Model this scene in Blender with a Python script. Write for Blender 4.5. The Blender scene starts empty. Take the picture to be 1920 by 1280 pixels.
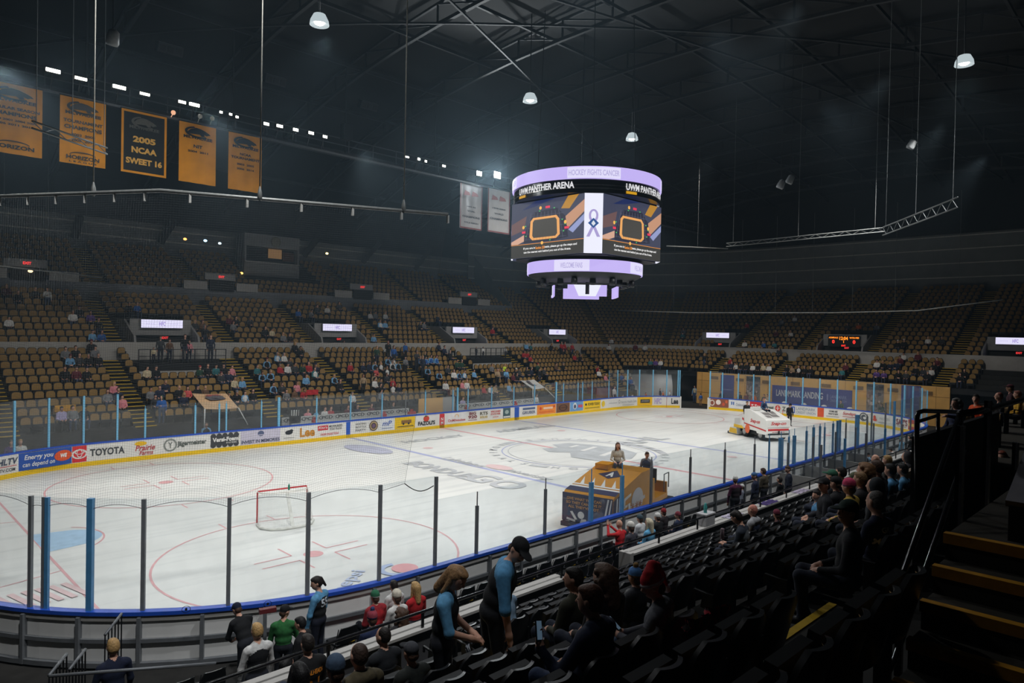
import bpy, math, random
import numpy as np
from mathutils import Vector, Matrix, Euler
from mathutils.bvhtree import BVHTree
random.seed(7)
rng = np.random.default_rng(7)
SC = bpy.context.scene
COL = SC.collection
PI = math.pi
W, H = 1920, 1280
# ---------------------------------------------------------------- camera
CAM = Vector((-31.9690, -26.5147, 7.1486))
YAW, PITCH, ROLL, FPX = 0.791255, -0.0142593, 0.0200514, 1298.109
_f = Vector((math.cos(YAW) * math.cos(PITCH), math.sin(YAW) * math.cos(PITCH), math.sin(PITCH)))
_r = Vector((math.sin(YAW), -math.cos(YAW), 0.0))
_u = _r.cross(_f)
CR = _r * math.cos(ROLL) + _u * math.sin(ROLL)
CU = -_r * math.sin(ROLL) + _u * math.cos(ROLL)
CF = _f
cd = bpy.data.cameras.new('camera')
cam = bpy.data.objects.new('camera', cd)
COL.objects.link(cam)
cam.matrix_world = Matrix(((CR.x, CU.x, -CF.x, CAM.x), (CR.y, CU.y, -CF.y, CAM.y), (CR.z, CU.z, -CF.z, CAM.z), (0, 0, 0, 1)))
cd.sensor_width = 36.0
cd.lens = 36.0 * FPX / W
cd.clip_end = 400
SC.camera = cam


def ray(px, py):
    return CF + CR * ((px - W / 2) / FPX) - CU * ((py - H / 2) / FPX)


def hit(px, py, axis, val):
    """where the line of sight through a photo point meets the plane axis = val"""
    d = ray(px, py)
    t = (val - CAM[axis]) / d[axis]
    return CAM + d * t


def hitslope(px, py, axis, a0, z0, k):
    d = ray(px, py)
    t = (z0 + k * (CAM[axis] - a0) - CAM.z) / (d.z - k * d[axis])
    return CAM + d * t


def proj(p):
    d = Vector(p) - CAM
    z = d.dot(CF)
    return (W / 2 + FPX * d.dot(CR) / z, H / 2 - FPX * d.dot(CU) / z, z)


# ---------------------------------------------------------------- materials
def lin(c):
    return tuple(((v / 255) / 12.92 if v / 255 <= 0.04045 else ((v / 255 + 0.055) / 1.055) ** 2.4) for v in c)


_M = {}


def mat(name, rgb, rough=0.6, var=0.12, scale=9.0, metal=0.0, bump=0.0, spec=0.4):
    """principled material whose colour wanders a little with object-space noise (rgb in sRGB 0-255)"""
    key = (name, tuple(rgb), rough, var, scale, metal, bump)
    if key in _M:
        return _M[key]
    m = bpy.data.materials.new(name)
    m.use_nodes = True
    nt = m.node_tree
    b = nt.nodes['Principled BSDF']
    b.inputs['Roughness'].default_value = rough
    b.inputs['Metallic'].default_value = metal
    b.inputs['Specular IOR Level'].default_value = spec
    c = lin(rgb)
    tc = nt.nodes.new('ShaderNodeTexCoord')
    nz = nt.nodes.new('ShaderNodeTexNoise')
    nz.inputs['Scale'].default_value = scale
    nz.inputs['Detail'].default_value = 3
    nt.links.new(tc.outputs['Object'], nz.inputs['Vector'])
    cr = nt.nodes.new('ShaderNodeValToRGB')
    cr.color_ramp.elements[0].position = 0.3
    cr.color_ramp.elements[1].position = 0.7
    cr.color_ramp.elements[0].color = tuple(max(0, v * (1 - var)) for v in c) + (1,)
    cr.color_ramp.elements[1].color = tuple(min(1, v * (1 + var)) for v in c) + (1,)
    nt.links.new(nz.outputs['Fac'], cr.inputs['Fac'])
    nt.links.new(cr.outputs['Color'], b.inputs['Base Color'])
    if bump:
        bp = nt.nodes.new('ShaderNodeBump')
        bp.inputs['Strength'].default_value = bump
        bp.inputs['Distance'].default_value = 0.02
        nt.links.new(nz.outputs['Fac'], bp.inputs['Height'])
        nt.links.new(bp.outputs['Normal'], b.inputs['Normal'])
    _M[key] = m
    return m


def emit(name, rgb, strength=1.0):
    key = ('e', name, tuple(rgb), strength)
    if key in _M:
        return _M[key]
    m = bpy.data.materials.new(name)
    m.use_nodes = True
    nt = m.node_tree
    b = nt.nodes['Principled BSDF']
    c = lin(rgb) + (1,)
    b.inputs['Base Color'].default_value = (0.02, 0.02, 0.02, 1)
    b.inputs['Emission Color'].default_value = c
    b.inputs['Emission Strength'].default_value = strength
    b.inputs['Roughness'].default_value = 0.4
    _M[key] = m
    return m


def glass_mat(name, tint, refl=0.05, veil=0.03):
    m = bpy.data.materials.new(name)
    m.use_nodes = True
    nt = m.node_tree
    out = nt.nodes['Material Output']
    nt.nodes.remove(nt.nodes['Principled BSDF'])
    tr = nt.nodes.new('ShaderNodeBsdfTransparent')
    tr.inputs['Color'].default_value = tint + (1,)
    gl = nt.nodes.new('ShaderNodeBsdfGlossy')
    gl.inputs['Roughness'].default_value = 0.02
    df = nt.nodes.new('ShaderNodeBsdfDiffuse')
    df.inputs['Color'].default_value = (0.8, 0.85, 0.88, 1)
    fr = nt.nodes.new('ShaderNodeMapRange')
    lw = nt.nodes.new('ShaderNodeLayerWeight')
    lw.inputs['Blend'].default_value = 0.15
    fr.inputs['To Min'].default_value = 0.015
    fr.inputs['To Max'].default_value = 0.3
    nt.links.new(lw.outputs['Facing'], fr.inputs['Value'])
    nz = nt.nodes.new('ShaderNodeTexNoise')
    nz.inputs['Scale'].default_value = 2.0
    tc = nt.nodes.new('ShaderNodeTexCoord')
    nt.links.new(tc.outputs['Object'], nz.inputs['Vector'])
    mu = nt.nodes.new('ShaderNodeMath')
    mu.operation = 'MULTIPLY'
    mu.inputs[1].default_value = veil * 2
    nt.links.new(nz.outputs['Fac'], mu.inputs[0])
    m1 = nt.nodes.new('ShaderNodeMixShader')
    m2 = nt.nodes.new('ShaderNodeMixShader')
    nt.links.new(fr.outputs['Result'], m1.inputs['Fac'])
    nt.links.new(tr.outputs['BSDF'], m1.inputs[1])
    nt.links.new(gl.outputs['BSDF'], m1.inputs[2])
    nt.links.new(mu.outputs['Value'], m2.inputs['Fac'])
    nt.links.new(m1.outputs['Shader'], m2.inputs[1])
    nt.links.new(df.outputs['BSDF'], m2.inputs[2])
    nt.links.new(m2.outputs['Shader'], out.inputs['Surface'])
    return m


# ---------------------------------------------------------------- objects
def tag(o, label=None, cat=None, group=None, kind=None):
    if label:
        o['label'] = label
    if cat:
        o['category'] = cat
    if group:
        o['group'] = group
    if kind:
        o['kind'] = kind
    return o


def empty(name, loc=(0, 0, 0), rz=0.0, label=None, cat=None, group=None):
    o = bpy.data.objects.new(name, None)
    COL.objects.link(o)
    o.location = loc
    o.rotation_euler = (0, 0, rz)
    o.empty_display_size = 0.2
    return tag(o, label, cat, group)


def world_of(o):
    m = Matrix.Identity(4)
    while o is not None:
        m = Matrix.LocRotScale(o.location, o.rotation_euler, o.scale) @ m
        o = o.parent
    return m


def link(name, me, parent=None):
    o = bpy.data.objects.new(name, me)
    COL.objects.link(o)
    if parent:
        o.parent = parent
    return o


class MB:
    """collects shapes; build() links them as ONE mesh object"""

    def __init__(s):
        s.v, s.f, s.m, s.sm = [], [], [], []
        s.cm = 0

    def _add(s, vs, fs, smooth=False):
        n = len(s.v)
        s.v += [tuple(v) for v in vs]
        for f in fs:
            s.f.append(tuple(i + n for i in f))
            s.m.append(s.cm)
            s.sm.append(smooth)
        return s

    def use(s, i):
        s.cm = i
        return s

    def box(s, c, size, rz=0.0, M=None):
        hx, hy, hz = size[0] / 2, size[1] / 2, size[2] / 2
        vs = [Vector((x, y, z)) for x in (-hx, hx) for y in (-hy, hy) for z in (-hz, hz)]
        R = M if M is not None else Matrix.Rotation(rz, 3, 'Z')
        c = Vector(c)
        vs = [R @ v + c for v in vs]
        return s._add(vs, [(0, 1, 3, 2), (4, 6, 7, 5), (0, 4, 5, 1), (2, 3, 7, 6), (0, 2, 6, 4), (1, 5, 7, 3)])

    def bar(s, a, b, w, h, up=(0, 0, 1)):
        """square bar from a to b: w across, h along up"""
        a, b = Vector(a), Vector(b)
        d = (b - a)
        L = d.length
        d = d / L
        up = Vector(up)
        x = d.cross(up)
        if x.length < 1e-4:
            x = d.cross(Vector((1, 0, 0)))
        x.normalize()
        z = x.cross(d)
        M = Matrix((x, d, z)).transposed()
        return s.box((a + b) / 2, (w, L, h), M=M)

    def tube(s, pts, r, n=8, caps=True, r2=None):
        pts = [Vector(p) for p in pts]
        k = len(pts)
        vs = []
        prev = None
        for i, p in enumerate(pts):
            if i == 0:
                d = pts[1] - p
            elif i == k - 1:
                d = p - pts[i - 1]
            else:
                d = (pts[i + 1] - p).normalized() + (p - pts[i - 1]).normalized()
            d.normalize()
            if prev is None:
                a = Vector((0, 0, 1)) if abs(d.z) < 0.9 else Vector((1, 0, 0))
                x = d.cross(a).normalized()
            else:
                x = (prev - d * prev.dot(d)).normalized()
            prev = x
            y = d.cross(x)
            rr = r if r2 is None else r + (r2 - r) * i / (k - 1)
            for j in range(n):
                t = 2 * PI * j / n
                vs.append(p + (x * math.cos(t) + y * math.sin(t)) * rr)
        fs = []
        for i in range(k - 1):
            for j in range(n):
                a, b = i * n + j, i * n + (j + 1) % n
                fs.append((a, b, b + n, a + n))
        if caps:
            fs.append(tuple(range(n))[::-1])
            fs.append(tuple((k - 1) * n + j for j in range(n)))
        return s._add(vs, fs, n > 5)

    def lathe(s, prof, n=20, c=(0, 0, 0), M=None, a0=0.0, a1=2 * PI):
        """profile of (radius, z) turned about z"""
        full = abs(a1 - a0 - 2 * PI) < 1e-6
        vs, fs = [], []
        k = len(prof)
        cols = n if full else n + 1
        for j in range(cols):
            t = a0 + (a1 - a0) * j / n
            for (r, z) in prof:
                v = Vector((r * math.cos(t), r * math.sin(t), z))
                if M is not None:
                    v = M @ v
                vs.append(v + Vector(c))
        for j in range(n):
            a, b = j * k, ((j + 1) % cols) * k
            for i in range(k - 1):
                fs.append((a + i, b + i, b + i + 1, a + i + 1))
        return s._add(vs, fs, True)

    def ball(s, c, r, n=10, m=7):
        rx, ry, rz = (r, r, r) if isinstance(r, (int, float)) else r
        vs = [(c[0], c[1], c[2] - rz)]
        for i in range(1, m):
            t = PI * i / m
            for j in range(n):
                a = 2 * PI * j / n
                vs.append((c[0] + rx * math.sin(t) * math.cos(a), c[1] + ry * math.sin(t) * math.sin(a), c[2] - rz * math.cos(t)))
        vs.append((c[0], c[1], c[2] + rz))
        fs = []
        for j in range(n):
            fs.append((0, 1 + (j + 1) % n, 1 + j))
            for i in range(m - 2):
                a, b = 1 + i * n + j, 1 + i * n + (j + 1) % n
                fs.append((a, b, b + n, a + n))
            e = 1 + (m - 2) * n
            fs.append((e + j, e + (j + 1) % n, len(vs) - 1))
        return s._add(vs, fs, True)

    def poly(s, pts, ext=None):
        """flat polygon, or a prism when ext (a vector) is given"""
        pts = [Vector(p) for p in pts]
        n = len(pts)
        if ext is None:
            return s._add(pts, [tuple(range(n))])
        e = Vector(ext)
        fs = [tuple(range(n))[::-1], tuple(range(n, 2 * n))]
        for i in range(n):
            j = (i + 1) % n
            fs.append((i, j, j + n, i + n))
        return s._add(pts + [p + e for p in pts], fs)

    def grid(s, rows, smooth=True):
        """rows of points -> quads"""
        k = len(rows[0])
        vs = [p for r in rows for p in r]
        fs = []
        for i in range(len(rows) - 1):
            for j in range(k - 1):
                a = i * k + j
                fs.append((a, a + 1, a + k + 1, a + k))
        return s._add(vs, fs, smooth)

    def mesh(s, name, mats, inv=None):
        me = bpy.data.meshes.new(name)
        v = s.v if inv is None else [tuple(inv @ Vector(p)) for p in s.v]
        me.from_pydata(v, [], s.f)
        if not isinstance(mats, (list, tuple)):
            mats = [mats]
        for m in mats:
            me.materials.append(m)
        me.polygons.foreach_set('material_index', [min(i, len(mats) - 1) for i in s.m])
        me.polygons.foreach_set('use_smooth', s.sm)
        me.update()
        return me

    def build(s, name, mats, parent=None, local=False):
        """points are world points unless local; returns the object"""
        inv = None
        if parent is not None and not local:
            inv = world_of(parent).inverted()
        return link(name, s.mesh(name, mats, inv), parent)


def copy_tree(o, parent=None):
    c = o.copy()
    COL.objects.link(c)
    if parent:
        c.parent = parent
    for ch in o.children:
        copy_tree(ch, c)
    return c


_T = {}


def text_mesh(s, bold=0.0, shear=0.0):
    """letters as a flat mesh: (verts Nx2, faces, width, height)"""
    key = (s, bold, shear)
    if key in _T:
        return _T[key]
    cu = bpy.data.curves.new('t', 'FONT')
    cu.body = s
    cu.offset = bold
    cu.shear = shear
    cu.resolution_u = 3
    o = bpy.data.objects.new('t', cu)
    COL.objects.link(o)
    bpy.context.view_layer.update()
    dg = bpy.context.evaluated_depsgraph_get()
    me = bpy.data.meshes.new_from_object(o.evaluated_get(dg))
    v = np.array([list(p.co) for p in me.vertices])[:, :2] if len(me.vertices) else np.zeros((1, 2))
    fs = [tuple(p.vertices) for p in me.polygons]
    bpy.data.objects.remove(o)
    bpy.data.curves.remove(cu)
    bpy.data.meshes.remove(me)
    v = v - v.min(0)
    _T[key] = (v, fs, v[:, 0].max(), v[:, 1].max())
    return _T[key]


def add_text(mb, s, c, xd, yd, width=None, height=None, bold=0.02, shear=0.0, lift=0.0):
    """letters centred on c, reading along xd with yd up, fitted to width and/or height"""
    v, fs, w, h = text_mesh(s, bold, shear)
    xd, yd = Vector(xd).normalized(), Vector(yd).normalized()
    nn = xd.cross(yd)
    if width is None:
        sy = height / h
        sx = sy
    elif height is None:
        sx = width / w
        sy = sx
    else:
        sx, sy = width / w, height / h
    c = Vector(c) + nn * lift
    mb._add([c + xd * ((p[0] - w / 2) * sx) + yd * ((p[1] - h / 2) * sy) for p in v], fs)
    return mb


def disc_pts(c, xd, yd, rx, ry, n=24, a0=0.0, a1=2 * PI, full=True):
    c, xd, yd = Vector(c), Vector(xd).normalized(), Vector(yd).normalized()
    k = n if full else n + 1
    return [c + xd * (rx * math.cos(a0 + (a1 - a0) * i / n)) + yd * (ry * math.sin(a0 + (a1 - a0) * i / n)) for i in range(k)]


ORD = ['zeroth', 'first', 'second', 'third', 'fourth', 'fifth', 'sixth', 'seventh', 'eighth', 'ninth', 'tenth', 'eleventh', 'twelfth',
       'thirteenth', 'fourteenth', 'fifteenth', 'sixteenth', 'seventeenth', 'eighteenth', 'nineteenth', 'twentieth']


def nth(i):
    if i < len(ORD):
        return ORD[i]
    t = {2: 'twenty', 3: 'thirty', 4: 'forty', 5: 'fifty', 6: 'sixty', 7: 'seventy', 8: 'eighty', 9: 'ninety'}
    if i % 10 == 0:
        return t[i // 10][:-1] + 'ieth'
    return t[i // 10] + '-' + ORD[i % 10]
# ---------------------------------------------------------------- palette
BLACK = mat('matt black', (16, 17, 19), 0.6)
STEEL = mat('dark painted steel', (26, 28, 31), 0.45)
CONC = mat('grey concrete', (92, 92, 90), 0.8, 0.15, 3)
CONCD = mat('dark concrete tread', (44, 43, 41), 0.85, 0.2, 3)
OFFW = mat('off white painted wall', (176, 174, 170), 0.7, 0.06, 2)
YEL = mat('yellow nosing paint', (205, 168, 40), 0.6, 0.12, 6)
WHITEB = mat('white board plastic', (236, 236, 233), 0.35, 0.03, 4)
KICK = mat('yellow kick plate', (246, 205, 20), 0.4, 0.05, 5)
CAPB = mat('blue cap rail', (38, 86, 196), 0.4, 0.08, 6)
LBLUE = mat('light blue post', (122, 190, 228), 0.4, 0.06, 6)
MBLUE = mat('steel blue post', (84, 150, 200), 0.4, 0.08, 6)
GPOST = mat('dark grey post', (122, 126, 130), 0.45, 0.08, 6)
ALU = mat('aluminium frame', (120, 124, 128), 0.5, 0.1, 5, metal=0.3)
GLASS = glass_mat('acrylic glass', (0.95, 0.97, 0.98))
RED = mat('red line paint', (196, 54, 62), 0.5, 0.2, 6)
BLUL = mat('blue line paint', (128, 140, 196), 0.5, 0.2, 6)
# ---------------------------------------------------------------- ice
RL, RR, RN, RF, RC = -30.48, 29.7, -12.65, 12.95, 8.53


def rink_outline(grow=0.0, n=26):
    """counter-clockwise outline starting at the left end of the near straight"""
    pts = []
    for cx, cy, a in ((RR - RC, RN + RC, -90), (RR - RC, RF - RC, 0), (RL + RC, RF - RC, 90), (RL + RC, RN + RC, 180)):
        for i in range(n + 1):
            t = math.radians(a + 90 * i / n)
            pts.append((cx + (RC + grow) * math.cos(t), cy + (RC + grow) * math.sin(t)))
    return pts


ice_m = mat('ice', (232, 233, 229), 0.38, 0.035, 0.45, spec=0.3)
_nt = ice_m.node_tree
_w = _nt.nodes.new('ShaderNodeTexNoise')      # skate scratches: long thin streaks
_w.inputs['Scale'].default_value = 1.0
_w.inputs['Detail'].default_value = 4
_mp = _nt.nodes.new('ShaderNodeMapping')
_mp.inputs['Scale'].default_value = (0.12, 2.2, 1)
_mp.inputs['Rotation'].default_value = (0, 0, 0.35)
_tc = [n for n in _nt.nodes if n.type == 'TEX_COORD'][0]
_nt.links.new(_tc.outputs['Object'], _mp.inputs['Vector'])
_nt.links.new(_mp.outputs['Vector'], _w.inputs['Vector'])
_mx = _nt.nodes.new('ShaderNodeMix')
_mx.data_type = 'RGBA'
_mx.blend_type = 'MULTIPLY'
_cr = _nt.nodes.new('ShaderNodeValToRGB')
_cr.color_ramp.elements[0].position = 0.36
_cr.color_ramp.elements[0].color = (0.86, 0.87, 0.88, 1)
_cr.color_ramp.elements[1].position = 0.5
_nt.links.new(_w.outputs['Fac'], _cr.inputs['Fac'])
_b = _nt.nodes['Principled BSDF']
_old = _b.inputs['Base Color'].links[0].from_socket
_mx.inputs[0].default_value = 0.8
_nt.links.new(_old, _mx.inputs[6])
_nt.links.new(_cr.outputs['Color'], _mx.inputs[7])
_nt.links.new(_mx.outputs[2], _b.inputs['Base Color'])
mb = MB()
mb.poly([(x, y, -0.04) for x, y in rink_outline()], (0, 0, 0.04))
ice = tag(mb.build('floor_ice', ice_m), kind='structure')
mb = MB().poly([(-70, -60, -0.3), (75, -60, -0.3), (75, 60, -0.3), (-70, 60, -0.3)], (0, 0, 0.25))
tag(mb.build('floor', CONCD), kind='structure')
ZI = 0.003


def ring(mb, c, r, w, a0=0, a1=360, n=64, z=ZI):
    a0, a1 = math.radians(a0), math.radians(a1)
    rows = [[(c[0] + (r - w / 2) * math.cos(a0 + (a1 - a0) * i / n), c[1] + (r - w / 2) * math.sin(a0 + (a1 - a0) * i / n), z),
             (c[0] + (r + w / 2) * math.cos(a0 + (a1 - a0) * i / n), c[1] + (r + w / 2) * math.sin(a0 + (a1 - a0) * i / n), z)] for i in range(n + 1)]
    return mb.grid(rows)


def strip(mb, a, b, w, z=ZI):
    a, b = Vector((a[0], a[1], z)), Vector((b[0], b[1], z))
    n = Vector((-(b - a).y, (b - a).x, 0)).normalized() * w / 2
    return mb.poly([a - n, b - n, b + n, a + n])


_nmk = [0]


def mark(name, mb, m):
    o = mb.build(name, m, ice)
    _nmk[0] += 1
    o.location.z = .0004 * _nmk[0]
    return o


REDF = mat('faded red ice paint', (222, 168, 170), 0.45, 0.12, 3)
BLUF = mat('faded blue ice paint', (172, 178, 214), 0.45, 0.1, 3)
BLKF = mat('grey ice logo paint', (190, 193, 196), 0.45, 0.12, 2)
CREASE = mat('pale blue crease paint', (168, 200, 226), 0.45, 0.1, 3)
REDF2 = mat('faint red ice paint', (226, 196, 196), 0.45, 0.1, 3)
for x in (-7.62, 7.62):
    mark('blue_line', strip(MB(), (x, RN), (x, RF), 0.3), BLUF)
mark('centre_line', strip(MB(), (0, RN), (0, RF), 0.3), REDF)
for s in (-1, 1):
    gx = 27.13 * s if s < 0 else 26.4
    yy = 11.0
    mark('goal_line', strip(MB(), (gx, -yy), (gx, yy), 0.08), REDF)
    mb = MB()
    pts = [(gx, -1.22, ZI), (gx, 1.22, ZI)] if s > 0 else [(gx, 1.22, ZI), (gx, -1.22, ZI)]
    a = math.acos(1.22 / 1.83)
    for i in range(17):
        t = -a + 2 * a * i / 16 if s < 0 else PI - a + 2 * a * i / 16
        t = -(PI / 2 - a) + (PI - 2 * a) * i / 16 if False else t
        pts.append((gx + 1.83 * math.cos(t), 1.83 * math.sin(t) * 0.72, ZI))
    mark('goal_crease', mb.poly(pts), CREASE)
    mark('crease_line', ring(MB(), (gx, 0), 1.86, 0.06, -48 if s < 0 else 132, 48 if s < 0 else 228, z=0.005), REDF)
    mb = MB()
    for y0, y1 in ((3.35, 4.3), (-3.35, -4.3)):
        strip(mb, (gx, y0), (gx + 3.35 * s, y1), 0.06)
    mark('trapezoid_line', mb, REDF)
    for y in (-6.71, 6.71):
        c = (21.03 * s if s < 0 else 20.4, y)
        mark('face_off_circle', ring(MB(), c, 4.57, 0.07), REDF)
        mark('face_off_dot', MB().poly(disc_pts((c[0], c[1], ZI), (1, 0, 0), (0, 1, 0), 0.31, 0.31)), REDF)
        mb = MB()
        for sx in (-1, 1):
            for sy in (-1, 1):
                p = Vector((c[0] + 0.6 * sx, c[1] + 0.28 * sy, 0))
                strip(mb, p, p + Vector((1.2 * sx, 0, 0)), 0.06)
                strip(mb, p, p + Vector((0, 0.9 * sy, 0)), 0.06)
                strip(mb, (c[0] + 0.9 * sx, c[1] + 4.57 * sy), (c[0] + 0.9 * sx, c[1] + 5.2 * sy), 0.06)
        mark('face_off_hash', mb, REDF)
for x in (-6.1, 6.1):
    for y in (-6.71, 6.71):
        mark('face_off_dot', MB().poly(disc_pts((x, y, ZI), (1, 0, 0), (0, 1, 0), 0.31, 0.31)), REDF2)
mark('centre_circle', ring(MB(), (0, 0), 4.57, 0.07), BLUF)
mark('centre_emblem_ring', ring(MB(), (0, 0), 4.2, 0.05), BLKF)
# centre emblem: a big bearded face shape with a circle, seen as pale grey paint
mb = MB()
mb.poly([(x * 1.0, y * 1.0, ZI) for x, y in ((-1.2, -2.9), (0.8, -3.3), (2.6, -2.4), (3.3, -0.6), (2.9, 1.2), (2.2, 2.6), (0.9, 2.9), (0.3, 1.9), (-0.7, 2.3), (-1.3, 1.2), (-0.4, 0.3), (-1.6, -0.8))])
mark('centre_emblem', mb, mat('grey emblem ice paint', (186, 190, 193), 0.45, 0.16, 1.2))
mb = MB()
for a, b, w in (((0.2, -1.6), (2.3, -1.1), 0.35), ((0.6, 0.2), (2.4, 0.6), 0.3), ((1.0, 1.5), (2.0, 1.7), 0.25)):
    strip(mb, a, b, w, 0.005)
mark('centre_emblem_detail', mb, WHITEB)
# lettering round the centre circle and sponsor writing painted in the ice
mb = MB()
for k in range(34):
    t = math.radians(k * 10.6 + 5)
    p = Vector((5.1 * math.cos(t), 5.1 * math.sin(t), ZI))
    add_text(mb, 'MILWAUKEE ADMIRALS HOCKEY CLUB    '[k] if 'MILWAUKEE ADMIRALS HOCKEY CLUB    '[k] != ' ' else '-', p, (-math.sin(t), math.cos(t), 0), (-math.cos(t), -math.sin(t), 0), height=0.5)
mark('centre_lettering', mb, BLKF)


def ice_text(s, px, py, xd, width, height, m, **k):
    p = hit(px, py, 2, ZI)
    xd = Vector(xd)
    yd = Vector((-xd.y, xd.x, 0))
    return mark('ice_lettering', add_text(MB(), s, (p.x, p.y, ZI), xd, yd, width, height, **k), m)


ice_text('BONDUEL', 832, 882, (0, -1, 0), 5.6, 1.2, BLKF, bold=0.04)
ice_text('Lakeland', 870, 866, (0, -1, 0), 3.2, 0.8, BLKF)
ice_text('University', 985, 889, (0, -1, 0), 3.4, 0.8, BLKF)
ice_text('GO', 930, 903, (0, -1, 0), 3.4, 1.7, BLKF, bold=0.03)
p = hit(936, 876, 2, ZI)
mark('ice_logo', MB().poly(disc_pts((p.x, p.y, ZI), (1, 0, 0), (0, 1, 0), 0.5, 0.9)), REDF2)
ice_text('ADMIRALS', 985, 803, (1, 0, 0), 6, 0.9, BLKF)
ice_text('HOCKEY', 815, 822, (1, 0, 0), 5, 0.8, BLKF)
ice_text('AHL', 1200, 826, (1, 0, 0), 5, 1.6, BLKF)
p = hit(690, 842, 2, ZI)
mark('ice_logo', MB().poly(disc_pts((p.x, p.y, ZI), (0.1, -1, 0), (1, 0.1, 0), 2.0, 0.9)), mat('lilac ice logo paint', (186, 188, 206), 0.45, 0.1, 2))
# round two-colour soft drink mark and word near the front boards
p = hit(752, 1066, 2, ZI)
mb = MB()
mb.poly(disc_pts((p.x + 0.1, p.y - 0.05, 0.004), (1, -0.3, 0), (0.3, 1, 0), 0.4, 0.4))
mark('ice_logo', mb, mat('pale red logo paint', (232, 166, 168), 0.45, 0.06, 3))
mark('ice_logo', ring(MB(), (p.x - 0.14, p.y + 0.03), 0.45, 0.19, 70, 300, 30), mat('pale blue logo paint', (176, 192, 224), 0.45, 0.06, 3))
ice_text('pepsi', 657, 1089, (0.8, 0.6, 0), 1.7, 0.55, mat('pale blue word paint', (190, 202, 226), 0.45, 0.06, 3))
# slush lettering by the left goal line
p = hit(70, 1118, 2, ZI)
mb = MB()
for i in range(6):
    strip(mb, (p.x - 0.8 + 0.3 * i, p.y + 0.6), (p.x - 0.5 + 0.3 * i, p.y - 0.7), 0.16)
mark('ice_logo', mb, REDF2)


# ---------------------------------------------------------------- boards
def arc(cx, cy, a0, a1, n=14, r=RC):
    return [(cx + r * math.cos(math.radians(a0 + (a1 - a0) * i / n)), cy + r * math.sin(math.radians(a0 + (a1 - a0) * i / n))) for i in range(n + 1)]


def find_angle(px, cx, cy, a0, a1, z=0.6):
    best = (1e9, a0)
    for i in range(721):
        a = a0 + (a1 - a0) * i / 720
        e = abs(proj((cx + RC * math.cos(math.radians(a)), cy + RC * math.sin(math.radians(a)), z))[0] - px)
        best = min(best, (e, a))
    return best[1]


AG1 = find_angle(1275, RR - RC, RF - RC, 90, 0)
AG2 = find_angle(1329, RR - RC, RF - RC, 60, -30)
FAR = arc(RL + RC, RF - RC, 165, 90) + arc(RR - RC, RF - RC, 90, AG1)
_gy = RF - RC if AG2 <= 0 else None
END = (arc(RR - RC, RF - RC, AG2, 0, 6) if AG2 > 0.5 else [(RR, RF - RC)]) + arc(RR - RC, RN + RC, 0, -90)
NEAR = [(RL, 2.0)] + arc(RL + RC, RN + RC, 180, 270, 24) + [(x, RN) for x in range(-20, 21, 5)] + [(RR - RC - 0.02, RN)]


def offset_path(path, o):
    """points moved o to the left of travel"""
    out = []
    for i, p in enumerate(path):
        a = Vector(path[max(0, i - 1)])
        b = Vector(path[min(len(path) - 1, i + 1)])
        d = (b - a).normalized()
        out.append((p[0] - d.y * o, p[1] + d.x * o))
    return out


def rail_sweep(mb, path, o0, o1, z0, z1):
    A, B = offset_path(path, o0), offset_path(path, o1)
    rows = [[(a[0], a[1], z0), (b[0], b[1], z0), (b[0], b[1], z1), (a[0], a[1], z1), (a[0], a[1], z0)] for a, b in zip(A, B)]
    mb.grid(rows, False)
    mb._add(rows[0][:4], [(0, 1, 2, 3)])
    mb._add(rows[-1][:4], [(3, 2, 1, 0)])
    return mb


def boards(path, side, label):
    """side=+1 when the ice lies to the right of travel"""
    root = empty('dasher_board', (path[0][0], path[0][1], 0), 0, label, 'rink boards', 'dasher boards round the ice')
    rail_sweep(MB(), path, 0.0, 0.09 * side, 0.0, 1.07).build('board_face', WHITEB, root)
    rail_sweep(MB(), path, -0.012 * side, 0.0, 0.0, 0.22).build('kick_plate', KICK, root)
    rail_sweep(MB(), path, -0.03 * side, 0.16 * side, 1.07, 1.15).build('cap_rail', CAPB, root)
    return root


b_far = boards(FAR, 1, 'long white dasher boards with advertisements along the far side of the ice')
b_end = boards(END, 1, 'white dasher boards with advertisements across the right end of the ice')
b_near = boards(NEAR, -1, 'blue-capped dasher boards on the near side, seen from behind')
# rear framework of the near boards
L = 0.0
rail_sweep(MB(), NEAR, -0.16, -0.1, 0.5, 0.58).build('frame_rail', ALU, b_near)
rail_sweep(MB(), NEAR, -0.2, -0.1, 0.0, 0.1).build('frame_rail', ALU, b_near)
rail_sweep(MB(), NEAR, -0.13, -0.1, 0.95, 1.06).build('frame_rail', OFFW, b_near)


def walk(path, step, start=0.0):
    """(point, tangent) every step along a polyline"""
    out, acc = [], start
    for a, b in zip(path, path[1:]):
        a, b = Vector((a[0], a[1], 0)), Vector((b[0], b[1], 0))
        Lg = (b - a).length
        while acc <= Lg:
            out.append((a + (b - a) * (acc / Lg), (b - a).normalized()))
            acc += step
        acc -= Lg
    return out


for p, t in walk(NEAR, 1.22, 0.4):
    q = p + Vector((t.y, -t.x, 0)) * 0.15
    MB().box((q.x, q.y, 0.52), (0.07, 0.12, 1.04), math.atan2(t.y, t.x)).build('frame_upright', ALU, b_near)
# gate end caps by the tunnel
for path in (FAR[-2:], END[:2][::-1]):
    a, b = Vector(path[0]), Vector(path[1])
    d = (b - a).normalized()
    root = b_far if path is not END[:2][::-1] and path[1] == FAR[-1] else b_end
    MB().box((b.x + d.x * 0.05, b.y + d.y * 0.05, 0.56), (0.12, 0.2, 1.12), math.atan2(d.y, d.x)).build('gate_jamb', WHITEB, root)
# ---------------------------------------------------------------- glass and posts


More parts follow.
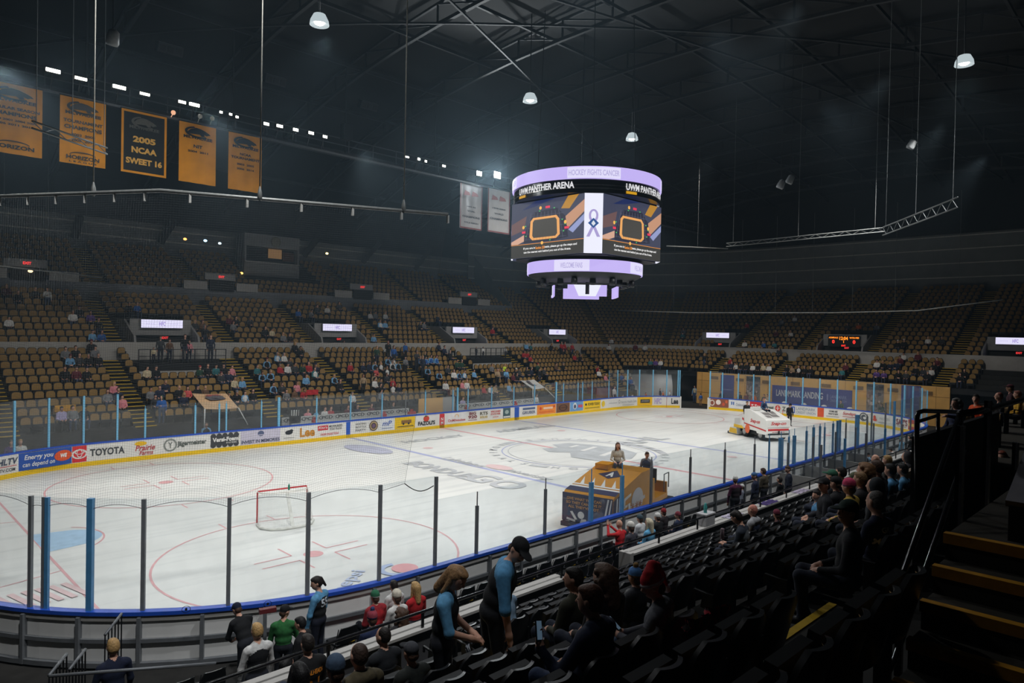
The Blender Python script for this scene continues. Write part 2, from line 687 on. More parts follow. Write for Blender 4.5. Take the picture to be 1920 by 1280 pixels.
def post_and_glass():
    def on_path(px, path, z=1.15):
        best = (1e9, None, 0)
        for i, (a, b) in enumerate(zip(path, path[1:])):
            n = max(4, int(math.hypot(b[0] - a[0], b[1] - a[1]) / 0.04))
            for k in range(n):
                t = k / n
                p = (a[0] + (b[0] - a[0]) * t, a[1] + (b[1] - a[1]) * t)
                e = abs(proj((p[0], p[1], z))[0] - px)
                if e < best[0]:
                    best = (e, p, i + t)
        i = int(best[2])
        a, b = path[i], path[i + 1]
        return Vector((best[1][0], best[1][1], 0)), Vector((b[0] - a[0], b[1] - a[1], 0)).normalized()

    def run(path, posts, side, where):
        """posts: (px, post top, glass top to the right of it, width, material)"""
        pts = []
        for k, (px, zt, zg, w, m) in enumerate(posts):
            p, t = on_path(px, path)
            n = Vector((-t.y, t.x, 0)) * side
            c = p + n * 0.06
            a = math.atan2(t.y, t.x)
            mb = MB().box((c.x, c.y, (1.15 + zt) / 2), (w, w * 0.8, zt - 1.15), a)
            if zg > zt + 0.1 or (k and posts[k - 1][2] > zt + 0.1):
                zz = max(zg, posts[k - 1][2] if k else 0)
                mb.box((c.x, c.y, (zt + zz) / 2), (0.022, 0.03, zz - zt), a)
            mb.build('glass_post', m, where)
            pts.append((c, zg, w))
        for k in range(len(pts) - 1):
            a, b = pts[k][0], pts[k + 1][0]
            if pts[k][1] < 1.5 or (b - a).length < 0.25:
                continue
            d = (b - a).normalized()
            a2, b2 = a + d * pts[k][2] / 2, b - d * pts[k + 1][2] / 2
            mb = MB().bar((a2.x, a2.y, (1.16 + pts[k][1]) / 2), (b2.x, b2.y, (1.16 + pts[k][1]) / 2), 0.013, pts[k][1] - 1.16)
            mb.build('glass_pane', GLASS, where)

    G, B, M_ = GPOST, LBLUE, MBLUE
    far = [(-25, 3.52, 3.5, .09, B), (28, 3.52, 3.5, .09, B), (93, 3.52, 3.5, .09, B), (158, 3.52, 3.5, .09, B), (221, 3.52, 2.7, .09, B), (273, 2.7, 2.86, .09, B),
           (366, 2.72, 2.86, .09, B), (412, 2.72, 2.86, .08, B), (425, 2.72, 2.86, .08, B), (491, 2.72, 2.86, .07, B), (523, 2.9, 2.86, .14, B), (594, 2.72, 2.86, .08, B),
           (658, 2.72, 2.86, .08, B), (717, 2.72, 2.86, .08, B), (761, 2.86, 2.86, .05, G), (798, 2.72, 2.86, .08, B), (850, 2.72, 2.86, .08, B), (858, 2.9, 2.86, .12, B),
           (878, 2.72, 2.86, .08, B), (922, 2.72, 2.86, .08, B), (964, 2.72, 2.86, .08, B), (1003, 2.72, 2.86, .08, B), (1043, 2.9, 2.86, .14, B), (1057, 2.72, 2.86, .08, B),
           (1084, 2.72, 2.86, .08, B), (1093, 2.72, 2.86, .08, B), (1111, 2.72, 2.86, .08, B), (1142, 2.72, 3.7, .08, B), (1158, 3.7, 3.7, .1, B), (1177, 3.7, 3.7, .1, B),
           (1199, 3.7, 3.7, .1, B), (1224, 3.7, 3.7, .1, B), (1250, 3.7, 3.7, .1, B), (1271, 3.7, 3.7, .1, B), (1275, 3.7, 0, .1, B)]
    run(FAR, far, 1, b_far)
    end = [(1331, 3.7, 3.7, .12, B), (1354, 3.6, 3.6, .1, B), (1383, 3.6, 3.6, .1, B), (1412, 3.6, 3.6, .1, B), (1442, 3.6, 3.6, .1, B), (1473, 3.6, 3.6, .1, B), (1504, 3.6, 3.6, .1, B),
           (1536, 3.6, 3.6, .1, B), (1569, 3.6, 3.6, .1, B), (1604, 3.6, 3.6, .1, B), (1637, 3.6, 3.6, .1, B), (1668, 3.6, 3.6, .1, B), (1694, 3.6, 3.6, .12, B), (1709, 3.6, 3.6, .1, B),
           (1726, 3.6, 3.6, .1, B), (1745, 3.6, 0, .1, B)]
    run(END, end, 1, b_end)
    near = [(-40, 3.5, 3.5, .08, G), (60, 3.5, 3.5, .08, G), (84, 3.49, 3.49, .06, G), (92, 3.49, 3.49, .08, M_), (173, 3.5, 3.5, .12, M_), (269, 3.49, 3.49, .08, G), (427, 3.47, 3.47, .08, G),
            (575, 3.46, 3.46, .09, G), (708, 3.44, 3.44, .08, G), (813, 3.42, 2.83, .08, G), (890, 2.45, 2.83, .08, G), (1019, 2.5, 2.83, .08, G), (1105, 2.4, 2.83, .13, M_), (1163, 2.4, 2.83, .12, M_),
            (1217, 2.5, 2.83, .09, G), (1291, 2.53, 2.83, .08, G), (1355, 2.54, 2.83, .08, G), (1411, 2.5, 2.83, .08, G), (1439, 2.5, 2.83, .07, M_), (1461, 2.5, 2.83, .2, M_), (1476, 2.5, 2.83, .08, M_),
            (1486, 2.5, 2.83, .15, M_), (1509, 2.6, 2.83, .1, M_), (1522, 2.7, 2.83, .12, M_), (1534, 2.7, 2.83, .1, M_), (1543, 2.6, 2.83, .08, M_), (1559, 2.7, 2.83, .1, M_), (1567, 2.8, 2.83, .12, M_),
            (1572, 2.8, 2.83, .1, M_), (1583, 2.6, 2.83, .08, G), (1604, 2.9, 2.83, .22, M_), (1623, 2.7, 2.83, .1, G), (1631, 3.3, 3.3, .09, G), (1657, 3.3, 3.3, .09, G), (1674, 3.3, 3.3, .14, M_),
            (1688, 3.3, 3.3, .1, M_), (1705, 3.3, 3.3, .1, G), (1722, 3.3, 0, .1, G)]
    run(NEAR, near, -1, b_near)


post_and_glass()
# penalty box partitions behind the near boards
for k, x in enumerate((-1.2, 1.6, 4.4, 7.2, 10.0)):
    r = empty('glass_partition', (x, -13.7, 0), 0, 'glass partition wall of the penalty boxes, %s from the left' % nth(k + 1), 'partition', 'penalty box partitions')
    MB().box((x, -13.75, 1.75), (0.013, 1.75, 1.5)).build('pane', GLASS, r)
    MB().box((x, -13.75, 0.5), (0.05, 1.8, 1.0)).build('base_panel', OFFW, r)
    MB().box((x, -14.65, 1.25), (0.09, 0.09, 2.5)).build('post', MBLUE if k % 2 else GPOST, r)
    MB().box((x, -13.2, 1.2), (0.07, 0.07, 2.4)).build('post', GPOST, r)
r = empty('penalty_bench', (4.4, -14.2, 0), 0, 'long white penalty box bench behind the near boards', 'bench')
MB().box((4.4, -14.35, 0.45), (11.0, 0.4, 0.06)).build('seat', OFFW, r)
MB().box((4.4, -14.75, 0.55), (11.2, 0.06, 1.1)).build('back_panel', OFFW, r)
for x in (-1, 4.4, 9.8):
    MB().box((x, -14.35, 0.21), (0.08, 0.3, 0.42)).build('leg', ALU, r)
# ---------------------------------------------------------------- seating bowl
CX, CY = 26.0, 13.0          # centre of the rounded corner of the bowl
ROWD, RISE = 0.85, 0.38


def far_pt(x, d):
    return (x, 17.0 + d)


def cor_pt(a, d):
    a = math.radians(a)
    return (CX + (4 + d) * math.cos(a), CY + (4 + d) * math.sin(a))


def bowl_path(d, parts):
    pts = []
    if 'far' in parts:
        pts += [(x, 17.0 + d) for x in (-62, -40, -20, 0, 20, CX - 0.01)]
    if 'cor' in parts:
        a0, a1 = parts['cor']
        pts += [cor_pt(a0 + (a1 - a0) * i / 12, d) for i in range(13)]
    if 'end' in parts:
        pts += [(30.0 + d, y) for y in (12.99, 6, 0, -6, -13)]
        pts += [(CX + (4 + d) * math.cos(math.radians(-90 * i / 8)), -13 + (4 + d) * math.sin(math.radians(-90 * i / 8))) for i in range(1, 9)]
    return pts


def terrace(mb, steps, parts):
    """steps: list of (d0, d1, z): treads with risers down to the previous level"""
    prev = None
    for d0, d1, z in steps:
        A, B = bowl_path(d0, parts), bowl_path(d1, parts)
        if prev is not None:
            mb.grid([[(p[0], p[1], prev), (p[0], p[1], z)] for p in A], False)
        mb.grid([[(p[0], p[1], z), (q[0], q[1], z)] for p, q in zip(A, B)], False)
        prev = z
    return mb


def lower_floor(i):
    return 1.3 + RISE * i


def mezz_floor(i):
    return 5.4 + 0.42 * i


def mezz_d(i):                 # distance of the seat backs behind the bowl's front line
    return 8.85 + ROWD * i


low = [(i * ROWD - 0.62, i * ROWD + 0.23, lower_floor(i)) for i in range(10)]
low = [(-0.9, -0.62, 0.0)] + low
mez = [(mezz_d(i) - 0.62, mezz_d(i) + 0.23, mezz_floor(i)) for i in range(9)]
mez2 = [(mezz_d(i) - 0.62, mezz_d(i) + 0.23, mezz_floor(i)) for i in range(17)]
tag(terrace(MB(), low, {'far': 1, 'cor': (90, 58)}).build('floor_lower_stand', CONCD), kind='structure')
tag(terrace(MB(), low[6:], {'cor': (58, 0), 'end': 1}).build('floor_lower_end_stand', CONCD), kind='structure')
tag(terrace(MB(), mez, {'far': 1}).build('floor_middle_stand', CONCD), kind='structure')
tag(terrace(MB(), mez2, {'cor': (90, 0), 'end': 1}).build('floor_middle_end_stand', CONCD), kind='structure')


def wall_sweep(name, d, z0, z1, parts, m, th=0.1):
    A, B = bowl_path(d, parts), bowl_path(d + th, parts)
    mb = MB()
    mb.grid([[(a[0], a[1], z0), (a[0], a[1], z1), (b[0], b[1], z1), (b[0], b[1], z0)] for a, b in zip(A, B)], False)
    return tag(mb.build(name, m), kind='structure')


# white wall between lower and middle stand
wall_sweep('wall_cross_aisle', 7.9, 4.2, 5.92, {'far': 1, 'cor': (90, 0), 'end': 1}, OFFW)
# balcony over the far stand
bal = [(17.3 + ROWD * j - 0.62, 17.3 + ROWD * j + 0.23, 9.75 + 0.45 * j) for j in range(9)]
XB = 27.0


def far_strip(mb, d0, d1, z0, z1, x0=-62, x1=XB):
    return mb.box(((x0 + x1) / 2, 17 + (d0 + d1) / 2, (z0 + z1) / 2), (x1 - x0, d1 - d0, z1 - z0))


mb = MB()
for d0, d1, z in bal:
    far_strip(mb, d0, d1, z - 0.5, z)
tag(mb.build('floor_balcony', CONCD), kind='structure')
mb = far_strip(MB(), 16.45, 16.68, 8.8, 10.25)
tag(mb.build('wall_balcony_front', mat('grey balcony front', (120, 124, 130), 0.7, 0.08, 2)), kind='structure')
mb = far_strip(MB(), 24.6, 24.8, 8.0, 16.6)
GWALL = mat('grey upper wall', (118, 122, 122), 0.8, 0.08, 1)
tag(mb.build('wall_far', GWALL), kind='structure')
GIRT = mat('pale girt', (190, 190, 184), 0.6)
mb = MB()
for z in (14.75, 15.75):
    far_strip(mb, 24.5, 24.6, z, z + 0.12)
tag(mb.build('trim_1', GIRT), kind='structure')
# wall above the end stand
EW = mezz_d(17) + 0.1
A = bowl_path(EW, {'cor': (90, 0), 'end': 1})
mb = MB().grid([[(p[0], p[1], 11.6), (p[0], p[1], 18.9)] for p in A], False)
tag(mb.build('wall_right', GWALL), kind='structure')
mb = MB()
for z in (13.8, 15.3, 16.8, 18.2):
    B2 = bowl_path(EW - 0.12, {'cor': (90, 0), 'end': 1})
    mb.grid([[(p[0], p[1], z), (p[0], p[1], z + 0.12)] for p in B2], False)
tag(mb.build('trim_2', GIRT), kind='structure')
MB_side = MB().poly([(XB, 33.4, 8.0), (XB, 41.8, 8.0), (XB, 41.8, 18.0), (XB, 33.4, 10.25)], (0.12, 0, 0))
tag(MB_side.build('wall_balcony_side', GWALL), kind='structure')

# ---------------------------------------------------------------- aisle stairs
AIS_LOW = [-25.5, -18.95, -11.2, -4.2, 3.3, 9.7, 17.0]
AIS_MID = [-25.2, -18.1, -10.3, -3.5, 3.9, 10.8, 19.3]
AISE_LOW = [10.2, 3.3, -3.65, -10.6]
AISE_MID = [10.05, 3.1, -3.65, -10.6]
COR_LOW = [76.0]
COR_MID = [75.0, 56.0, 25.0]
TREAD = mat('dark aisle tread', (38, 36, 32), 0.85, 0.2, 4)


def flight(kind, u, steps, label, group, w=1.15):
    """one aisle flight: two treads to each seating row, each with a yellow front edge"""
    def loc(d, s):
        if kind == 'far':
            return Vector((u + s, 17.0 + d, 0))
        if kind == 'end':
            return Vector((30.0 + d, u - s, 0))
        a = math.radians(u)
        n = Vector((math.cos(a), math.sin(a), 0))
        t = Vector((math.sin(a), -math.cos(a), 0))
        return Vector((CX, CY, 0)) + n * (4 + d) + t * s
    p0 = loc(steps[0][0], 0)
    root = empty('aisle_stairs', (p0.x, p0.y, steps[0][2]), 0, label, 'stairs', group)
    st, no = MB(), MB()
    prev = steps[0][2] - (steps[1][2] - steps[0][2])
    for d0, d1, z in steps:
        for h in (0, 1):
            if h == 0 and (d0, d1, z) == steps[0]:
                continue
            zz = prev + (z - prev) * (0.5 if h == 0 else 1.0)
            da = d0 - (d1 - d0) / 2 + h * (d1 - d0) / 2
            db = da + (d1 - d0) / 2 if h == 0 else d0 + (d1 - d0) / 2
            a, b = loc(da, 0), loc(db, 0)
            st.bar((a.x, a.y, zz - 0.08), (b.x, b.y, zz - 0.08), w, 0.2)
            n = (b - a).normalized()
            c = a - n * 0.005
            e = a + n * 0.06
            no.bar((c.x, c.y, zz + 0.005), (e.x, e.y, zz + 0.005), w, 0.05)
        prev = z
    st.build('tread', TREAD, root)
    no.build('nosing', YEL, root)
    return root


lowS = [(i * ROWD - 0.62, i * ROWD + 0.23, lower_floor(i)) for i in range(10)]
for k, x in enumerate(AIS_LOW):
    flight('far', x, lowS, 'yellow-edged aisle stairs of the far lower stand, %s from the left' % nth(k + 1), 'lower aisle stairs')
for k, x in enumerate(AIS_MID):
    flight('far', x, mez, 'yellow-edged aisle stairs of the far middle stand, %s from the left' % nth(k + 1), 'middle aisle stairs')
for k, y in enumerate(AISE_LOW):
    flight('end', y, lowS[5:], 'short yellow-edged stairs above the wooden end wall, %s from the left' % nth(k + 1), 'lower aisle stairs')
for k, y in enumerate(AISE_MID):
    flight('end', y, mez2, 'long yellow-edged stairs of the right end stand, %s from the left' % nth(k + 1), 'middle aisle stairs')
flight('cor', COR_LOW[0], lowS, 'yellow-edged aisle stairs left of the corner tunnel in lower stand', 'lower aisle stairs')
for k, a in enumerate(COR_MID):
    flight('cor', a, mez2[5:] if a > 70 else mez2, 'long yellow-edged stairs of the curved corner stand, %s from the left' % nth(k + 1), 'middle aisle stairs')
balS = bal
for k, x in enumerate((-24.5, -17.0, -9.5, 6.0, 13.5, 21.0)):
    flight('far', x, balS, 'dim aisle stairs of the far balcony, %s from the left' % nth(k + 1), 'balcony aisle stairs')

# ---------------------------------------------------------------- vomitory portals with video boards
LILAC = emit('lilac led', (206, 200, 252), 1.0)
LILACW = emit('pale lilac led', (228, 226, 255), 1.0)
LILACD = emit('deep lilac led', (160, 140, 225), 0.9)
EXITR = emit('red exit letters', (255, 60, 60), 1.0)
PORT = [-14.92, -0.78, 13.48, 27.66]
PORTE = [12.75, -0.9, -14.8]
PWALL = mat('portal plaster', (150, 150, 150), 0.75, 0.06, 2)
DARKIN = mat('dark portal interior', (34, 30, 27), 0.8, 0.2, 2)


def portal(kind, u, n, hw, plat):
    """portal through the middle stand; local frame: s along the stand, d outwards"""
    if kind == 'far':
        P = lambda s, d, z: Vector((u + s, 17 + d, z))
    else:
        P = lambda s, d, z: Vector((30 + d, u - s, z))
    w = 2.05
    mb = MB()
    for s in (-1, 1):   # side walls: sloping top following the seats
        e = P(0.14 * s, 0, 0) - P(0, 0, 0)
        pts = [P(w * s, 8.1, 4.5), P(w * s, 12.6, 4.5), P(w * s, 12.6, 7.55), P(w * s, 10.6, 7.5), P(w * s, 8.3, 6.35), P(w * s, 8.1, 5.7)]
        mb.poly(pts, e)
    # header behind the board, roof over the passage
    a, b = P(-w, 9.75, 6.95), P(w, 9.75, 6.95)
    mb.bar(a, b, 0.2, 1.15)
    a, b = P(-w, 11.4, 7.47), P(w, 11.4, 7.47)
    mb.bar(a, b, 3.3, 0.12)
    o = mb.build('wall_portal_%d' % n, PWALL)
    tag(o, kind='structure')
    mb = MB()
    mb.bar(P(-w, 12.7, 6), P(w, 12.7, 6), 0.1, 3.0)
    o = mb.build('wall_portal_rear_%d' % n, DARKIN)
    tag(o, kind='structure')
    mb = MB().bar(P(-w, 10.4, 4.72), P(w, 10.4, 4.72), 4.6, 0.12)
    tag(mb.build('floor_portal_%d' % n, CONCD), kind='structure')
    # exit sign
    xd = P(1, 0, 0) - P(0, 0, 0)
    names = {'far': 'far stand', 'end': 'right end stand'}
    r = empty('exit_sign', P(0.25, 9.6, 6.2), 0, 'small red exit sign below the lilac video board, portal %s of the %s' % (nth(n if kind == 'far' else n - 4), names[kind]), 'sign', 'exit signs in the portals')
    MB().bar(P(0.0, 9.6, 6.2), P(0.5, 9.6, 6.2), 0.06, 0.24).build('sign_box', BLACK, r)
    add_text(MB(), 'EXIT', P(0.25, 9.56, 6.2), xd, (0, 0, 1), 0.42, 0.17, bold=0.03).build('lettering', EXITR, r)


def video_board(kind, u, k, label):
    P = (lambda s, d, z: Vector((u + s, 17 + d, z))) if kind == 'far' else (lambda s, d, z: Vector((30 + d, u - s, z)))
    xd = P(1, 0, 0) - P(0, 0, 0)
    r = empty('video_board', P(0, 9.5, 6.9), 0, label, 'screen', 'lilac video boards over the portals')
    MB().bar(P(-1.42, 9.5, 7.2), P(1.42, 9.5, 7.2), 0.14, 0.64).build('housing', BLACK, r)
    MB().bar(P(-1.4, 9.42, 7.2), P(1.4, 9.42, 7.2), 0.02, 0.58).build('screen', LILACW, r)
    mb = MB()
    add_text(mb, 'HFC', P(0, 9.405, 7.2), xd, (0, 0, 1), 0.42, 0.3, bold=0.03)
    add_text(mb, '- - - -', P(-0.8, 9.405, 7.2), xd, (0, 0, 1), 0.5, 0.03)
    add_text(mb, '- - - -', P(0.8, 9.405, 7.2), xd, (0, 0, 1), 0.5, 0.03)
    mb.build('picture', emit('screen lilac ink', (178, 160, 235), 0.85), r)


for k, x in enumerate(PORT):
    portal('far', x, k + 1, 2.3, k in (0, 2))
    video_board('far', x, k, 'lilac-white video board over a portal of the far stand, %s from the left' % nth(k + 1))
for k, y in enumerate(PORTE):
    portal('end', y, k + 5, 2.3, False)
video_board('end', PORTE[0], 4, 'lilac-white video board on the right end stand left of the scoreboard')
video_board('end', PORTE[2], 6, 'lilac-white video board at the right edge, right of the red scoreboard')
# red and amber scoreboard over the middle portal of the end stand
P = lambda s, d, z: Vector((30 + d, PORTE[1] - s, z))
r = empty('scoreboard', P(0, 9.4, 6.4), 0, 'small black scoreboard with red and amber digits on the right end stand', 'scoreboard')
MB().bar(P(-1.5, 9.45, 6.85), P(1.5, 9.45, 6.85), 0.12, 1.1).build('panel', BLACK, r)
AMB = emit('amber digits', (255, 140, 30), 1.6)
RDG = emit('red digits', (255, 50, 40), 1.6)
mb = MB()
add_text(mb, '12:04', P(0, 9.38, 7.14), (0, -1, 0), (0, 0, 1), 0.8, 0.34, bold=0.03)
add_text(mb, 'ADMIRALS', P(-0.98, 9.38, 7.2), (0, -1, 0), (0, 0, 1), 0.9, 0.16, bold=0.03)
add_text(mb, 'WOLVES', P(0.98, 9.38, 7.2), (0, -1, 0), (0, 0, 1), 0.9, 0.16, bold=0.03)
add_text(mb, '1', P(0, 9.38, 6.8), (0, -1, 0), (0, 0, 1), None, 0.24, bold=0.03)
mb.build('amber_digits', AMB, r)
mb = MB()
for s in (-0.98, 0.98):
    add_text(mb, '0', P(s, 9.38, 6.8), (0, -1, 0), (0, 0, 1), 0.25, 0.36, bold=0.04)
add_text(mb, 'EXIT', P(0, 9.38, 6.42), (0, -1, 0), (0, 0, 1), 0.4, 0.16, bold=0.03)
mb.build('red_digits', RDG, r)

# viewing platforms in front of the first and third portal: dark floor, white front, black rail
for k, (x0, x1) in enumerate(((-17.6, -11.95), (11.0, 16.3))):
    r = empty('viewing_platform', ((x0 + x1) / 2, 24.0, 4.0), 0, 'dark raised platform with black rail in front of the %s portal of the far stand' % nth(1 + 2 * k), 'platform')
    MB().box(((x0 + x1) / 2, 23.75, 4.1), (x1 - x0, 2.7, 0.9)).build('deck', BLACK, r)
    MB().box(((x0 + x1) / 2, 22.36, 3.8), (x1 - x0, 0.1, 0.55)).build('front_wall', OFFW, r)
    mb = MB().bar((x0, 22.5, 5.5), (x1, 22.5, 5.5), 0.05, 0.05)
    mb.bar((x0, 22.5, 5.05), (x1, 22.5, 5.05), 0.04, 0.04)
    n = 8
    for i in range(n + 1):
        x = x0 + (x1 - x0) * i / n
        mb.box((x, 22.5, 5.03), (0.05, 0.05, 0.98))
    mb.build('rail', STEEL, r)
# dark fixtures below each balcony exit: pale boxes with red exit lamps
for k, (px, py) in enumerate(((47, 493), (412, 519), (677, 538), (878, 552))):
    p = hit(px, py, 1, 33.35)
    r = empty('balcony_exit', (p.x, 33.35, p.z - 1), 0, 'dim grey balcony doorway with a red exit lamp, %s from the left' % nth(k + 1), 'doorway', 'balcony doorways')
    MB().box((p.x, 33.32, p.z), (2.6, 0.2, 0.55)).build('header', PWALL, r)
    MB().box((p.x + 0.2, 33.36, p.z - 0.75), (2.1, 0.16, 0.95)).build('opening', DARKIN, r)
    add_text(MB(), 'EXIT', (p.x + 0.1, 33.2, p.z), (1, 0, 0), (0, 0, 1), 0.5, 0.2, bold=0.04).build('exit_lamp', EXITR, r)
    for s in (-1, 1):
        MB().box((p.x + 0.2 + s * 2.2, 33.34, p.z - 0.8), (1.9, 0.14, 0.7)).build('side_panel', OFFW, r)

# ---------------------------------------------------------------- wooden end wall and tunnels
WOOD = mat('pale wood panel', (222, 172, 96), 0.55, 0.1, 1.4)
WX = 33.4
mb = MB().box((WX + 0.15, 0.1, 1.65), (0.3, 23.2, 3.3))
tag(mb.build('wall_end_wood', WOOD), kind='structure')
mb = MB()
for y in np.arange(-10.5, 11.6, 2.4):
    mb.box((WX - 0.012, float(y), 1.65), (0.02, 0.02, 3.3))
for z in (2.45, 1.2):
    mb.box((WX - 0.012, 0.1, z), (0.02, 23.2, 0.018))
tag(mb.build('trim_3', mat('wood joint', (150, 110, 62), 0.6)), kind='structure')
# corner tunnel: side wall stepping under the seats, grey walls, dark passage
aT = 50.0
n = Vector((math.cos(math.radians(aT)), math.sin(math.radians(aT)), 0))
C0 = Vector((CX, CY, 0))
pts = []
for i in range(6):
    d0, d1 = i * ROWD - 0.62, i * ROWD + 0.23
    pts += [C0 + n * (4 + d0) + Vector((0, 0, lower_floor(i))), C0 + n * (4 + d1) + Vector((0, 0, lower_floor(i)))]
pts = [C0 + n * 3.38] + pts + [C0 + n * (4 + 4.48)]
tag(MB().poly(pts, Vector((n.y, -n.x, 0)) * 0.15).build('wall_tunnel_side', OFFW), kind='structure')
q0 = C0 + n * 8.2
tag(MB().bar(Vector((q0.x, q0.y, 1.5)), Vector((34.9, 14.6, 1.5)), 0.15, 3.1).build('wall_tunnel_rear', PWALL), kind='structure')
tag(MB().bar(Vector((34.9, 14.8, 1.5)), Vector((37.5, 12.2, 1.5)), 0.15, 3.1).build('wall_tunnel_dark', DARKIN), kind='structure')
o = tag(MB().box((33.75, 14.3, 1.05), (0.12, 0.95, 2.1), rz=0.9).build('door_1', BLACK), kind='structure')
mb = MB()
for i in range(7):
    a0, a1 = 52 - i * 8.6, 52 - (i + 1) * 8.6
    p, q = cor_pt(a0, 4.0), cor_pt(a1, 4.0)
    mb.bar((p[0], p[1], 3.05), (q[0], q[1], 3.05), 0.3, 0.5)
tag(mb.build('trim_4', BLACK), kind='structure')
mb = MB().box((33.8, -14.2, 3.0), (0.3, 5.4, 0.5))
tag(mb.build('trim_5', STEEL), kind='structure')
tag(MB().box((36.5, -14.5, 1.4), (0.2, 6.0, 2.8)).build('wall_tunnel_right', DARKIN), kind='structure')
# hanging dark curtain at the tunnel
p = hit(1269, 730, 0, 32.2)
mb = MB()
rows = []
for i in range(9):
    z = 0.7 + 2.3 * i / 8
    w = 0.25 + 0.5 * (i / 8) ** 1.5
    rows.append([(32.2 + 0.05 * math.sin(j * 1.9), p.y + (j - 4) / 4 * w + 0.25 * (1 - i / 8), z) for j in range(9)])
tag(mb.grid(rows).build('tunnel_curtain', mat('dark green curtain', (28, 40, 42), 0.8)), 'dark curtain gathered beside the corner tunnel', 'curtain')
MB_c = None
# ---------------------------------------------------------------- roof
ROOFM = mat('black roof deck', (20, 22, 24), 0.85, 0.25, 0.3)
RIBM = mat('dark roof steel', (34, 37, 40), 0.65, 0.2, 0.5)


def roof_z(x, y):
    return 26.5 - 9.2 * (abs(y) / 42) ** 2.4 - 4.5 * max(0, (x - 8) / 48) ** 2 - 3.5 * max(0, (-x - 20) / 48) ** 2


xs = list(np.linspace(-66, 57, 25))
ys = list(np.linspace(-44, 43, 25))
roof = tag(MB().grid([[(x, y, roof_z(x, y) + 1.6) for y in ys] for x in xs]).build('ceiling', ROOFM), kind='structure')
for x in np.arange(-48, 54, 7.2):
    x = float(x)
    pts = [(x, y, roof_z(x, y)) for y in np.linspace(-41, 41, 21)]
    mb = MB()
    for a, b in zip(pts, pts[1:]):
        mb.bar(a, b, 0.22, 0.22)
        a2, b2 = (a[0], a[1], a[2] + 1.3), (b[0], b[1], b[2] + 1.3)
        mb.bar(a2, b2, 0.16, 0.16)
        mb.bar(a, b2, 0.1, 0.1)
        mb.bar(a, a2, 0.1, 0.1)
    mb.build('roof_truss', RIBM, roof)
for y in np.arange(-36, 40, 6.0):
    y = float(y)
    mb = MB()
    pts = [(x, y, roof_z(x, y) + 0.9) for x in np.linspace(-60, 55, 20)]
    for a, b in zip(pts, pts[1:]):
        mb.bar(a, b, 0.16, 0.22)
    mb.build('roof_purlin', RIBM, roof)
for k, (x0, y0, x1, y1) in enumerate(((-48, 12, 48, -12), (-48, -12, 40, 24), (-30, 30, 30, -24))):
    mb = MB()
    n = 14
    pts = [(x0 + (x1 - x0) * i / n, y0 + (y1 - y0) * i / n) for i in range(n + 1)]
    for a, b in zip(pts, pts[1:]):
        mb.bar((a[0], a[1], roof_z(*a) - 0.2), (b[0], b[1], roof_z(*b) - 0.2), 0.12, 0.12)
    mb.build('roof_brace', RIBM, roof)
tag(far_strip(MB(), 23.6, 23.8, 16.2, 22).build('wall_far_soffit', ROOFM), kind='structure')
tag(far_strip(MB(), 23.6, 24.8, 16.4, 16.6).build('ceiling_soffit', ROOFM), kind='structure')
A = bowl_path(EW - .9, {'cor': (90, 0), 'end': 1})
B = bowl_path(EW + .1, {'cor': (90, 0), 'end': 1})
mb = MB().grid([[(q[0], q[1], 18.5), (p[0], p[1], 18.5), (p[0], p[1], 26)] for p, q in zip(A, B)], False)
tag(mb.build('wall_right_soffit', ROOFM), kind='structure')
# rear, left and near closing walls of the hall
tag(MB().box((-66, 0, 12), (0.3, 90, 26)).build('wall_left', BLACK), kind='structure')
tag(MB().box((-4, -44, 12), (124, 0.3, 26)).build('wall_near', BLACK), kind='structure')
def on_path(px, path, z=0.65):
    best = (1e9, None)
    for a, b in zip(path, path[1:]):
        n = max(4, int(math.hypot(b[0] - a[0], b[1] - a[1]) / 0.03))
        for k in range(n + 1):
            t = k / n
            p = (a[0] + (b[0] - a[0]) * t, a[1] + (b[1] - a[1]) * t)
            e = abs(proj((p[0], p[1], z))[0] - px)
            if e < best[0]:
                best = (e, p)
    return Vector((best[1][0], best[1][1], 0))


_pm = {}


def paint(rgb):
    """printed ink"""
    k = tuple(rgb)
    if k not in _pm:
        _pm[k] = mat('print ink %02x%02x%02x' % k, rgb, 0.45, 0.05, 4)
    return _pm[k]


DK = (44, 48, 54)


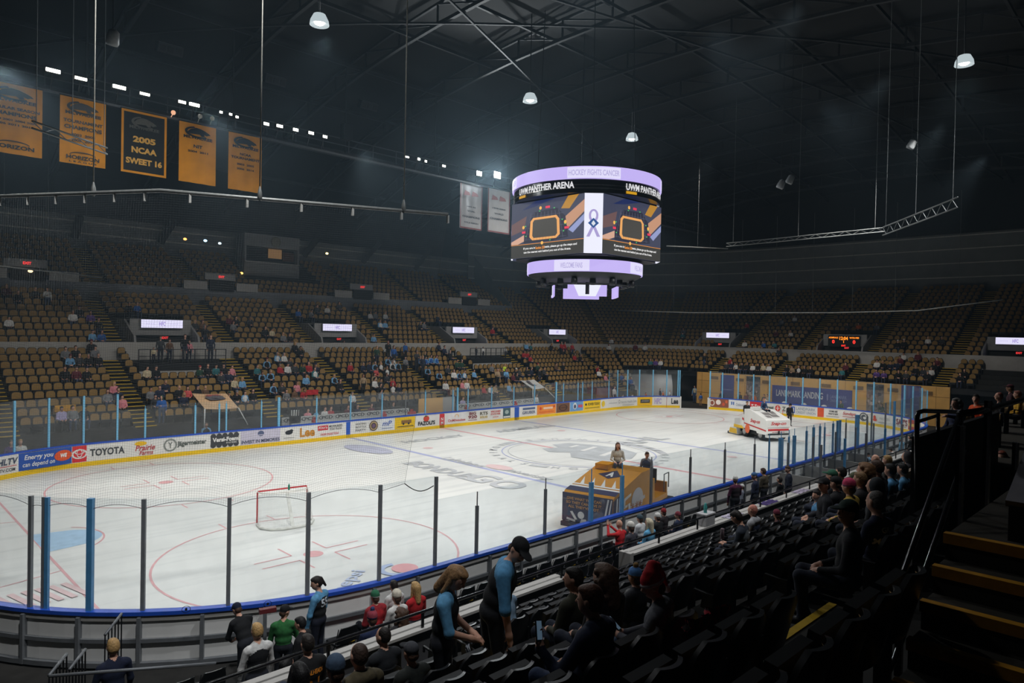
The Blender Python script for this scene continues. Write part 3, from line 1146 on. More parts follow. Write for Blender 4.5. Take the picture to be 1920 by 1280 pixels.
def advert(path, root, px0, px1, bg, items, z0=0.235, z1=1.06):
    """a printed panel on the boards; items: ('t', text, fx, fz, fw, fh, rgb, bold, shear) letters,
    ('r', fx, fz, fw, fh, rgb) bar, ('e', fx, fz, rx, ry, rgb) oval (fractions of the panel; rx, ry of its height)"""
    a, b = on_path(px0, path), on_path(px1, path)
    xd = (b - a).normalized()
    nn = xd.cross(Vector((0, 0, 1)))
    w, h = (b - a).length, z1 - z0
    mats, mb = [], MB()

    def use(rgb):
        m = paint(rgb)
        if m not in mats:
            mats.append(m)
        mb.use(mats.index(m))
    Q = lambda fx, fz, l: a + xd * (w * fx) + Vector((0, 0, z0 + h * fz)) + nn * l
    if bg:
        use(bg)
        mb.bar(Q(0, .5, .006), Q(1, .5, .006), 0.012, h * 0.97)
    lift = 0.016
    for it in items:
        lift += 0.002
        if it[0] == 't':
            _, s, fx, fz, fw, fh, rgb = it[:7]
            use(rgb)
            add_text(mb, s, Q(fx, fz, lift), xd, (0, 0, 1), w * fw, h * fh, it[7] if len(it) > 7 else 0.015, it[8] if len(it) > 8 else 0)
        elif it[0] == 'r':
            _, fx, fz, fw, fh, rgb = it
            use(rgb)
            mb.poly([Q(fx - fw / 2, fz - fh / 2, lift), Q(fx + fw / 2, fz - fh / 2, lift), Q(fx + fw / 2, fz + fh / 2, lift), Q(fx - fw / 2, fz + fh / 2, lift)])
        elif it[0] == 'e':
            _, fx, fz, rx, ry, rgb = it
            use(rgb)
            mb.poly(disc_pts(Q(fx, fz, lift), xd, (0, 0, 1), rx * h, ry * h, 20))
        elif it[0] == 'o':
            _, fx, fz, rx, ry, rgb = it
            use(rgb)
            P0, P1 = disc_pts(Q(fx, fz, lift), xd, (0, 0, 1), rx * h, ry * h, 22), disc_pts(Q(fx, fz, lift), xd, (0, 0, 1), rx * h * .76, ry * h * .76, 22)
            mb.grid([[p, q] for p, q in zip(P0 + P0[:1], P1 + P1[:1])], False)
    return mb.build('advert', mats, root)


T, R_, E_, O_ = 't', 'r', 'e', 'o'
RD, BL, OR, WH, YL = (206, 40, 52), (36, 78, 176), (226, 122, 40), (240, 240, 238), (246, 196, 30)
advert(FAR, b_far, -24, 33, None, [(T, 'AHLTV', .55, .66, .9, .36, (60, 72, 96), .03, .2), (R_, .5, .4, .9, .03, RD), (T, 'AHLTV.COM', .5, .2, .8, .18, DK)])
advert(FAR, b_far, 35, 134, (34, 84, 176), [(T, 'Energy you', .37, .68, .54, .36, WH, .02, .15), (T, 'can depend on', .37, .28, .6, .34, WH, .01, .15), (E_, .83, .55, .5, .32, (232, 90, 40)), (T, 'WE', .84, .56, .13, .24, WH, .06, .2)])
advert(FAR, b_far, 136, 162, (226, 52, 60), [(O_, .5, .5, .44, .29, WH), (O_, .5, .55, .16, .26, WH), (O_, .5, .62, .28, .14, WH)])
advert(FAR, b_far, 166, 236, None, [(T, 'TOYOTA', .5, .5, .93, .45, (70, 74, 78), .03)])
advert(FAR, b_far, 248, 292, None, [(E_, .36, .78, .36, .14, YL), (T, 'Prairie', .55, .5, .85, .36, (190, 60, 66), .02, .25), (T, 'Farms', .6, .18, .6, .28, (190, 60, 66), .02, .25)])
advert(FAR, b_far, 308, 388, None, [(O_, .13, .5, .42, .42, (140, 146, 142)), (T, 'Y', .13, .5, .1, .4, (120, 126, 122)), (T, 'Jägermeister', .64, .5, .7, .42, (88, 96, 92), .03)])
advert(FAR, b_far, 393, 449, None, [(R_, .5, .5, .92, .62, (66, 68, 72))] + [(E_, .12 + .19 * k, .5 + s * .3, .19, .19, (66, 68, 72)) for k in range(5) for s in (-1, 1)] + [(T, 'Versi-Foam', .52, .56, .86, .3, WH, .05), (T, 'SYSTEMS', .72, .3, .36, .1, WH)])
advert(FAR, b_far, 451, 525, (210, 206, 226), [(E_, .5, .72, .24, .2, (84, 96, 132)), (R_, .5, .62, .2, .06, (210, 206, 226)), (T, 'INVEST IN MEMORIES', .5, .2, .96, .24, (78, 84, 110), .03)])
advert(FAR, b_far, 527, 556, None, [(E_, .5, .6, .3, .16, DK), (E_, .66, .72, .14, .1, DK), (R_, .4, .5, .2, .05, DK), (R_, .5, .2, .7, .04, (150, 150, 150))])
advert(FAR, b_far, 560, 592, None, [(T, 'Lee', .5, .5, .86, .7, (206, 142, 50), .035)])
advert(FAR, b_far, 593, 643, None, [(R_, .24, .7, .38, .36, (206, 56, 66)), (T, "King's", .24, .7, .32, .24, WH, .02, .2), (T, "MILWAUKEE'S", .72, .78, .5, .18, DK), (T, 'FOOD TRUCKS', .72, .56, .46, .16, DK), (T, 'ORDER ONLINE TODAY', .5, .2, .7, .16, RD)])
for px in (653, 969):
    advert(FAR, b_far, px - 4, px + 4, (40, 92, 190), [], z0=0.0)
advert(FAR, b_far, 664, 712, None, [(T, 'HOSTING', .25, .75, .4, .15, (110, 110, 110)), (T, 'BOTTLE', .25, .5, .4, .15, (110, 110, 110)), (T, 'PARTY', .25, .25, .4, .15, (110, 110, 110)), (E_, .75, .5, .42, .42, (92, 76, 74)), (O_, .75, .5, .34, .34, (196, 170, 120)), (E_, .75, .5, .14, .14, (120, 90, 130))])
advert(FAR, b_far, 713, 738, (236, 240, 246), [(T, 'mP', .5, .6, .7, .4, (60, 100, 180), .02, .2), (R_, .5, .2, .8, .06, (130, 150, 190))])
advert(FAR, b_far, 740, 778, (250, 206, 20), [(R_, .56, .58, .5, .3, (150, 110, 60)), (E_, .42, .42, .1, .1, DK), (E_, .68, .42, .1, .1, DK), (R_, .52, .2, .8, .06, DK)])
advert(FAR, b_far, 781, 818, None, [(E_, .48, .68, .32, .26, (214, 72, 48)), (E_, .46, .9, .12, .06, (60, 120, 60)), (T, "FAZOLI'S", .5, .3, .86, .36, DK, .04)])
advert(FAR, b_far, 824, 833, (214, 50, 58), [(T, 'N', .5, .62, .5, .22, WH, .03), (T, 'M', .5, .36, .5, .2, WH, .03)], z0=0.0)
advert(FAR, b_far, 838, 874, (238, 238, 240), [(O_, .5, .62, .24, .22, (236, 180, 70)), (R_, .5, .46, .3, .2, (238, 238, 240)), (T, 'OnMilwaukee', .5, .3, .9, .24, (206, 80, 74), .02)])
advert(FAR, b_far, 877, 895, None, [(T, 'BIG', .5, .76, .7, .26, (140, 74, 80), .04), (T, '920', .5, .44, .9, .3, (140, 74, 80), .04), (R_, .5, .16, .9, .05, (140, 74, 80))])
advert(FAR, b_far, 898, 916, None, [(T, 'RTS', .5, .68, .8, .3, (90, 88, 70), .03), (T, 'SOLAR', .5, .34, .8, .22, (210, 180, 90), .03)])
advert(FAR, b_far, 919, 939, None, [(T, 'WISCONSIN', .5, .76, .9, .18, RD, .02), (T, 'STATE FAIR', .5, .52, .9, .18, RD, .02), (T, '2024', .5, .24, .5, .1, RD)])
advert(FAR, b_far, 943, 957, (70, 100, 106), [(E_, .5, .6, .26, .2, (170, 190, 186)), (R_, .5, .14, .9, .14, WH)])
advert(FAR, b_far, 977, 1006, None, [(R_, .5, .74, .8, .2, (90, 110, 150)), (T, 'GRUBER', .5, .36, .84, .3, (110, 120, 150), .02)])
advert(FAR, b_far, 1007, 1042, (248, 150, 60), [(E_, .18, .62, .16, .16, (226, 70, 40)), (R_, .58, .62, .5, .2, (252, 214, 190)), (R_, .5, .25, .8, .1, (240, 110, 40)), (E_, .9, .75, .1, .1, RD)])
advert(FAR, b_far, 1043, 1068, (122, 84, 62), [(O_, .5, .5, .7, .34, (70, 48, 38)), (T, 'COFFEE', .5, .5, .6, .16, (60, 40, 32), .02)])
advert(FAR, b_far, 1069, 1093, (112, 166, 220), [(E_, .36, .55, .3, .36, (230, 232, 236)), (E_, .36, .5, .18, .22, (70, 80, 110)), (R_, .78, .5, .34, .3, (210, 90, 110))])
advert(FAR, b_far, 1094, 1126, (250, 208, 30), [(E_, .14, .6, .14, .14, DK), (T, 'POWER TODAY', .6, .6, .7, .3, (90, 84, 40), .03), (R_, .5, .2, .85, .1, (170, 150, 60))])
advert(FAR, b_far, 1127, 1135, None, [(E_, .5, .5, .3, .34, (240, 206, 60))])
advert(FAR, b_far, 1138, 1194, None, [(R_, .2, .5, .26, .06, (170, 176, 180)), (O_, .4, .6, .14, .2, (80, 86, 90)), (T, 'Aurora Health Care', .72, .56, .52, .28, (160, 166, 168), .01), (R_, .7, .2, .4, .06, (180, 184, 186))])
advert(FAR, b_far, 1195, 1223, (250, 198, 28), [(R_, .52, .5, .64, .42, (60, 60, 64)), (T, 'JOHNSON', .52, .5, .5, .22, (190, 186, 170), .02, .3)])
advert(FAR, b_far, 1226, 1241, None, [(T, 'HFC', .5, .5, .86, .7, (196, 184, 226), .05)])
advert(FAR, b_far, 1249.4, 1250.4, (170, 40, 60), [], z0=0.0)
advert(FAR, b_far, 1254, 1272, None, [(T, 'Lee', .62, .5, .72, .7, (60, 62, 66), .03)])
# end boards
advert(END, b_end, 1332, 1366, (150, 88, 70), [(E_, .1, .5, .3, .36, (230, 220, 210)), (E_, .1, .5, .18, .24, (150, 80, 60)), (E_, .44, .6, .28, .3, (250, 240, 235)), (E_, .72, .4, .16, .2, (210, 90, 60)), (E_, .88, .7, .14, .18, (220, 110, 70))])
advert(END, b_end, 1368, 1398, (238, 242, 246), [(R_, .14, .6, .07, .36, (50, 110, 190)), (R_, .26, .6, .07, .36, (50, 110, 190)), (T, "Children's", .68, .5, .56, .34, (150, 160, 176), .01)])
advert(END, b_end, 1406, 1433, (214, 44, 58), [(T, 'T-Town', .5, .5, .8, .4, WH, .04, .2)])
advert(END, b_end, 1434, 1478, None, [(T, 'meet', .24, .5, .3, .4, (110, 116, 110), .04), (E_, .56, .5, .3, .34, (226, 70, 60)), (R_, .56, .5, .16, .06, WH), (R_, .56, .5, .03, .5, WH), (T, 'Z', .82, .5, .16, .5, (130, 136, 130), .05)])
advert(END, b_end, 1482, 1531, None, [(R_, .1, .5, .16, .7, (58, 96, 186)), (R_, .13, .5, .03, .5, WH), (T, 'LANDMARK', .6, .68, .74, .3, (140, 156, 178), .0), (T, 'CREDIT UNION', .6, .28, .74, .26, (140, 156, 178), .0)])
advert(END, b_end, 1533, 1545, (226, 92, 54), [])
advert(END, b_end, 1548, 1574, None, [(T, 'COME SEE', .55, .72, .6, .18, DK, .03), (T, 'WHAT IS NEW', .55, .45, .7, .18, DK, .03), (R_, .5, .18, .9, .05, (150, 150, 150))])
advert(END, b_end, 1577, 1608, None, [(T, 'Sundays', .5, .6, .8, .4, (190, 80, 86), .02, .3), (R_, .5, .3, .8, .05, (190, 80, 86))])
advert(END, b_end, 1610, 1629, None, [(O_, .5, .5, .44, .42, (84, 90, 98)), (E_, .5, .46, .24, .26, (84, 90, 98)), (E_, .6, .4, .16, .12, WH)])
advert(END, b_end, 1634, 1672, None, [(E_, .16, .6, .16, .2, (222, 84, 60)), (E_, .18, .36, .24, .14, (222, 84, 60)), (T, 'PARTNERS', .66, .56, .5, .24, (170, 176, 182), .0), (R_, .56, .18, .4, .06, (160, 160, 166))])
advert(END, b_end, 1680, 1702, None, [(T, "SAZ'S", .5, .55, .95, .6, (140, 78, 88), .03), (R_, .5, .15, .8, .05, (170, 150, 150))])
advert(END, b_end, 1703, 1715, (176, 60, 50), [(R_, .5, .5, .9, .26, (222, 186, 90))])
advert(END, b_end, 1722, 1745, None, [(O_, .5, .5, .5, .3, (150, 158, 170))])

# ---------------------------------------------------------------- hanging centre scoreboard
SX, SY = 1.0, 0.65
hb = empty('hanging_scoreboard', (SX, SY, 8.5), 0, 'big four-sided video scoreboard hanging over centre ice', 'scoreboard')


def zat(px, py, x, y):
    d = ray(px, py)
    return CAM.z + d.z * math.hypot(x - CAM.x, y - CAM.y) / math.hypot(d.x, d.y)


HS = 3.55
ZS1, ZS0 = zat(1097, 362, SX - HS, SY - HS + .85), zat(1097, 474, SX - HS, SY - HS + .85)
fx_, fy_ = SX - 4.5 * CF.x, SY - 4.5 * CF.y
ZR1, ZR0 = zat(1100, 311, fx_, fy_), zat(1100, 335, fx_, fy_)
ZB0 = zat(1100, 360, fx_, fy_)
gx_, gy_ = SX - 3.5 * CF.x, SY - 3.5 * CF.y
ZL1, ZL0 = zat(1100, 485.5, gx_, gy_), zat(1100, 508.5, gx_, gy_)
LIL = emit('lilac ribbon led', (196, 180, 246), 1.0)
PAL = emit('pale ribbon led', (226, 222, 253), 1.0)
INK = emit('ribbon letter led', (186, 178, 226), 0.95)


def band(mb, r, z0, z1, a0=0, a1=360, n=72):
    return mb.grid([[(SX + r * math.cos(math.radians(a0 + (a1 - a0) * i / n)), SY + r * math.sin(math.radians(a0 + (a1 - a0) * i / n)), z) for z in (z0, z1)] for i in range(n + 1)])


def ring_text(mb, s, r, z, h, a_mid, span, **k):
    """letters bent round a drum of radius r, read from outside, filling span degrees"""
    v, fs, w, hh = text_mesh(s, k.get('bold', .02), k.get('shear', 0))
    out = []
    for p in v:
        t = math.radians(a_mid + (p[0] / w - 0.5) * span)
        out.append((SX + r * math.cos(t), SY + r * math.sin(t), z + (p[1] / hh - 0.5) * h))
    mb._add(out, fs)
    return mb


AV = 225.0
mb = MB()
band(mb, 4.42, ZB0, ZR1 + 0.05)
for z in (ZB0, ZR1 + 0.05):
    mb.poly([(SX + 4.42 * math.cos(2 * PI * i / 48), SY + 4.42 * math.sin(2 * PI * i / 48), z) for i in range(48)])
mb.build('drum', mat('gloss black drum', (14, 15, 18), 0.18), hb)
band(MB(), 4.5, ZR0, ZR1).build('upper_ribbon', LIL, hb)
for a in (AV, AV + 90, AV + 180, AV - 90):
    band(MB(), 4.515, ZR0 + .05, ZR1 - .05, a - 19, a + 19, 12).build('ribbon_panel', PAL, hb)
mb = MB()
for a in (AV, AV + 90, AV + 180, AV - 90):
    ring_text(mb, 'HOCKEY FIGHTS CANCER', 4.525, (ZR0 + ZR1) / 2, (ZR1 - ZR0) * .45, a, 36)
mb.build('ribbon_lettering', INK, hb)
mb = MB()
for f in (0.3, 0.55):
    band(mb, 4.44, ZB0 + (ZR0 - ZB0) * f, ZB0 + (ZR0 - ZB0) * (f + .07))
mb.build('drum_trim', mat('polished trim', (190, 186, 180), 0.25, metal=0.9), hb)
WLED = emit('white sign letter', (235, 236, 240), 0.9)
for a in (AV - 45, AV + 45, AV + 135, AV - 135):
    ring_text(MB(), 'UWM PANTHER ARENA', 4.47, ZB0 + (ZR0 - ZB0) * .58, (ZR0 - ZB0) * .5, a + 5, 52, bold=.03).build('drum_lettering', WLED, hb)
mb = MB()
for a in (AV - 45, AV + 45, AV + 135, AV - 135):
    band(mb, 4.475, ZB0 + (ZR0 - ZB0) * .05, ZB0 + (ZR0 - ZB0) * .25, a - 21, a - 11.5, 6)
mb.build('gold_sign_bar', emit('gold sign bar', (236, 176, 30), 0.7), hb)
# four screens with bevelled corner strips
scr = {}
c = 0.72
zc, hz = (ZS0 + ZS1) / 2, (ZS1 - ZS0)
mb = MB().poly([(SX + a * (HS - .1), SY + b * (HS - .1), zc - hz / 2 - .05) for a, b in ((-1, -.72), (-.72, -1), (.72, -1), (1, -.72), (1, .72), (.72, 1), (-.72, 1), (-1, .72))], (0, 0, hz + .1))
mb.build('screen_frame', BLACK, hb)
SCRB = emit('screen slate background', (66, 70, 92), 0.9)
for k in range(4):
    R3 = Matrix.Rotation(k * PI / 2, 3, 'Z')
    Q = lambda s, z, l=0.0: R3 @ Vector((s, -HS - l, 0)) + Vector((SX, SY, z))
    xd = R3 @ Vector((1, 0, 0))
    w = HS - c
    o = MB().bar(Q(-w, zc, -.06), Q(w, zc, -.06), 0.12, hz).build('screen', SCRB, hb)
    mats = []
    mb = MB()

    def pe(rgb, st=.95):
        m = emit('screen %02x%02x%02x' % tuple(rgb), rgb, st)
        if m not in mats:
            mats.append(m)
        mb.use(mats.index(m))

    def rect(x0, x1, z0, z1, l):
        mb.poly([Q(x0 * w, ZS0 + hz * z0, l), Q(x1 * w, ZS0 + hz * z0, l), Q(x1 * w, ZS0 + hz * z1, l), Q(x0 * w, ZS0 + hz * z1, l)])

    def quad(pts, l):
        mb.poly([Q(a * w, ZS0 + hz * b, l) for a, b in pts])
    pe((58, 57, 54)); rect(-1, 1, 0, .235, .004)
    pe((236, 150, 60)); rect(-1, 1, .235, .245, .006)
    pe((110, 84, 84)); quad([(-1, .62), (-.55, .75), (-.62, .5), (-1, .42)], .004)
    pe((216, 170, 146)); quad([(-1, .3), (-.5, .45), (-.5, .33), (-.8, .25), (-1, .25)], .004)
    pe((200, 150, 120)); quad([(.45, .62), (1, .9), (1, .7), (.6, .45)], .003)
    pe((186, 134, 50)); quad([(.4, .8), (.58, 1), (.86, 1), (.62, .78)], .004)
    pe((150, 160, 206)); quad([(.6, .42), (1, .66), (1, .55), (.72, .36)], .005)
    pe((34, 46, 92)); quad([(-.7, .86), (-.3, 1), (.25, 1), (-.3, .9)], .004)
    pe((40, 42, 60)); quad([(-.62, .26), (-.62, .42), (-.34, .8), (.3, .82), (.52, .66), (.6, .3), (.2, .26)], .006)
    pe((96, 100, 118))
    for i in range(9):
        quad([(-.58 + .13 * i, .3), (-.57 + .13 * i, .3), (-.42 + .095 * i, .79), (-.43 + .095 * i, .79)], .008)
    for i in range(5):
        rect(-.58 + .03 * i, .55 - .02 * i, .32 + .1 * i, .325 + .1 * i, .008)
    pe((240, 172, 100)); quad([(-.46, .36), (-.44, .64), (-.36, .7), (.28, .7), (.36, .63), (.38, .36), (.28, .3), (-.38, .3)], .01)
    pe((72, 70, 66)); quad([(-.38, .38), (-.37, .62), (-.33, .66), (.25, .66), (.29, .62), (.31, .38), (.26, .34), (-.34, .34)], .012)
    pe((200, 130, 60))
    for i in range(8):
        rect(-.34 + .085 * i, -.332 + .085 * i, .3, .34, .014)
    pe((236, 60, 90)); rect(.5, .62, .44, .48, .012); rect(-.68, -.58, .44, .48, .012); rect(-.02, .1, .84, .88, .012)
    pe((80, 220, 110))
    for a, b in ((.42, .6), (.5, .52), (.46, .4), (-.6, .56), (-.58, .38), (.2, .82), (-.2, .8), (.1, .27)):
        rect(a, a + .035, b, b + .015, .012)
    pe((250, 190, 90))
    for a, b in ((.52, .56), (-.64, .55), (-.16, .86), (-.1, .22 + .02)):
        mb.poly(disc_pts(Q(a * w, ZS0 + hz * b, .013), xd, (0, 0, 1), .1, .1, 12))
    pe((240, 240, 240))
    add_text(mb, 'If you are in', Q(-.46 * w, ZS0 + hz * .16, .012), xd, (0, 0, 1), w * .34, hz * .05, .03)
    add_text(mb, 'seats, please go up the steps and', Q(.4 * w, ZS0 + hz * .16, .012), xd, (0, 0, 1), w * .86, hz * .05, .03)
    add_text(mb, 'use the nearest exit behind you out of the Arena.', Q(.03 * w, ZS0 + hz * .09, .012), xd, (0, 0, 1), w * 1.3, hz * .05, .03)
    pe((240, 150, 60))
    add_text(mb, 'Section 200', Q(-.15 * w, ZS0 + hz * .16, .012), xd, (0, 0, 1), w * .26, hz * .05, .03)
    mb.build('picture', mats, o)
    # corner strip
    R4 = Matrix.Rotation(k * PI / 2 - PI / 4, 3, 'Z')
    rr = (2 * HS - c) / math.sqrt(2)
    S = lambda s, z, l=0.0: R4 @ Vector((s, -rr - l, 0)) + Vector((SX, SY, z))
    hw = c / math.sqrt(2)
    o = MB().bar(S(-hw, zc, -.05), S(hw, zc, -.05), 0.1, hz).build('corner_strip', emit('white strip led', (238, 240, 255), 1.0), hb)
    xd = R4 @ Vector((1, 0, 0))
    mb = MB()
    def ribbon_leg(a, b, wd):
        a, b = S(a[0], zc + a[1], .01), S(b[0], zc + b[1], .012)
        mb.bar(a, b, 0.004, wd, up=xd)
    P0 = disc_pts(S(0, zc + .42, .012), xd, (0, 0, 1), .26, .34, 18, -.6, PI + .6, False)
    P1 = disc_pts(S(0, zc + .42, .012), xd, (0, 0, 1), .14, .24, 18, -.6, PI + .6, False)
    mb.grid([[p, q] for p, q in zip(P0, P1)], False)
    mb.poly([S(-.26, zc + .3, .012), S(-.12, zc + .3, .012), S(.38, zc - .75, .012), S(.2, zc - .75, .012)])
    mb.poly([S(.26, zc + .3, .014), S(.12, zc + .3, .014), S(-.38, zc - .75, .014), S(-.2, zc - .75, .014)])
    mb.build('ribbon_emblem', emit('ribbon lilac', (176, 164, 220), .9), o)
    mb = MB().poly([S(-.3, zc, .018), S(0, zc - .28, .018), S(.3, zc, .018), S(0, zc + .28, .018)])
    mb.build('diamond_emblem', emit('emblem blue', (40, 84, 150), .9), o)
    mb = MB().poly([S(-.12, zc - .02, .022), S(0, zc - .16, .022), S(.12, zc - .02, .022), S(0, zc + .15, .022)])
    mb.build('diamond_emblem', emit('emblem white', (230, 236, 245), .9), o)
# lower drum
band(MB(), 3.5, ZL0, ZL1).build('lower_ribbon', LIL, hb)
for a in (AV - 18, AV + 60, AV + 140, AV - 100):
    band(MB(), 3.515, ZL0 + .03, ZL1 - .03, a - 17, a + 17, 12).build('ribbon_panel', PAL, hb)
mb = MB()
for a in (AV - 18, AV + 60, AV + 140, AV - 100):
    ring_text(mb, 'WELCOME FANS', 3.525, (ZL0 + ZL1) / 2, (ZL1 - ZL0) * .45, a, 21)
mb.build('ribbon_lettering', INK, hb)
mb = MB()
band(mb, 3.3, ZL1, ZS0)
mb.lathe([(3.45, ZL0), (3.3, ZL0 - .12), (2.9, ZL0 - .3), (2.6, ZL0 - .32), (0.1, ZL0 - .32)], 40, (SX, SY, 0))
mb.poly([(SX + 3.5 * math.cos(2 * PI * i / 40), SY + 3.5 * math.sin(2 * PI * i / 40), ZL1) for i in range(40)])
mb.build('underside', BLACK, hb)
for i in range(16):
    t = 2 * PI * i / 16 + .1
    r = 2.5 + .4 * (i % 2)
    p = Vector((SX + r * math.cos(t), SY + r * math.sin(t), ZL0 - .45))
    mb = MB().lathe([(.05, .2), (.17, .16), (.2, -.1), (.14, -.24), (.02, -.24)], 10, p)
    mb.box((p.x, p.y, p.z + .22), (.08, .25, .2), t)
    mb.build('spotlight', STEEL, hb)
MB().tube([(SX + 2.75 * math.cos(2 * PI * i / 30), SY + 2.75 * math.sin(2 * PI * i / 30), ZL0 - .62) for i in range(31)], .04, 6).build('light_ring', STEEL, hb)
for k in range(4):
    R4 = Matrix.Rotation(k * PI / 2 - PI / 4, 3, 'Z')
    S = lambda s, z, l=0.0: R4 @ Vector((s, -1.9 - l, 0)) + Vector((SX, SY, z))
    o = MB().bar(S(-1.15, ZL0 - .98, 0), S(1.15, ZL0 - .98, 0), .1, .66).build('under_screen', LIL, hb)
    xd = R4 @ Vector((1, 0, 0))
    mb = MB().poly([S(-.8, ZL0 - .65, .06), S(-.5, ZL0 - 1.31, .06), S(.5, ZL0 - 1.31, .06), S(.8, ZL0 - .65, .06)])
    mb.build('picture', emit('white strip led', (238, 240, 255), 1.0), o)
    MB().bar(S(0, ZL0 - .5, .1), S(0, ZL0 - 1.2, .1), .16, .16).build('spotlight', STEEL, hb)
for a in range(4):
    t = a * PI / 2 + .8
    x, y = SX + 3 * math.cos(t), SY + 3 * math.sin(t)
    MB().tube([(x, y, ZR1), (x * .9, y * .9, roof_z(x, y) + .2)], .025, 6).build('hoist_cable', STEEL, hb)

# ---------------------------------------------------------------- far catwalk, banners, floodlights
CYY, CZ = 16.4, 19.6
cw = empty('catwalk', (0, CYY, CZ), 0, 'long dark steel catwalk with rail carrying the floodlights, high above the far boards', 'catwalk')
MB().box((-6, CYY + .5, CZ - .25), (96, 1.0, .12)).build('walkway', RIBM, cw)
mb = MB()
for z in (CZ + .75, CZ + .3):
    mb.box((-6, CYY + .05, z), (96, .05, .05))
for x in range(-54, 43, 2):
    mb.box((x, CYY + .05, CZ + .25), (.05, .05, 1.0))
mb.build('rail', mat('catwalk steel', (78, 82, 86), .5), cw)
MB().box((-6, CYY - .3, CZ - .5), (96, .12, .12)).build('lower_rail', mat('catwalk steel', (78, 82, 86), .5), cw)
for x in range(-54, 43, 8):
    MB().bar((x, CYY + .5, CZ - .2), (x, CYY + .5, roof_z(x, CYY)), .08, .08).build('hanger', RIBM, cw)
GOLD = mat('gold banner cloth', (226, 150, 26), 0.8, 0.1, 1.2, bump=0.1)
BK = paint((20, 20, 22))


def panther(mb, P, w, h):
    """prowling cat head inside a swoosh; P(fx, fz) maps banner fractions"""
    a = [P(.5 + .36 * math.cos(t), .86 + .095 * math.sin(t)) for t in np.linspace(1.9, 5.4, 18)]
    b = [P(.52 + .31 * math.cos(t), .862 + .07 * math.sin(t)) for t in np.linspace(1.9, 5.4, 18)]
    mb.grid([[p, q] for p, q in zip(a, b)], False)
    mb.poly([P(x, z) for x, z in ((.2, .84), (.3, .9), (.45, .935), (.58, .925), (.7, .9), (.8, .87), (.84, .845), (.78, .84), (.74, .825), (.66, .84), (.68, .81), (.6, .8), (.54, .83), (.4, .825), (.28, .82))])


def banner(px0, px1, y, z0, z1, label, lines, m=GOLD, ink=BK, kind=0):
    x1 = hit(px1, 250, 1, y).x
    x0 = hit(px0, 250, 1, y).x if px0 is not None else x1 - 2.4
    w = x1 - x0
    r = empty('banner', (x0, y, z0), 0, label, 'banner', 'banners hanging from the far catwalk')
    rows = []
    for i in range(15):
        fx = i / 14
        rows.append([(x0 + w * fx, y + .03 * math.sin(fx * 17) * (1 - fz) ** .5, z0 + (z1 - z0) * fz) for fz in np.linspace(0, 1, 7)])
    mb = MB().grid(rows)
    mb.grid([[(p[0], p[1] + .015, p[2]) for p in q] for q in rows])
    mb.build('cloth', m, r)
    MB().tube([(x0 - .05, y, z1 + .03), (x1 + .05, y, z1 + .03)], .03, 6).build('hanging_rod', STEEL, r)
    mb2 = MB()
    for s in (.05, .95):
        mb2.tube([(x0 + w * s, y, z1), (x0 + w * s, CYY - .28, CZ - .5)], .012, 5)
    mb2.build('hanging_cord', STEEL, r)
    P = lambda fx, fz: Vector((x0 + w * fx, y - .05, z0 + (z1 - z0) * fz))
    mb = MB()
    if kind == 0 or kind == 1:
        panther(mb, P, w, z1 - z0)
        add_text(mb, 'MILWAUKEE', P(.5, .765), (1, 0, 0), (0, 0, 1), w * .78, (z1 - z0) * .05, .04)
    for s, fz, fw, fh in lines:
        add_text(mb, s, P(.5, fz), (1, 0, 0), (0, 0, 1), w * fw, (z1 - z0) * fh, .035)
    if kind == 1:
        a = [P(.5 + .3 * math.cos(t), .13 + .06 * math.sin(t)) for t in np.linspace(.4, PI - .2, 12)]
        b = [P(.5 + .3 * math.cos(t), .12 + .055 * math.sin(t)) for t in np.linspace(.4, PI - .2, 12)]
        mb.grid([[p, q] for p, q in zip(a, b)], False)
    mb.build('lettering', ink, r)
    return r, P, w


BZ1, BZ0, BYY = 19.02, 15.55, 16.0
banner(None, 79, BYY, BZ0, BZ1, 'gold banner reading REGULAR SEASON CHAMPIONS, leftmost and cut by the photo edge', [('REGULAR SEASON', .65, .9, .042), ('CHAMPIONS', .57, .8, .055), ('2000 2001 2004 2005', .48, .8, .03), ('2006 2011 2018', .42, .7, .03), ('HORIZON', .1, .72, .06)], kind=1)
banner(112, 198, BYY, BZ0, BZ1, 'gold banner reading TOURNAMENT CHAMPIONS with dates and HORIZON', [('TOURNAMENT', .64, .86, .05), ('CHAMPIONS', .55, .82, .06), ('2003  2005', .44, .52, .04), ('2006  2014', .36, .52, .04), ('HORIZON', .1, .72, .06), ('L E A G U E', .035, .6, .025)], kind=1)
r, P, w = banner(227, 312, BYY, BZ0, BZ1, 'black banner with gold border reading 2005 NCAA SWEET 16', [], m=mat('black banner cloth', (18, 19, 22), .8), kind=2)
mb = MB()
for a, b in ((0, .05), (.95, 1)):
    mb.poly([P(a, 0), P(b, 0), P(b, 1), P(a, 1)])
for a, b in ((0, .035), (.965, 1)):
    mb.poly([P(.05, a), P(.95, a), P(.95, b), P(.05, b)])
mb.build('border', GOLD, r)
mb = MB()
for s, fz, fw, fh in (('2005', .55, .5, .1), ('NCAA', .38, .56, .1), ('SWEET 16', .2, .8, .1)):
    add_text(mb, s, P(.5, fz), (1, 0, 0), (0, 0, 1), w * fw, 3.47 * fh, .05)
mb.build('lettering', mat('pale gold print', (222, 170, 80), .7), r)
mb = MB()
panther(mb, lambda fx, fz: P(.1 + fx * .8, fz - .03), w, 3.4)
add_text(mb, 'MILWAUKEE', P(.5, .74), (1, 0, 0), (0, 0, 1), w * .66, .17, .04)
mb.build('emblem', mat('grey banner emblem', (84, 82, 76), .7), r)
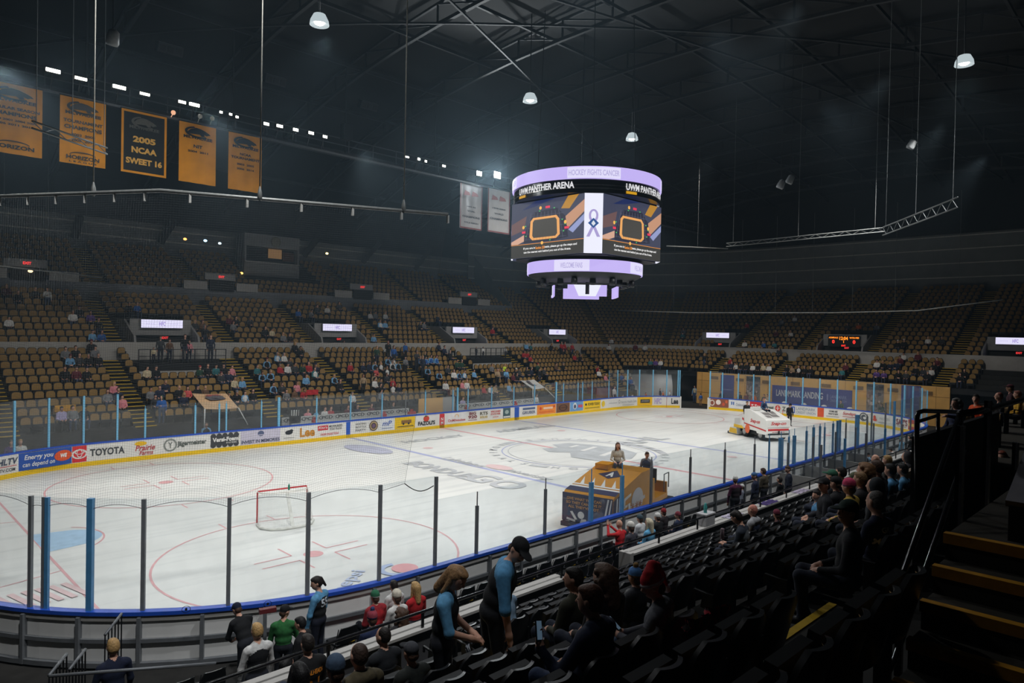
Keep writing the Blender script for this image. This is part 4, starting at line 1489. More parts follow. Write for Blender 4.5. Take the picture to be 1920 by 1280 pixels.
banner(336, 405, BYY, BZ0, BZ1, 'gold banner reading NIT 2004 2011, fourth from left', [('NIT', .62, .24, .055), ('2004  2011', .53, .55, .035)])
banner(429, 491, BYY, BZ0, BZ1, 'gold banner reading NCAA TOURNAMENT, rightmost of the gold ones', [('NCAA', .64, .34, .045), ('TOURNAMENT', .57, .86, .045), ('2003  2005', .46, .52, .035), ('2006  2014', .38, .52, .035)])
WBAN = mat('white banner cloth', (196, 196, 198), .8, .06, 1.5)
for k, (p0, p1, zt, zb, ls) in enumerate(((865, 906, hit(885, 347, 1, BYY).z, hit(885, 430, 1, BYY).z, [('1995-96', .5, .4, .03), ('WIRL', .4, .36, .035), ('CHAMPIONS', .27, .8, .045), ('TITLE REIGN', .14, .66, .03)]), (917, 958, hit(935, 356, 1, BYY).z, hit(935, 437, 1, BYY).z, [('1999-2000', .56, .6, .035), ('WORLD', .44, .42, .04), ('CHAMPIONS', .32, .8, .045)]))):
    r, P, w = banner(p0, p1, BYY, zb, zt, ('white championship banner left of the hanging scoreboard, the left one of two', 'white championship banner half behind the hanging scoreboard, the right one of two')[k], ls, m=WBAN, ink=mat('grey banner print', (92, 96, 104), .7), kind=3)
    mb = MB()
    for a, b in ((.15, .45), (.5, .82)):
        mb.poly([P(a, .74), P(b, .76), P(b - .05, .82), P(a + .05, .86)])
    mb.build('emblem', mat('faded red print', (170, 120, 122), .7), r)
    mb = MB()
    for a, b in ((0, .03), (.97, 1)):
        mb.poly([P(a, 0), P(b, 0), P(b, 1), P(a, 1)])
    mb.poly([P(0, 0), P(1, 0), P(1, .03), P(0, .03)])
    mb.build('border', mat('dull red border', (150, 92, 96), .7), r)
FLC = emit('floodlight lens', (255, 252, 240), 18.0)
FLW = emit('small lamp lens', (255, 250, 235), 6.0)
for k, (px, py, w, h) in enumerate(((100, 132, .62, .16), (152, 147, .55, .14), (224, 163, .62, .16), (272, 176, .5, .13), (342, 191, .4, .14), (365, 196, .55, .16), (415, 210, .16, .12), (433, 214, .16, .12), (445, 219, .16, .12),
                                    (500, 232, .34, .16), (525, 236, .4, .16), (555, 243, .34, .16), (584, 249, .36, .16), (610, 256, .3, .16), (764, 294, .3, .1), (786, 298, .2, .16), (799, 302, .18, .14), (833, 311, .3, .14), (899, 325, .5, .34), (933, 328, .7, .5))):
    p = hit(px, py, 1, CYY - .6)
    r = empty('floodlight', p, 0, 'lit floodlight on the far catwalk, %s from the left' % nth(k + 1), 'floodlight', 'floodlights on the far catwalk')
    MB().box((p.x, p.y + .16, p.z), (w + .08, .22, h + .08)).build('housing', STEEL, r)
    MB().box((p.x, p.y + .03, p.z), (w, .04, h)).build('lens', FLC if k > 17 or k in (0, 2, 5) else FLW, r)
    MB().bar((p.x, p.y + .2, p.z), (p.x, CYY, CZ - .4), .05, .05).build('bracket', STEEL, r)
for k, (px, py, c_) in enumerate(((325, 211, (255, 190, 150)), (375, 218, (150, 150, 140)), (398, 222, (140, 140, 130)))):
    p = hit(px, py, 1, CYY - .7)
    MB_ = MB().ball((p.x, p.y, p.z), .13)
    MB_.tube([(p.x, p.y, p.z), (p.x, CYY - .3, CZ - .5)], .02, 5)
    o = MB_.build('globe_lamp', emit('globe %d' % k, c_, .9 if k == 0 else .3))
    tag(o, ('orange glowing', 'dim grey', 'dim grey right-hand')[k] + ' round lamp under the far catwalk', 'lamp')
# high bay lamps
HB = emit('high bay lens', (255, 255, 250), 10.0)
for k, (px, py, d) in enumerate(((599, 38, 'above the left banners'), (994, 184, 'left above the hanging scoreboard'), (1185, 257, 'just above the hanging scoreboard'), (1808, 114, 'alone at the upper right'))):
    p = hit(px, py, 2, 21.6)
    r = empty('high_bay_lamp', p, 0, 'lit dome ceiling lamp ' + d, 'lamp', 'dome ceiling lamps')
    MB().lathe([(.12, .32), (.28, .26), (.42, -.02), (.45, -.22), (.42, -.22), (.39, -.02), (.26, .22), (.02, .24)], 20, p).build('dome', emit('lit dome glass', (200, 215, 220), .8), r)
    MB().ball((p.x, p.y, p.z - .04), (.27, .27, .2), 12, 8).build('bulb', HB, r)
    MB().tube([(p.x, p.y, p.z + .3), (p.x, p.y, roof_z(p.x, p.y) + .3)], .03, 6).build('drop_rod', STEEL, r)
# unlit spotlights hanging on the right, small speakers under the roof
for k, (px, py, z) in enumerate(((1465, 345, 17), (1482, 336, 17.4), (1710, 270, 19), (212, 70, 18))):
    p = hit(px, py, 2, z)
    r = empty('hanging_spotlight', p, 0, 'unlit hanging spotlight %s' % ('right of the scoreboard, lower one', 'right of the scoreboard, upper one', 'high on the right', 'high above the left banners')[k], 'spotlight')
    MB().lathe([(.08, .3), (.2, .2), (.24, -.2), (.2, -.3), (.02, -.3)], 12, p, M=Matrix.Rotation(.5, 3, 'X')).build('can', mat('grey lamp can', (120, 124, 126), .4), r)
    MB().tube([(p.x, p.y, p.z + .2), (p.x, p.y, roof_z(p.x, p.y))], .02, 5).build('drop_rod', STEEL, r)
for k, (px, py) in enumerate(((318, 92), (515, 150), (690, 198), (780, 232))):
    p = hit(px, py, 1, 20)
    r = empty('speaker_cluster', p, 0, 'dark triple speaker box under the roof, %s from the left' % nth(k + 1), 'speaker', 'speaker boxes under the roof')
    MB().box((p.x, p.y, p.z), (1.5, .5, .6), M=Matrix.Rotation(.4, 3, 'X')).build('cabinet', STEEL, r)
    for s in (-.48, 0, .48):
        MB().box((p.x + s, p.y - .25, p.z - .1), (.34, .06, .36), M=Matrix.Rotation(.4, 3, 'X')).build('horn', BLACK, r)
p = hit(650, 248, 1, 16.2)
MB_ = MB().box((p.x, p.y, p.z), (.7, .5, 1.1))
tag(MB_.build('speaker_box', STEEL), 'dark box hung behind the catwalk rail between two cables', 'box')

# ---------------------------------------------------------------- safety net and its pipe
PZ = 10.1
pipe = [hit(-80, 370, 2, PZ), hit(0, 368, 2, PZ), hit(300, 357, 2, PZ), hit(840, 402, 2, PZ)]
PIPE = mat('galvanised pipe', (120, 124, 124), .45, metal=.3)
r = empty('net_pipe', pipe[2], 0, 'grey hanging pipe with a bend holding the near safety net', 'pipe')
MB().tube(pipe, .045, 8).build('pipe', PIPE, r)
mb = MB()
for i in range(12):
    t = i / 11
    p = pipe[1].lerp(pipe[2], t * 2) if t < .5 else pipe[2].lerp(pipe[3], t * 2 - 1)
    mb.box((p.x, p.y, p.z - .12), (.05, .05, .2))
mb.build('clip', mat('pale clip', (170, 172, 170), .5), r)
cab = []
for k, (p0, p1) in enumerate((((175, 364), (193, 0)), ((487, 372), (500, 0)), ((757, 395), (768, 0)))):
    b = hit(p0[0], p0[1], 2, PZ)
    d = ray(*p1)
    z1 = CAM.z + d.z * math.hypot(b.x - CAM.x, b.y - CAM.y) / math.hypot(d.x, d.y) + 9
    r = empty('hanging_cable', b, 0, 'thin pale cable holding the net pipe, %s from the left' % nth(k + 1), 'cable', 'cables of the near net pipe')
    MB().tube([b, (b.x, b.y, min(z1, roof_z(b.x, b.y) + 1))], .016, 6).build('wire', mat('pale steel wire', (190, 190, 182), .4), r)
    MB().lathe([(.01, .3), (.05, .15), (.06, 0), (.02, -.05)], 8, b).build('shackle', PIPE, r)
bot = []
_pp = [on_path(px, offset_path(NEAR, -.06), 3.4) for px in (-60, 60, 84, 173, 269, 427, 575, 708, 758)]
NETB, NETT = [], []
seg = 10
for k in range(len(_pp) - 1):
    for i in range(seg):
        t = i / seg
        p = _pp[k].lerp(_pp[k + 1], t)
        L_ = (_pp[k + 1] - _pp[k]).length
        z = 3.28 + .16 * L_ / 1.8 * 4 * t * (1 - t) if k < 7 else 3.28 + (hit(760, 906, 1, _pp[-1].y).z - 3.28) * t
        NETB.append(Vector((p.x, p.y, z)))
NETB.append(Vector((_pp[-1].x, _pp[-1].y, hit(760, 906, 1, _pp[-1].y).z)))
NB = len(NETB)


def pipe_at(t):
    if t < .42:
        return pipe[0].lerp(pipe[2], t / .42)
    return pipe[2].lerp(pipe[3], (t - .42) / .58)


ln = [0.0]
for a, b in zip(NETB, NETB[1:]):
    ln.append(ln[-1] + (b - a).length)
NETF = lambda t, v: None


def net_pt(t, v):
    x = t * ln[-1]
    i = min(max(0, int(np.searchsorted(ln, x)) - 1), NB - 2)
    f = (x - ln[i]) / max(1e-6, ln[i + 1] - ln[i])
    b = NETB[i].lerp(NETB[i + 1], f)
    p = b.lerp(pipe_at(t), v)
    s = .16 * math.sin(PI * v) * math.sin(t * 23 + v * 3)
    return p + Vector((.5 * s, .8 * s, 0))


mb = MB()
nv = int(ln[-1] / .05)
for i in range(nv + 1):
    t = i / nv
    mb.tube([net_pt(t, v) for v in np.linspace(0, 1, 9)], .0013 if i < nv else .004, 3, False)
nh = 130
for j in range(nh):
    v = (j / (nh - 1))
    mb.tube([net_pt(t, v) for t in np.linspace(0, 1, 81)], .0013, 3, False)
tag(mb.build('safety_net', mat('net cord', (70, 74, 76), .7)), 'fine mesh safety net hanging behind the goal corner glass', 'net')
mb = MB().tube([NETB[i] for i in range(NB)], .006, 5)
tag(mb.build('net_bottom_cord', mat('net cord', (70, 74, 76), .7)), 'dark cord along the scalloped lower edge of the safety net', 'cord')
# black tie between the net corner and the next post
a, b = NETB[-1], on_path(813, offset_path(NEAR, -.06), 3.3)
mb = MB().tube([a.lerp(Vector((b.x, b.y, 3.2)), t) + Vector((0, 0, -.16 * math.sin(PI * t))) for t in np.linspace(0, 1, 10)], .012, 6)
tag(mb.build('tie_rope', BLACK), 'short black rope tying the net corner to a glass post', 'rope')
# far and right end net pipes and trusses
for k, (pts, lab, rr) in enumerate(((((-40, 494), (192, 520)), 'pale net pipe low in front of the left balcony', .05), (((1160, 582), (1300, 586), (1560, 586), (1720, 582), (1880, 562)), 'pale net pipe across the right end stand', .05), (((1250, 461), (1365, 466)), 'thin double pipe right of the scoreboard', .05))):
    P_ = [hit(x, y, 2, 10.4 if k < 2 else 15.0) for x, y in pts]
    if k == 1:
        P_ = [hit(x, y, 0, 31.0) for x, y in pts]
    r = empty('net_pipe', P_[0], 0, lab, 'pipe')
    MB().tube(P_, rr, 6).build('pipe', mat('pale pipe', (150, 152, 150), .5), r)
    mb = MB()
    for a, b in zip(P_, P_[1:]):
        n = max(1, int((b - a).length / 3.2))
        for i in range(n):
            q = a.lerp(b, (i + .5) / n)
            mb.tube([q, (q.x, q.y, min(q.z + 9, roof_z(q.x, q.y)))], .014, 4)
    mb.build('hanger_wire', mat('grey wire', (92, 94, 94), .5), r)


def lattice(a, b, label, hgt=.45):
    r = empty('lattice_truss', a, 0, label, 'truss')
    mb = MB()
    up = Vector((0, 0, hgt))
    mb.tube([a, b], .035, 6)
    mb.tube([a + up, b + up], .035, 6)
    n = max(4, int((b - a).length / .5))
    for i in range(n):
        p, q = a.lerp(b, i / n), a.lerp(b, (i + 1) / n)
        mb.bar(p if i % 2 else p + up, q + up if i % 2 else q, .025, .025)
    mb.build('truss', PIPE, r)
    m2 = MB()
    for t in (.05, .5, .95):
        p = a.lerp(b, t)
        m2.tube([p + up, (p.x, p.y, roof_z(p.x, p.y))], .015, 4)
    m2.build('hanger_wire', PIPE, r)


lattice(hit(1655, 441, 2, 13.0), hit(1795, 389, 2, 13.0), 'grey lattice truss hanging at the upper right')
lattice(hit(1362, 462, 2, 14.0), hit(1658, 434, 2, 14.0), 'long thin lattice truss right of the hanging scoreboard', .25)
lattice(hit(60, 240, 2, 14.0), hit(201, 289, 2, 14.0), 'grey lattice truss crossing in front of the left gold banners', .25)
# ---------------------------------------------------------------- people: one smooth skin grown round posed limbs


def _ell(P, c, r, R=None):
    q = P - np.array(c)
    if R is not None:
        q = q @ np.array(R)
    r = np.array(r)
    k0 = np.linalg.norm(q / r, axis=-1)
    k1 = np.linalg.norm(q / (r * r), axis=-1) + 1e-9
    return k0 * (k0 - 1) / k1


def _cap(P, a, b, ra, rb):
    a, b = np.array(a, float), np.array(b, float)
    d = b - a
    t = np.clip(((P - a) @ d) / max(1e-9, d @ d), 0, 1)
    return np.linalg.norm(P - a - t[..., None] * d, axis=-1) - (ra + (rb - ra) * t)


def _prim_d(p, P):
    return _ell(P, p[1], p[2], p[3] if len(p) > 5 else None) if p[0] == 'e' else _cap(P, p[1], p[2], p[3], p[4])


def _prim_box(p, m):
    if p[0] == 'e':
        c, r = np.array(p[1]), max(p[2]) if len(p) > 5 else np.array(p[2])
        return c - r - m, c + r + m
    a, b = np.array(p[1]), np.array(p[2])
    r = max(p[3], p[4])
    return np.minimum(a, b) - r - m, np.maximum(a, b) + r + m


def skin(prims, h, name, order, kk=0.035):
    """prims: ('e', centre, radii, tag) / ('c', a, b, ra, rb, tag); small blend for tags ending in _f"""
    m = 0.05 + h
    lo = np.min([_prim_box(p, m)[0] for p in prims], 0)
    hi = np.max([_prim_box(p, m)[1] for p in prims], 0)
    n = np.ceil((hi - lo) / h).astype(int) + 1
    F = np.full(n, 9.0)
    ax = [lo[i] + h * np.arange(n[i]) for i in range(3)]
    for p in prims:
        k = 0.006 if p[-1].startswith('f_') else kk
        a, b = _prim_box(p, k + 1.8 * h + 0.02)
        i0 = np.maximum(0, np.floor((a - lo) / h).astype(int))
        i1 = np.minimum(n, np.ceil((b - lo) / h).astype(int) + 1)
        sl = tuple(slice(i0[i], i1[i]) for i in range(3))
        G = np.stack(np.meshgrid(*[ax[i][sl[i]] for i in range(3)], indexing='ij'), -1)
        D = _prim_d(p, G)
        S = F[sl]
        hh = np.maximum(k - np.abs(D - S), 0) / k
        F[sl] = np.minimum(D, S) - hh * hh * k * 0.25
    # naive surface nets
    ins = F < 0
    c = [(i, j, k) for i in (0, 1) for j in (0, 1) for k in (0, 1)]
    sh = tuple(n - 1)
    sub = lambda A, o: A[o[0]:o[0] + sh[0], o[1]:o[1] + sh[1], o[2]:o[2] + sh[2]]
    cnt = sum(sub(ins, o).astype(np.int8) for o in c)
    act = (cnt > 0) & (cnt < 8)
    idx = np.full(sh, -1, dtype=np.int64)
    cells = np.argwhere(act)
    idx[act] = np.arange(len(cells))
    acc = np.zeros((len(cells), 3))
    num = np.zeros(len(cells))
    V = {o: sub(F, o)[act] for o in c}
    for o in c:
        for axis in range(3):
            if o[axis] == 0:
                o2 = list(o)
                o2[axis] = 1
                a, b = V[o], V[tuple(o2)]
                cr = (a < 0) != (b < 0)
                t = np.where(cr, a / np.where(cr, a - b, 1), 0)
                q = np.tile(np.array(o, float), (len(cells), 1))
                q[:, axis] = t
                acc[cr] += q[cr]
                num[cr] += 1
    vs = lo + h * (cells + acc / num[:, None])
    faces = []
    for axis in range(3):
        u, w = (axis + 1) % 3, (axis + 2) % 3
        a = [slice(1, -1)] * 3
        b = [slice(1, -1)] * 3
        a[axis], b[axis] = slice(0, -1), slice(1, None)
        A, B = ins[tuple(a)], ins[tuple(b)]
        base = np.array([1, 1, 1])
        base[axis] = 0
        for flip in (False, True):
            e = np.argwhere((A & ~B) if not flip else (~A & B)) + base
            if not len(e):
                continue
            q = []
            for du, dw in ((-1, -1), (0, -1), (0, 0), (-1, 0)):
                f = e.copy()
                f[:, u] += du
                f[:, w] += dw
                q.append(idx[f[:, 0], f[:, 1], f[:, 2]])
            q = np.stack(q if not flip else q[::-1], 1)
            faces.append(q)
    faces = np.concatenate(faces)
    faces = faces[(faces >= 0).all(1)]
    fc = vs[faces].mean(1)
    best = np.full(len(fc), 9.0)
    tg = np.zeros(len(fc), dtype=int)
    for p in prims:
        t = p[-1][2:] if p[-1].startswith('f_') else p[-1]
        a, b = _prim_box(p, 0.08)
        near = ((fc > a) & (fc < b)).all(1)
        if near.any():
            d = np.full(len(fc), 9.0)
            d[near] = _prim_d(p, fc[near])
            u = d < best
            best[u] = d[u]
            tg[u] = order.index(t)
    me = bpy.data.meshes.new(name)
    me.from_pydata(vs.tolist(), [], faces.tolist())
    me.polygons.foreach_set('material_index', tg)
    me.polygons.foreach_set('use_smooth', [True] * len(faces))
    for _ in order:
        me.materials.append(None)
    me.update()
    return me


ORDER = ['skin', 'top', 'yoke', 'pants', 'shoe', 'dark']
HORDER = ['a', 'b', 'c']


def hand(pr, w, d, side, curl, up=(0, 0, 1), s=1.0, tg='skin'):
    """palm, four unequal bent fingers and a thumb leaving the palm's side"""
    w, d, up = Vector(w), Vector(d).normalized(), Vector(up)
    x = d.cross(up).normalized() * side          # towards the thumb
    nrm = x.cross(d).normalized() * side
    if nrm.z > 0 and up.z > .5:
        pass
    pal = -nrm
    c = w + d * .05 * s
    pr.append(('c', w, w + d * .075 * s, .028 * s, .031 * s, tg))
    for i, (o, L) in enumerate(((.027, .070), (.009, .078), (-.010, .072), (-.027, .056))):
        a = w + d * .085 * s + x * o * s
        dd = d
        for seg, f in ((0, .45), (1, .32), (2, .23)):
            dd = (dd + pal * curl * (.35 + .3 * seg)).normalized()
            b = a + dd * L * f * s
            pr.append(('c', a, b, (.0098 - .0009 * seg) * s, (.0092 - .0009 * seg) * s, 'f_' + tg))
            a = b
    a = w + d * .03 * s + x * .026 * s
    b = a + (d * .5 + x * .7 + pal * .3 * curl).normalized() * .042 * s
    c2 = b + (d * .8 + x * .25 + pal * .5 * curl).normalized() * .032 * s
    pr.append(('c', a, b, .0125 * s, .0105 * s, 'f_' + tg))
    pr.append(('c', b, c2, .0105 * s, .009 * s, 'f_' + tg))


def body(pose='sit', h=.03, lean=0.0, hands=False, elb=None, wri=None, hdir=None, curl=.7, bulky=0.0, hood=False, yaw=0.0, nod=0.0, short=False, legs=None, twist=0.0, name='body', face=True, yoke=True):
    """a whole clothed figure facing +y; sit: origin on the floor under the seat back; stand: between the feet"""
    pr = []
    B = bulky
    if pose == 'sit':
        hz, hy = .50, .14
    else:
        hz, hy = .92, 0.0
    M = Matrix.Translation((0, hy, hz)) @ Matrix.Rotation(twist, 4, 'Z') @ Matrix.Rotation(-lean, 4, 'X')
    T_ = lambda x, y, z: tuple(M @ Vector((x, y, z)))
    R3 = np.array(M.to_3x3())
    # pelvis, belly, chest, shoulders, neck
    pr.append(('e', T_(0, 0, .02), (.175 + B * .5, .125 + B * .4, .12), R3, 0, 'pants'))
    pr.append(('e', T_(0, .0, .17), (.155 + B, .118 + B, .14), R3, 0, 'top'))
    pr.append(('e', T_(0, -.005, .34), (.178 + B, .118 + B, .17), R3, 0, 'top'))
    yk = 'yoke' if yoke else 'top'
    pr.append(('c', T_(-.135, -.02, .455), T_(.135, -.02, .455), .072 + B * .6, .072 + B * .6, yk))
    pr.append(('c', T_(0, -.015, .47), T_(0, .012, .60), .056, .05, 'skin'))
    pr.append(('c', T_(-.055, -.01, .51), T_(.055, -.01, .51), .05, .05, yk))
    if hood:
        pr.append(('c', T_(-.075, -.075, .50), T_(.075, -.075, .50), .062, .062, yk))
        pr.append(('c', T_(-.085, -.03, .535), T_(.085, -.03, .535), .038, .038, yk))
    HM = M @ Matrix.Translation((0, .015, .60)) @ Matrix.Rotation(yaw, 4, 'Z') @ Matrix.Rotation(-nod, 4, 'X')
    H_ = lambda x, y, z: tuple(HM @ Vector((x, y, z)))
    HR = np.array(HM.to_3x3())
    pr.append(('e', H_(0, .012, .115), (.076, .096, .113), HR, 0, 'skin'))
    pr.append(('e', H_(0, .045, .055), (.056, .058, .06), HR, 0, 'skin'))
    if face:
        pr.append(('c', H_(0, .098, .125), H_(0, .118, .092), .011, .016, 'f_skin'))
        for s in (-1, 1):
            pr.append(('e', H_(.078 * s, .008, .105), (.012, .024, .034), HR, 0, 'f_skin'))
            pr.append(('e', H_(.032 * s, .094, .124), (.014, .010, .008), HR, 0, 'f_dark'))
        pr.append(('e', H_(0, .1, .056), (.02, .006, .0035), HR, 0, 'f_dark'))
    # legs
    for s in (-1, 1):
        L = (legs or {}).get(s)
        if pose == 'sit':
            hip, knee, ank = (.095 * s, hy + .02, .50), (.12 * s, hy + .45, .51), (.12 * s, hy + .42, .09)
        else:
            hip, knee, ank = (.092 * s, hy, .90), (.10 * s, hy + .03, .50), (.105 * s, hy - .02, .09)
        if L:
            hip, knee, ank = (L[0] or hip), L[1], L[2]
        pr.append(('c', hip, knee, .092, .062, 'pants'))
        pr.append(('c', knee, ank, .06, .045, 'pants'))
        k, a = Vector(knee), Vector(ank)
        pr.append(('c', (a.x, a.y - .03, a.z - .045), (a.x + .015 * s, a.y + .16, a.z - .055), .042, .034, 'shoe'))
    # arms
    for s in (-1, 1):
        sh = T_(.185 * s + B * .4 * s, -.02, .445)
        e = (elb or {}).get(s)
        w = (wri or {}).get(s)
        e = T_(*e) if e else T_(.245 * s, .03, .17)
        w = T_(*w) if w else (T_(.12 * s, .25, .10) if pose == 'sit' else T_(.235 * s, .09, -.08))
        pr.append(('c', sh, e, .056 + B * .5, .045 + B * .4, yk))
        sl = 'skin' if short else yk
        e_, w_ = Vector(e), Vector(w)
        pr.append(('c', e, w, .043 + (B * .3 if not short else 0), .03 + (B * .25 if not short else 0), sl))
        d = (w_ - e_).normalized()
        if hdir and s in hdir:
            d = (M.to_3x3() @ Vector(hdir[s])).normalized()
        if hands:
            upv = (0, 0, 1) if abs(d.z) < .8 else (0, 1, 0)
            hand(pr, w_, d, -s, curl, upv)
        else:
            pr.append(('c', w, tuple(w_ + d * .09), .03, .034, 'skin'))
            pr.append(('c', tuple(w_ + d * .1), tuple(w_ + d * .15 - Vector((0, 0, .02))), .028, .02, 'skin'))
    pr = [p if not (p[0] == 'e' and len(p) == 6) else ('e', p[1], p[2], p[3], 0, p[5]) for p in pr]
    me = skin(pr, h, name, ORDER)
    return me, HM


def hairdo(kind, h=.02, name='hair'):
    """hair or headgear in head space (origin at the base of the skull, face to +y)"""
    p = []
    E = lambda c, r, t='a': p.append(('e', c, r, t))
    C = lambda a, b, ra, rb, t='a': p.append(('c', a, b, ra, rb, t))
    if kind in ('short', 'long', 'curly', 'ponytail', 'buzz'):
        g = .004 if kind == 'buzz' else .0
        E((0, -.008, .14), (.084 - g, .098 - g, .1 - g))
        E((0, -.03, .10), (.082 - g, .078 - g, .085 - g))
        if kind != 'buzz':
            E((0, .04, .195), (.06, .06, .032))
    if kind == 'long':
        C((0, -.06, .12), (0, -.10, -.14), .085, .06)
        for s in (-1, 1):
            C((.065 * s, -.01, .13), (.085 * s, .0, -.08), .035, .03)
    if kind == 'ponytail':
        C((0, -.09, .16), (0, -.14, .0), .035, .022)
    if kind == 'curly':
        r = np.random.default_rng(3)
        C((0, -.05, .13), (0, -.1, -.12), .10, .085)
        for i in range(40):
            t, z = r.uniform(2.6, 6.8), r.uniform(-.16, .17)
            w = .1 if z > 0 else .115
            E((w * math.cos(t), -.03 + w * math.sin(t) * .9, z), (.034, .034, .034))
    if kind in ('beanie', 'beanie_pom'):
        E((0, -.002, .165), (.092, .108, .098), 'a')
        E((0, .0, .135), (.095, .111, .032), 'b')
        E((0, -.05, .06), (.072, .06, .07), 'c')
        if kind == 'beanie_pom':
            E((0, -.01, .285), (.042, .042, .04), 'b')
    if kind in ('cap', 'cap_back'):
        s = 1 if kind == 'cap' else -1
        E((0, -.004, .155), (.089, .104, .085), 'a')
        E((0, .125 * s, .155), (.07, .085, .011), 'b')
        E((0, -.05, .07), (.074, .06, .06), 'c')
    if kind == 'santa':
        E((0, .0, .165), (.094, .11, .085), 'a')
        C((0, -.01, .21), (.035, -.06, .265), .078, .055, 'a')
        C((.035, -.06, .265), (.095, -.11, .225), .055, .042, 'a')
        C((.095, -.11, .225), (.115, -.14, .12), .042, .03, 'a')
        C((.115, -.14, .12), (.118, -.14, .02), .03, .024, 'a')
        E((0, .0, .135), (.103, .12, .034), 'b')
        E((.118, -.14, -.03), (.04, .04, .04), 'b')
        E((0, -.05, .06), (.074, .06, .06), 'c')
    if kind == 'hood':
        E((0, -.03, .12), (.105, .115, .135), 'a')
        C((0, -.05, .03), (0, -.09, -.06), .1, .09, 'a')
    me = skin(p, h, name, HORDER, .02)
    return me


_clo = {}


def cloth(rgb):
    k = tuple(rgb)
    if k not in _clo:
        _clo[k] = mat('cloth %02x%02x%02x' % k, rgb, .85, .22, 16, bump=.25)
    return _clo[k]


SKIN = [mat('skin fair', (214, 164, 140), .55, .08, 12), mat('skin tan', (188, 136, 110), .55, .08, 12), mat('skin brown', (122, 84, 64), .55, .08, 12)]
DARKP = mat('dark eye and lip', (60, 36, 34), .5)
SHOE = mat('dark shoe', (34, 34, 36), .6)
HAIRC = {'brown': (70, 48, 34), 'dark': (34, 28, 25), 'blond': (186, 150, 98), 'grey': (122, 118, 112), 'red': (120, 66, 40), 'black': (20, 19, 20)}
_hm = {}


def hairmat(rgb):
    k = tuple(rgb)
    if k not in _hm:
        _hm[k] = mat('hair %02x%02x%02x' % k, rgb, .6, .35, 40, bump=.4)
    return _hm[k]


def dress(o, mats):
    for i, m in enumerate(mats):
        o.material_slots[i].link = 'OBJECT'
        o.material_slots[i].material = m
    return o


def person(bm, hm, loc, rz, label, top, yoke=None, pants=(40, 44, 58), skin_i=0, hair=('short', 'brown'), hcols=None, scale=1.0, group=None, shoe=None, lod='n'):
    """bm: (mesh, head matrix); hair: (style, colour name or rgb); hcols: colours of headgear"""
    o = link('person', bm[0])
    o.location = loc
    o.rotation_euler = (0, 0, rz)
    o.scale = (scale, scale, scale)
    tag(o, label, 'person', group)
    dress(o, [SKIN[skin_i], cloth(top), cloth(yoke or top), cloth(pants), SHOE if shoe is None else cloth(shoe), DARKP])
    if hair:
        st, hc = hair
        hc = HAIRC.get(hc, hc) if isinstance(hc, str) else hc
        key = (st, lod)
        if key not in _HD:
            _HD[key] = hairdo(st, {'n': .014, 'f': .026, 'h': .009}[lod], 'hair')
        nm = {'beanie': 'beanie', 'beanie_pom': 'beanie', 'cap': 'cap', 'cap_back': 'cap', 'santa': 'santa_hat', 'hood': 'hood'}.get(st, 'hair')
        c = link(nm, _HD[key], o)
        c.matrix_local = bm[1]
        if nm == 'hair':
            dress(c, [hairmat(hc)] * 3)
        else:
            a, b = (hcols or (hc, hc))
            dress(c, [cloth(a), cloth(b), hairmat(HAIRC['brown'] if nm != 'hood' else a)])
    return o


_HD = {}
# ---------------------------------------------------------------- seats
GOLDS = mat('gold seat fabric', (150, 118, 64), .75, .12, 14)
SHELL = mat('black seat shell', (22, 23, 25), .35, .15, 20)
SEATM = mat('black seat frame', (18, 19, 20), .5)


def rounded(w, z0, z1, r, n=5):
    """front outline of a seat back: square foot, round shoulders"""
    pts = [(-w, z0), (w, z0)]
    for i in range(n + 1):
        t = PI / 2 * i / n
        pts.append((w - r + r * math.cos(t), z1 - r + r * math.sin(t)))
    for i in range(n + 1):
        t = PI / 2 + PI / 2 * i / n
        pts.append((-w + r + r * math.cos(t), z1 - r + r * math.sin(t)))
    return pts


def far_seat_mesh(n=3):
    mb = MB().use(0)
    mb.poly([(x, .035 + .1 * (.85 - z), z) for x, z in rounded(.215, .47, .84, .13, n)], (0, .045, -.004))
    mb.use(1)
    mb.poly([(x, -.02 + .1 * (.85 - z), z) for x, z in rounded(.235, .36, .86, .13, n)], (0, .05, 0))
    mb.box((0, .17, .4), (.44, .1, .16))
    mb.box((-.26, .06, .3), (.04, .2, .6))
    return mb.mesh('seat_far', [GOLDS, SHELL])


FS_HI, FS_LO = far_seat_mesh(4), far_seat_mesh(1)


